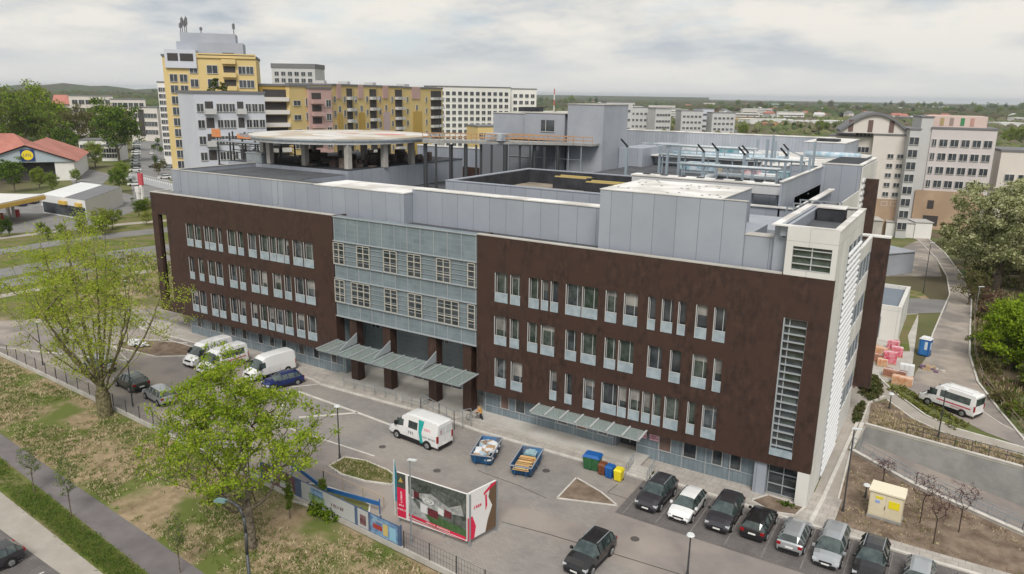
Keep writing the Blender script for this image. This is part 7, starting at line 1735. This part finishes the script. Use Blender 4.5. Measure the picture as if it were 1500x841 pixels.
mb = MB(); slab(mb, P0, e, nn, .45*Lf, .60*Lf, .1, .7, 3.1, 4.0); slab(mb, P0, e, nn, .82*Lf, .93*Lf, .1, .7, 3.1, 4.0); attach(fs, mb, 'yellow_strip', mat('station_yellow', (.62, .42, .10), rough=.5))
cp = thing('forecourt_canopy', 'white canopy with yellow underside over the fuel pumps', 'canopy')
c0, c1 = G(-30, 334), G(40, 317); a, b = Vector((*c0, 0)), Vector((*c1, 0)); e = (b-a).normalized(); nn = Vector((e.y, -e.x, 0)); Lc = (b-a).length; zc_ = ZAT(c1, 284)
mb = MB(); slab(mb, a, e, nn, 0, Lc, -9, 5, zc_-.9, zc_); attach(cp, mb, 'deck', wallmat('canopy_white', (.60, .60, .58)))
mb = MB(); slab(mb, a, e, nn, -.1, Lc+.1, -9.1, 5.1, zc_-1.3, zc_-.3); slab(mb, a, e, nn, -.15, Lc+.15, 5.1, 5.2, zc_-1.2, zc_-.4); attach(cp, mb, 'fascia', mat('station_yellow', (.62, .42, .10)))
for s in (.15, .5, .85):
    mb = MB(); slab(mb, a, e, nn, s*Lc, s*Lc+.5, -2, -1.5, 0, zc_-1.3); attach(cp, mb, 'column', gre)
    mb = MB(); slab(mb, a, e, nn, s*Lc+1.2, s*Lc+2.0, -2.2, -1.4, 0, 1.8); attach(cp, mb, 'fuel_pump', mat('pump_red', (.45, .05, .04), rough=.5))
for (u, v, h, m, lb) in [(209, 292, 7.5, mat('totem_red', (.50, .08, .10)), 'tall red and white totem sign by the side street'), (203, 292, 3.6, whi, 'white advertising column left of the building corner'), (13, 318, 5, mat('pump_red', (.45, .05, .04)), 'red price sign at the filling station entrance')]:
    x, y = G(u, v); o = thing('roadside_sign', lb, 'sign', (x, y, 0)); a = MB(); a.box(-.5, -.25, 0, .5, .25, h*.55); a.build('post', whi, o); a = MB(); a.box(-.9, -.3, h*.55, .9, .3, h); a.build('sign_panel', m, o)
# cars far away: one small mesh with body, glass and wheels, copied
def farcar_proto(paint):
    t = thing('parked_car', 'x', 'car'); a = MB()
    a.add([(-2.1,-.85,.3), (2.1,-.85,.3), (2.1,.85,.3), (-2.1,.85,.3), (-2.1,-.85,.95), (2.05,-.85,.8), (2.05,.85,.8), (-2.1,.85,.95)], [(3,2,1,0), (4,5,6,7), (0,1,5,4), (1,2,6,5), (2,3,7,6), (3,0,4,7)])
    a.add([(-1.5,-.62,1.46), (.3,-.62,1.46), (.3,.62,1.46), (-1.5,.62,1.46), (-1.55,-.64,1.40), (.4,-.64,1.40), (.4,.64,1.40), (-1.55,.64,1.40)], [(0,1,2,3), (4,5,1,0), (5,6,2,1), (6,7,3,2), (7,4,0,3)]); a.build('body', paint, t)
    a = MB(); a.add([(-2.0,-.82,.93), (1.1,-.82,.86), (1.1,.82,.86), (-2.0,.82,.93), (-1.55,-.64,1.40), (.4,-.64,1.40), (.4,.64,1.40), (-1.55,.64,1.40)], [(4,5,6,7), (0,1,5,4), (1,2,6,5), (2,3,7,6), (3,0,4,7)]); a.build('glasshouse', carglass, t)
    for wx in (-1.3, 1.3):
        for s_ in (-1, 1): a = MB(); a.tube((wx, s_*.65, .32), (wx, s_*.88, .32), .32, None, 10); a.build('wheel', rubber, t)
    return t
fprot = {k: farcar_proto(P_[k]) for k in ('white', 'silver', 'darkgrey', 'blue', 'red')}; fused = set()
def farcar(k, x, y, rz, label, group):
    if k in fused: t = copy_tree(fprot[k])
    else: t = fprot[k]; fused.add(k)
    t.location = (x, y, .05); t.rotation_euler.z = rz; t['label'] = label; t['group'] = group
sa, sb = Vector((*G(197, 272), 0)), Vector((*G(200.5, 194), 0)); sd_ = (sb-sa).normalized(); ang = math.atan2(sd_.y, sd_.x); nL_ = (sb-sa).length
for k in range(22):
    q = sa+(sb-sa)*(k/21.0); farcar(['white', 'silver', 'white', 'white', 'darkgrey', 'silver'][k % 6], q.x, q.y, ang+PI/2+.1, ORDW[k]+' car from the near end of the long row along the side street', 'cars parked along the side street')
for i, (u, v) in enumerate([(222, 226), (227, 232), (232, 240), (226, 246), (243, 238), (247, 246), (241, 262), (228, 214), (236, 220)]): x, y = G(u, v); farcar(['white', 'silver', 'white', 'darkgrey'][i % 4], x, y, ang+.3*i, ORDW[i]+' car in the small car park below the yellow tower', 'cars in the car park below the tower')
for i, (u, v) in enumerate([(125, 190.5), (140, 190), (152, 190), (166, 189.5), (203, 188.5), (212, 189), (220, 188), (228, 188)]): x, y = G(u, v); farcar(['white', 'darkgrey', 'silver', 'red'][i % 4], x, y, ang+PI/2, 'distant car on the cross street before the pale flats, '+ORD[i], 'cars on the cross street')
for i, (u, v, k, lb) in enumerate([(28, 302, 'blue', 'blue car under the filling station canopy'), (75, 302, 'white', 'white car in front of the filling station shop'), (50, 298, 'darkgrey', 'dark car under the right end of the canopy'), (97, 300, 'silver', 'silver car close to the shop door')]): x, y = G(u, v); farcar(k, x, y, .4+i, lb, 'cars at the filling station')
# old clinic on the right: barrel roofed wing and pink grey wing
A, B = D(1288, 197), D(1340, 198); z1 = ZAT(B, 199)
cl1, A, B, d, nb, L = building('old_clinic_wing', 'beige wing with arched barrel roof and brick base right behind the building', 'clinic', A, B, 26, z1, san, [('f', 6, 1, 1.2, .9, .46, .66, 7, z1-3), ('f', 6, 1, 1.2, .9, .74, .94, 7, z1-3)], parapet=.3)
mb = MB(); slab(mb, A, d, nb, -.06, L, -.15, 0.0, 0, 8.5); attach(cl1, mb, 'brick_base', brk)
zt = ZAT((A+d*L*.5).xy, 169); nA = 14
mb = MB(); a0 = A-d*L*1.02; Lr = L*2.05
ar = [(a0+d*(Lr*(k/nA)), z1+.3+(zt-z1-.3)*math.sin(PI*k/nA)) for k in range(nA+1)]
vs = [(q.x, q.y, z) for q, z in ar]+[((q+nb*14).x, (q+nb*14).y, z) for q, z in ar]
mb.add(vs, [(k, k+1, nA+2+k, nA+1+k) for k in range(nA)]); vs2 = [(q.x, q.y, z+.6) for q, z in ar]+[((q+nb*14).x, (q+nb*14).y, z+.6) for q, z in ar]
mb.add(vs2, [(nA+1+k, nA+2+k, k+1, k) for k in range(nA)]); mb.add([v for v in vs[:nA+1]]+[v for v in vs2[:nA+1]], [(k, k+1, nA+2+k, nA+1+k) for k in range(nA)]); attach(cl1, mb, 'barrel_roof', rfd)
mb = MB(); mb.add([((q+nb*.6).x, (q+nb*.6).y, z) for q, z in ar], [tuple(range(nA+1))]); attach(cl1, mb, 'arched_gable', san)
mb = MB()
for s in (.12, .40, .70): slab(mb, a0, d, nb, s*Lr, (s+.07)*Lr, .5, .58, z1+.6, z1+.6+(zt-z1)*.6)
attach(cl1, mb, 'gable_window', mat('gable_window_brown', (.14, .09, .08), rough=.6))
A, B = G(1205, 300), G(1262, 304); z1b = ZAT(B, 196)
building('old_clinic_wing', 'beige lower part of the old clinic left of the arched wing', 'clinic', D(1222, 201), D(1287, 199), 20, ZAT(D(1240, 210), 197), san, [('f', 4, 2, 1.6, 1.2, .6, .95, 12, 26)], parapet=.3)
A, B = D(1341, 194.5), D(1357, 195); z1 = ZAT(A, 190)
building('old_clinic_wing', 'narrow stair shaft with a column of dark windows beside the arched wing', 'clinic', A, B, 14, z1, gre, [('f', 8, 1, 1.9, 1.6, .2, .8, 2, z1-.5)], parapet=.3)
A, B = D(1356, 213), D(1373, 213.3); z1 = ZAT(A, 172); building('old_clinic_wing', 'blank grey connecting shaft between arched wing and pink wing', 'clinic', A, B, 16, z1, gre, [], parapet=.3)
A, B = D(1373, 213), D(1471, 215); z1 = ZAT(D(1420, 218), 189)
cl2, A, B, d, nb, L = building('old_clinic_wing', 'five storey pinkish grey wing with rows of windows and pink top storey', 'clinic', A, B, 15, z1, wallmat('facade_pink_grey', (.54, .50, .50)), [('f', 4, 1, .9, 1.6, .02, .10, 10.5, z1-.8), ('f', 4, 5, 1.7, 1.6, .12, .97, 10.5, z1-.8), ('f', 1, 2, 1.9, 1.7, .12, .34, 7.2, 9.2)], parapet=.4)
mb = MB(); slab(mb, A, d, nb, -.12*L, .94*L, -.25, 0, 0, 9.6); attach(cl2, mb, 'brick_base', brk)
mb = MB(); slab(mb, A, d, nb, .06*L, .30*L, -.35, -.25, 1.0, 3.4); slab(mb, A, d, nb, .10*L, .20*L, -.38, -.25, 5.2, 7.2); attach(cl2, mb, 'base_opening', balc)
zt2 = ZAT(D(1420, 222), 170); mb = MB(); slab(mb, A, d, nb, -.08*L, .86*L, 3, 13, z1+.4, zt2); attach(cl2, mb, 'top_storey', wallmat('facade_pale_pink', (.56, .44, .40)))
for s, c in ((.13, 'yellow'), (.28, 'grey'), (.45, 'green'), (.60, 'red')):
    mb = MB(); slab(mb, A, d, nb, s*L, (s+.06)*L, 2.9, 3, z1+.8, z1+2.6); attach(cl2, mb, 'coloured_door', mat('door_'+c, {'yellow': (.36, .28, .14), 'grey': (.28, .22, .2), 'green': (.05, .22, .09), 'red': (.46, .26, .22)}[c], rough=.6))
A, B = D(1482, 225), D(1560, 228); building('old_clinic_annexe', 'low pale annexe with flat roof at the right picture edge', 'annexe', A, B, 14, ZAT(A, 222), san, [('f', 2, 3, 2, 1.6, .1, .9, 8, 16)], parapet=.5)
# low sheds and white house at the access road
for i, (u0, v0, u1, v1, vt, dp, m, rm, lb, nm) in enumerate([(1252, 348, 1290, 350, 322, 9, conc, conc, 'weathered concrete shed end left of the far sheds', 'shed'), (1296, 346, 1337, 349, 325, 5, whi, wallmat('shed_roof', (.42, .41, .40)), 'low whitish metal sheds in front of the old clinic', 'shed'), (1338, 349, 1363, 350, 326, 5, whi, wallmat('shed_roof', (.42, .41, .40)), 'short whitish shed right next to the longer one', 'shed')]):
    building(nm, lb, 'shed', G(u0, v0), G(u1, v1), dp, ZAT(G((u0+u1)/2, v0), vt), m, [], roofm=rm, parapet=.15)
gs = building('service_building', 'grey single storey service building with dark roof edge behind the brown fin', 'building', G(1285, 405), G(1336, 400), 14, 4.0, greyp, [], roofm=greyp, parapet=.15)[0]
wh = thing('white_annexe', 'low white annexe with dark sunken roof beside the lawn strip', 'annexe')
mb = MB(); wx0, wx1, wy0, wy1 = -2.2, 1.9, 50.5, 64.0
mb.box(wx0, wy0, 0, wx1, wy1, 4.2); attach(wh, mb, 'wall', whitec)
mb = MB(); mb.box(wx0, wy0, 4.2, wx1, wy0+.4, 4.8); mb.box(wx1-.5, wy0+.4, 4.2, wx1, wy1, 4.8); mb.box(wx0, wy1-.4, 4.21, wx1-.5, wy1, 4.8); attach(wh, mb, 'parapet', whitec)
mb = MB(); mb.box(wx0, wy0+.4, 4.2, wx1-.5, wy1-.4, 4.3); attach(wh, mb, 'roof', wallmat('annexe_roof', (.17, .20, .24)))
mb = MB(); mb.box(-1.3, wy0-.06, .3, -.4, wy0-.01, 3.2); attach(wh, mb, 'door', wallmat('annexe_door', (.16, .18, .20)))
# distant blocks and halls on the right
FB = [(889, 928, 520, 150, 'grey slab block with twin stair towers just right of the lift tower', gre), (918, 952, 600, 158, 'grey stepped block behind the first slab', gre), (950, 975, 640, 163, 'pale house with blank gable in the row of grey blocks', whi), (962, 985, 590, 160, 'grey block second in the row', gre), (1000, 1032, 600, 163, 'grey block in the middle of the row', gre), (1030, 1048, 640, 160, 'darker block behind the middle ones', pal), (1046, 1080, 600, 166, 'grey block at the right end of the row', gre), (898, 915, 440, 172, 'small sand coloured house in front of the grey slab', san)]
for i, (u0, u1, ds, v, lb, m) in enumerate(FB):
    A, B = D(u0, ds), D(u1, ds+6); z1 = ZAT(D((u0+u1)/2, ds), v); building('distant_block', lb, 'flats', A, B, 13, z1, m, [('f', 4, 5, 2.0, 1.5, .05, .95, 3, z1-.5)])
rh = random.Random(77); nh = 0
cols_ = [(rfr, 'red roofed'), (rfd, 'grey roofed'), (wallmat('roof_pale', (.50, .50, .50)), 'pale roofed')]
HS_ = sorted([(795+rh.random()*700, rh.random()*20, rh.choice([0, 0, 1, 2])) for _ in range(120)]); hc = [0, 0, 0]
for k in range(120):
    u, v, hk = HS_[k]; v = 155+v+(u-1000)*.006; hc[hk] += 1
    if u < 880: v = 150+rh.random()*5
    x, y = G(u, v); dist = math.hypot(x-CAMP.x, y-CAMP.y); w_ = rh.uniform(10, 22); cm, cn = cols_[hk]
    t = thing('distant_house', NW(hc[hk])+' from left of the small '+cn+' houses near the horizon', 'house', (x, y, 0), rh.uniform(0, 3), cn+' houses near the horizon'); h = rh.uniform(5, 9)
    a = MB(); a.box(-w_/2, -5, 0, w_/2, 5, h); a.build('wall', rh.choice([whi, san, gre]), t); a = MB()
    a.add([(-w_/2-.5, -5.6, h), (w_/2+.5, -5.6, h), (w_/2+.5, 5.6, h), (-w_/2-.5, 5.6, h), (-w_/2+1, 0, h+3.6), (w_/2-1, 0, h+3.6)], [(0,1,5,4), (1,2,5), (2,3,4,5), (3,0,4), (3,2,1,0)]); a.build('roof', cm, t)
for i, (u0, u1, v0, vt, m, lb) in enumerate([(1082, 1108, 182, 174, ylo, 'orange market hall right of the grey blocks'), (1098, 1160, 184, 175, wallmat('hall_white', (.62, .62, .61)), 'long white market hall behind the dark trees'), (1125, 1150, 188, 181, wallmat('hall_orange', (.50, .24, .12)), 'low rust orange hall in the market area'), (1160, 1240, 185, 177, wallmat('hall_white', (.62, .62, .61)), 'long pale flat hall behind the row of dark trees'), (1138, 1165, 158, 152, wallmat('hall_mint', (.40, .55, .50)), 'mint green hall near the horizon'), (1465, 1500, 188, 180, wallmat('hall_white', (.62, .62, .61)), 'pale hall at the right edge behind the clinic'), (930, 968, 196, 187, rfr, 'low house with dark red roof behind the rear roof wall'), (1325, 1350, 178, 172, rfd, 'dark roofed hall behind the clinic')]):
    A, B = G(u0, v0), G(u1, v0); building('market_hall', lb, 'hall', A, B, 22, max(3, ZAT(A, vt)), m, [], roofm=m, parapet=.3)
bl_ = sorted([(800+rh.random()*700, 153+rh.random()*24) for _ in range(46)])
for k, (u, v) in enumerate(bl_):
    if 1225 < u < 1480: v = min(v, 160)
    x, y = G(u, v+(u-1000)*.006); w_ = rh.uniform(18, 60); h = rh.uniform(6, 15); t = thing('distant_building', NW(k+1)+' from left of the plain pale buildings scattered in the far town', 'building', (x, y, 0), YAW+rh.uniform(-.3, .3), 'pale buildings of the far town')
    a = MB(); a.box(-w_/2, -7, 0, w_/2, 7, h); a.build('wall', rh.choice([whi, whi, san, gre]), t); a = MB(); a.box(-w_/2-.4, -7.4, h, w_/2+.4, 7.4, h+.7); a.build('roof', rh.choice([rfd, whi, gre]), t); a = MB()
    for q in range(int(h//3)): a.box(-w_/2+1, -7.08, q*3+1, w_/2-1, -7.01, q*3+2.3)
    a.build('window_band', bwin, t)
# red and white mast, chimney
x, y = D(812, 900); mb = MB(); zt = ZAT((x, y), 130)
for k in range(6): mb.tube((x, y, zt*k/6), (x, y, zt*(k+1)/6), .7, .6, 8, k % 2)
tag(mb.build('mast', [whi, mat('mast_red', (.50, .10, .08))]), 'distant red and white mast on the horizon', 'mast')
# houses behind the tree belt left
for i, (u0, u1, v0, vt) in enumerate([(36, 84, 228, 206), (118, 158, 232, 206), (150, 176, 236, 214)]):
    A, B = G(u0, v0), G(u1, v0); building('low_white_building', ['low pale building behind the supermarket roof, seen through the trees', 'pale two storey school building behind the tree belt', 'short pale wing right of the school building'][i], 'building', A, B, 12, ZAT(A, vt), whi, [('f', 2, 6, 2, 1.6, .05, .95, 1.5, ZAT(A, vt)-.5)])
fb = MB(); A, B = Vector((*G(182, 262), 0)), Vector((*G(300, 292), 0)); 
ft = thing('footbridge', 'pale steel footbridge parapet crossing in front of the yellow tower', 'footbridge'); dv = (B-A); Lf = dv.length; dv.normalize(); nv = Vector((-dv.y, dv.x, 0))
mb = MB(); slab(mb, A, dv, nv, 0, Lf, 0, 3, 0, 1.4); attach(ft, mb, 'deck', wallmat('bridge_pale', (.50, .52, .54)))
mb = MB()
for k in range(40): slab(mb, A, dv, nv, k*Lf/40, k*Lf/40+.35, -.1, .1, 1.4, 2.8)
slab(mb, A, dv, nv, 0, Lf, -.1, .1, 2.8, 3.0); attach(ft, mb, 'railing', gre)
# air
hz = MB(); hz.box(-9100, -500, -6, 9100, 12500, 62)
hm_ = bpy.data.materials.new('haze_air'); hm_.use_nodes = True; n = hm_.node_tree.nodes; n.clear(); o_ = n.new('ShaderNodeOutputMaterial'); v_ = n.new('ShaderNodeVolumePrincipled')
v_.inputs['Density'].default_value = .00009; v_.inputs['Color'].default_value = (.80, .86, .95, 1); v_.inputs['Anisotropy'].default_value = .3
hm_.node_tree.links.new(v_.outputs[0], o_.inputs['Volume'])
if HAZE: tag(hz.build('haze', hm_), 'thin bluish haze over the far distance', kind='stuff')
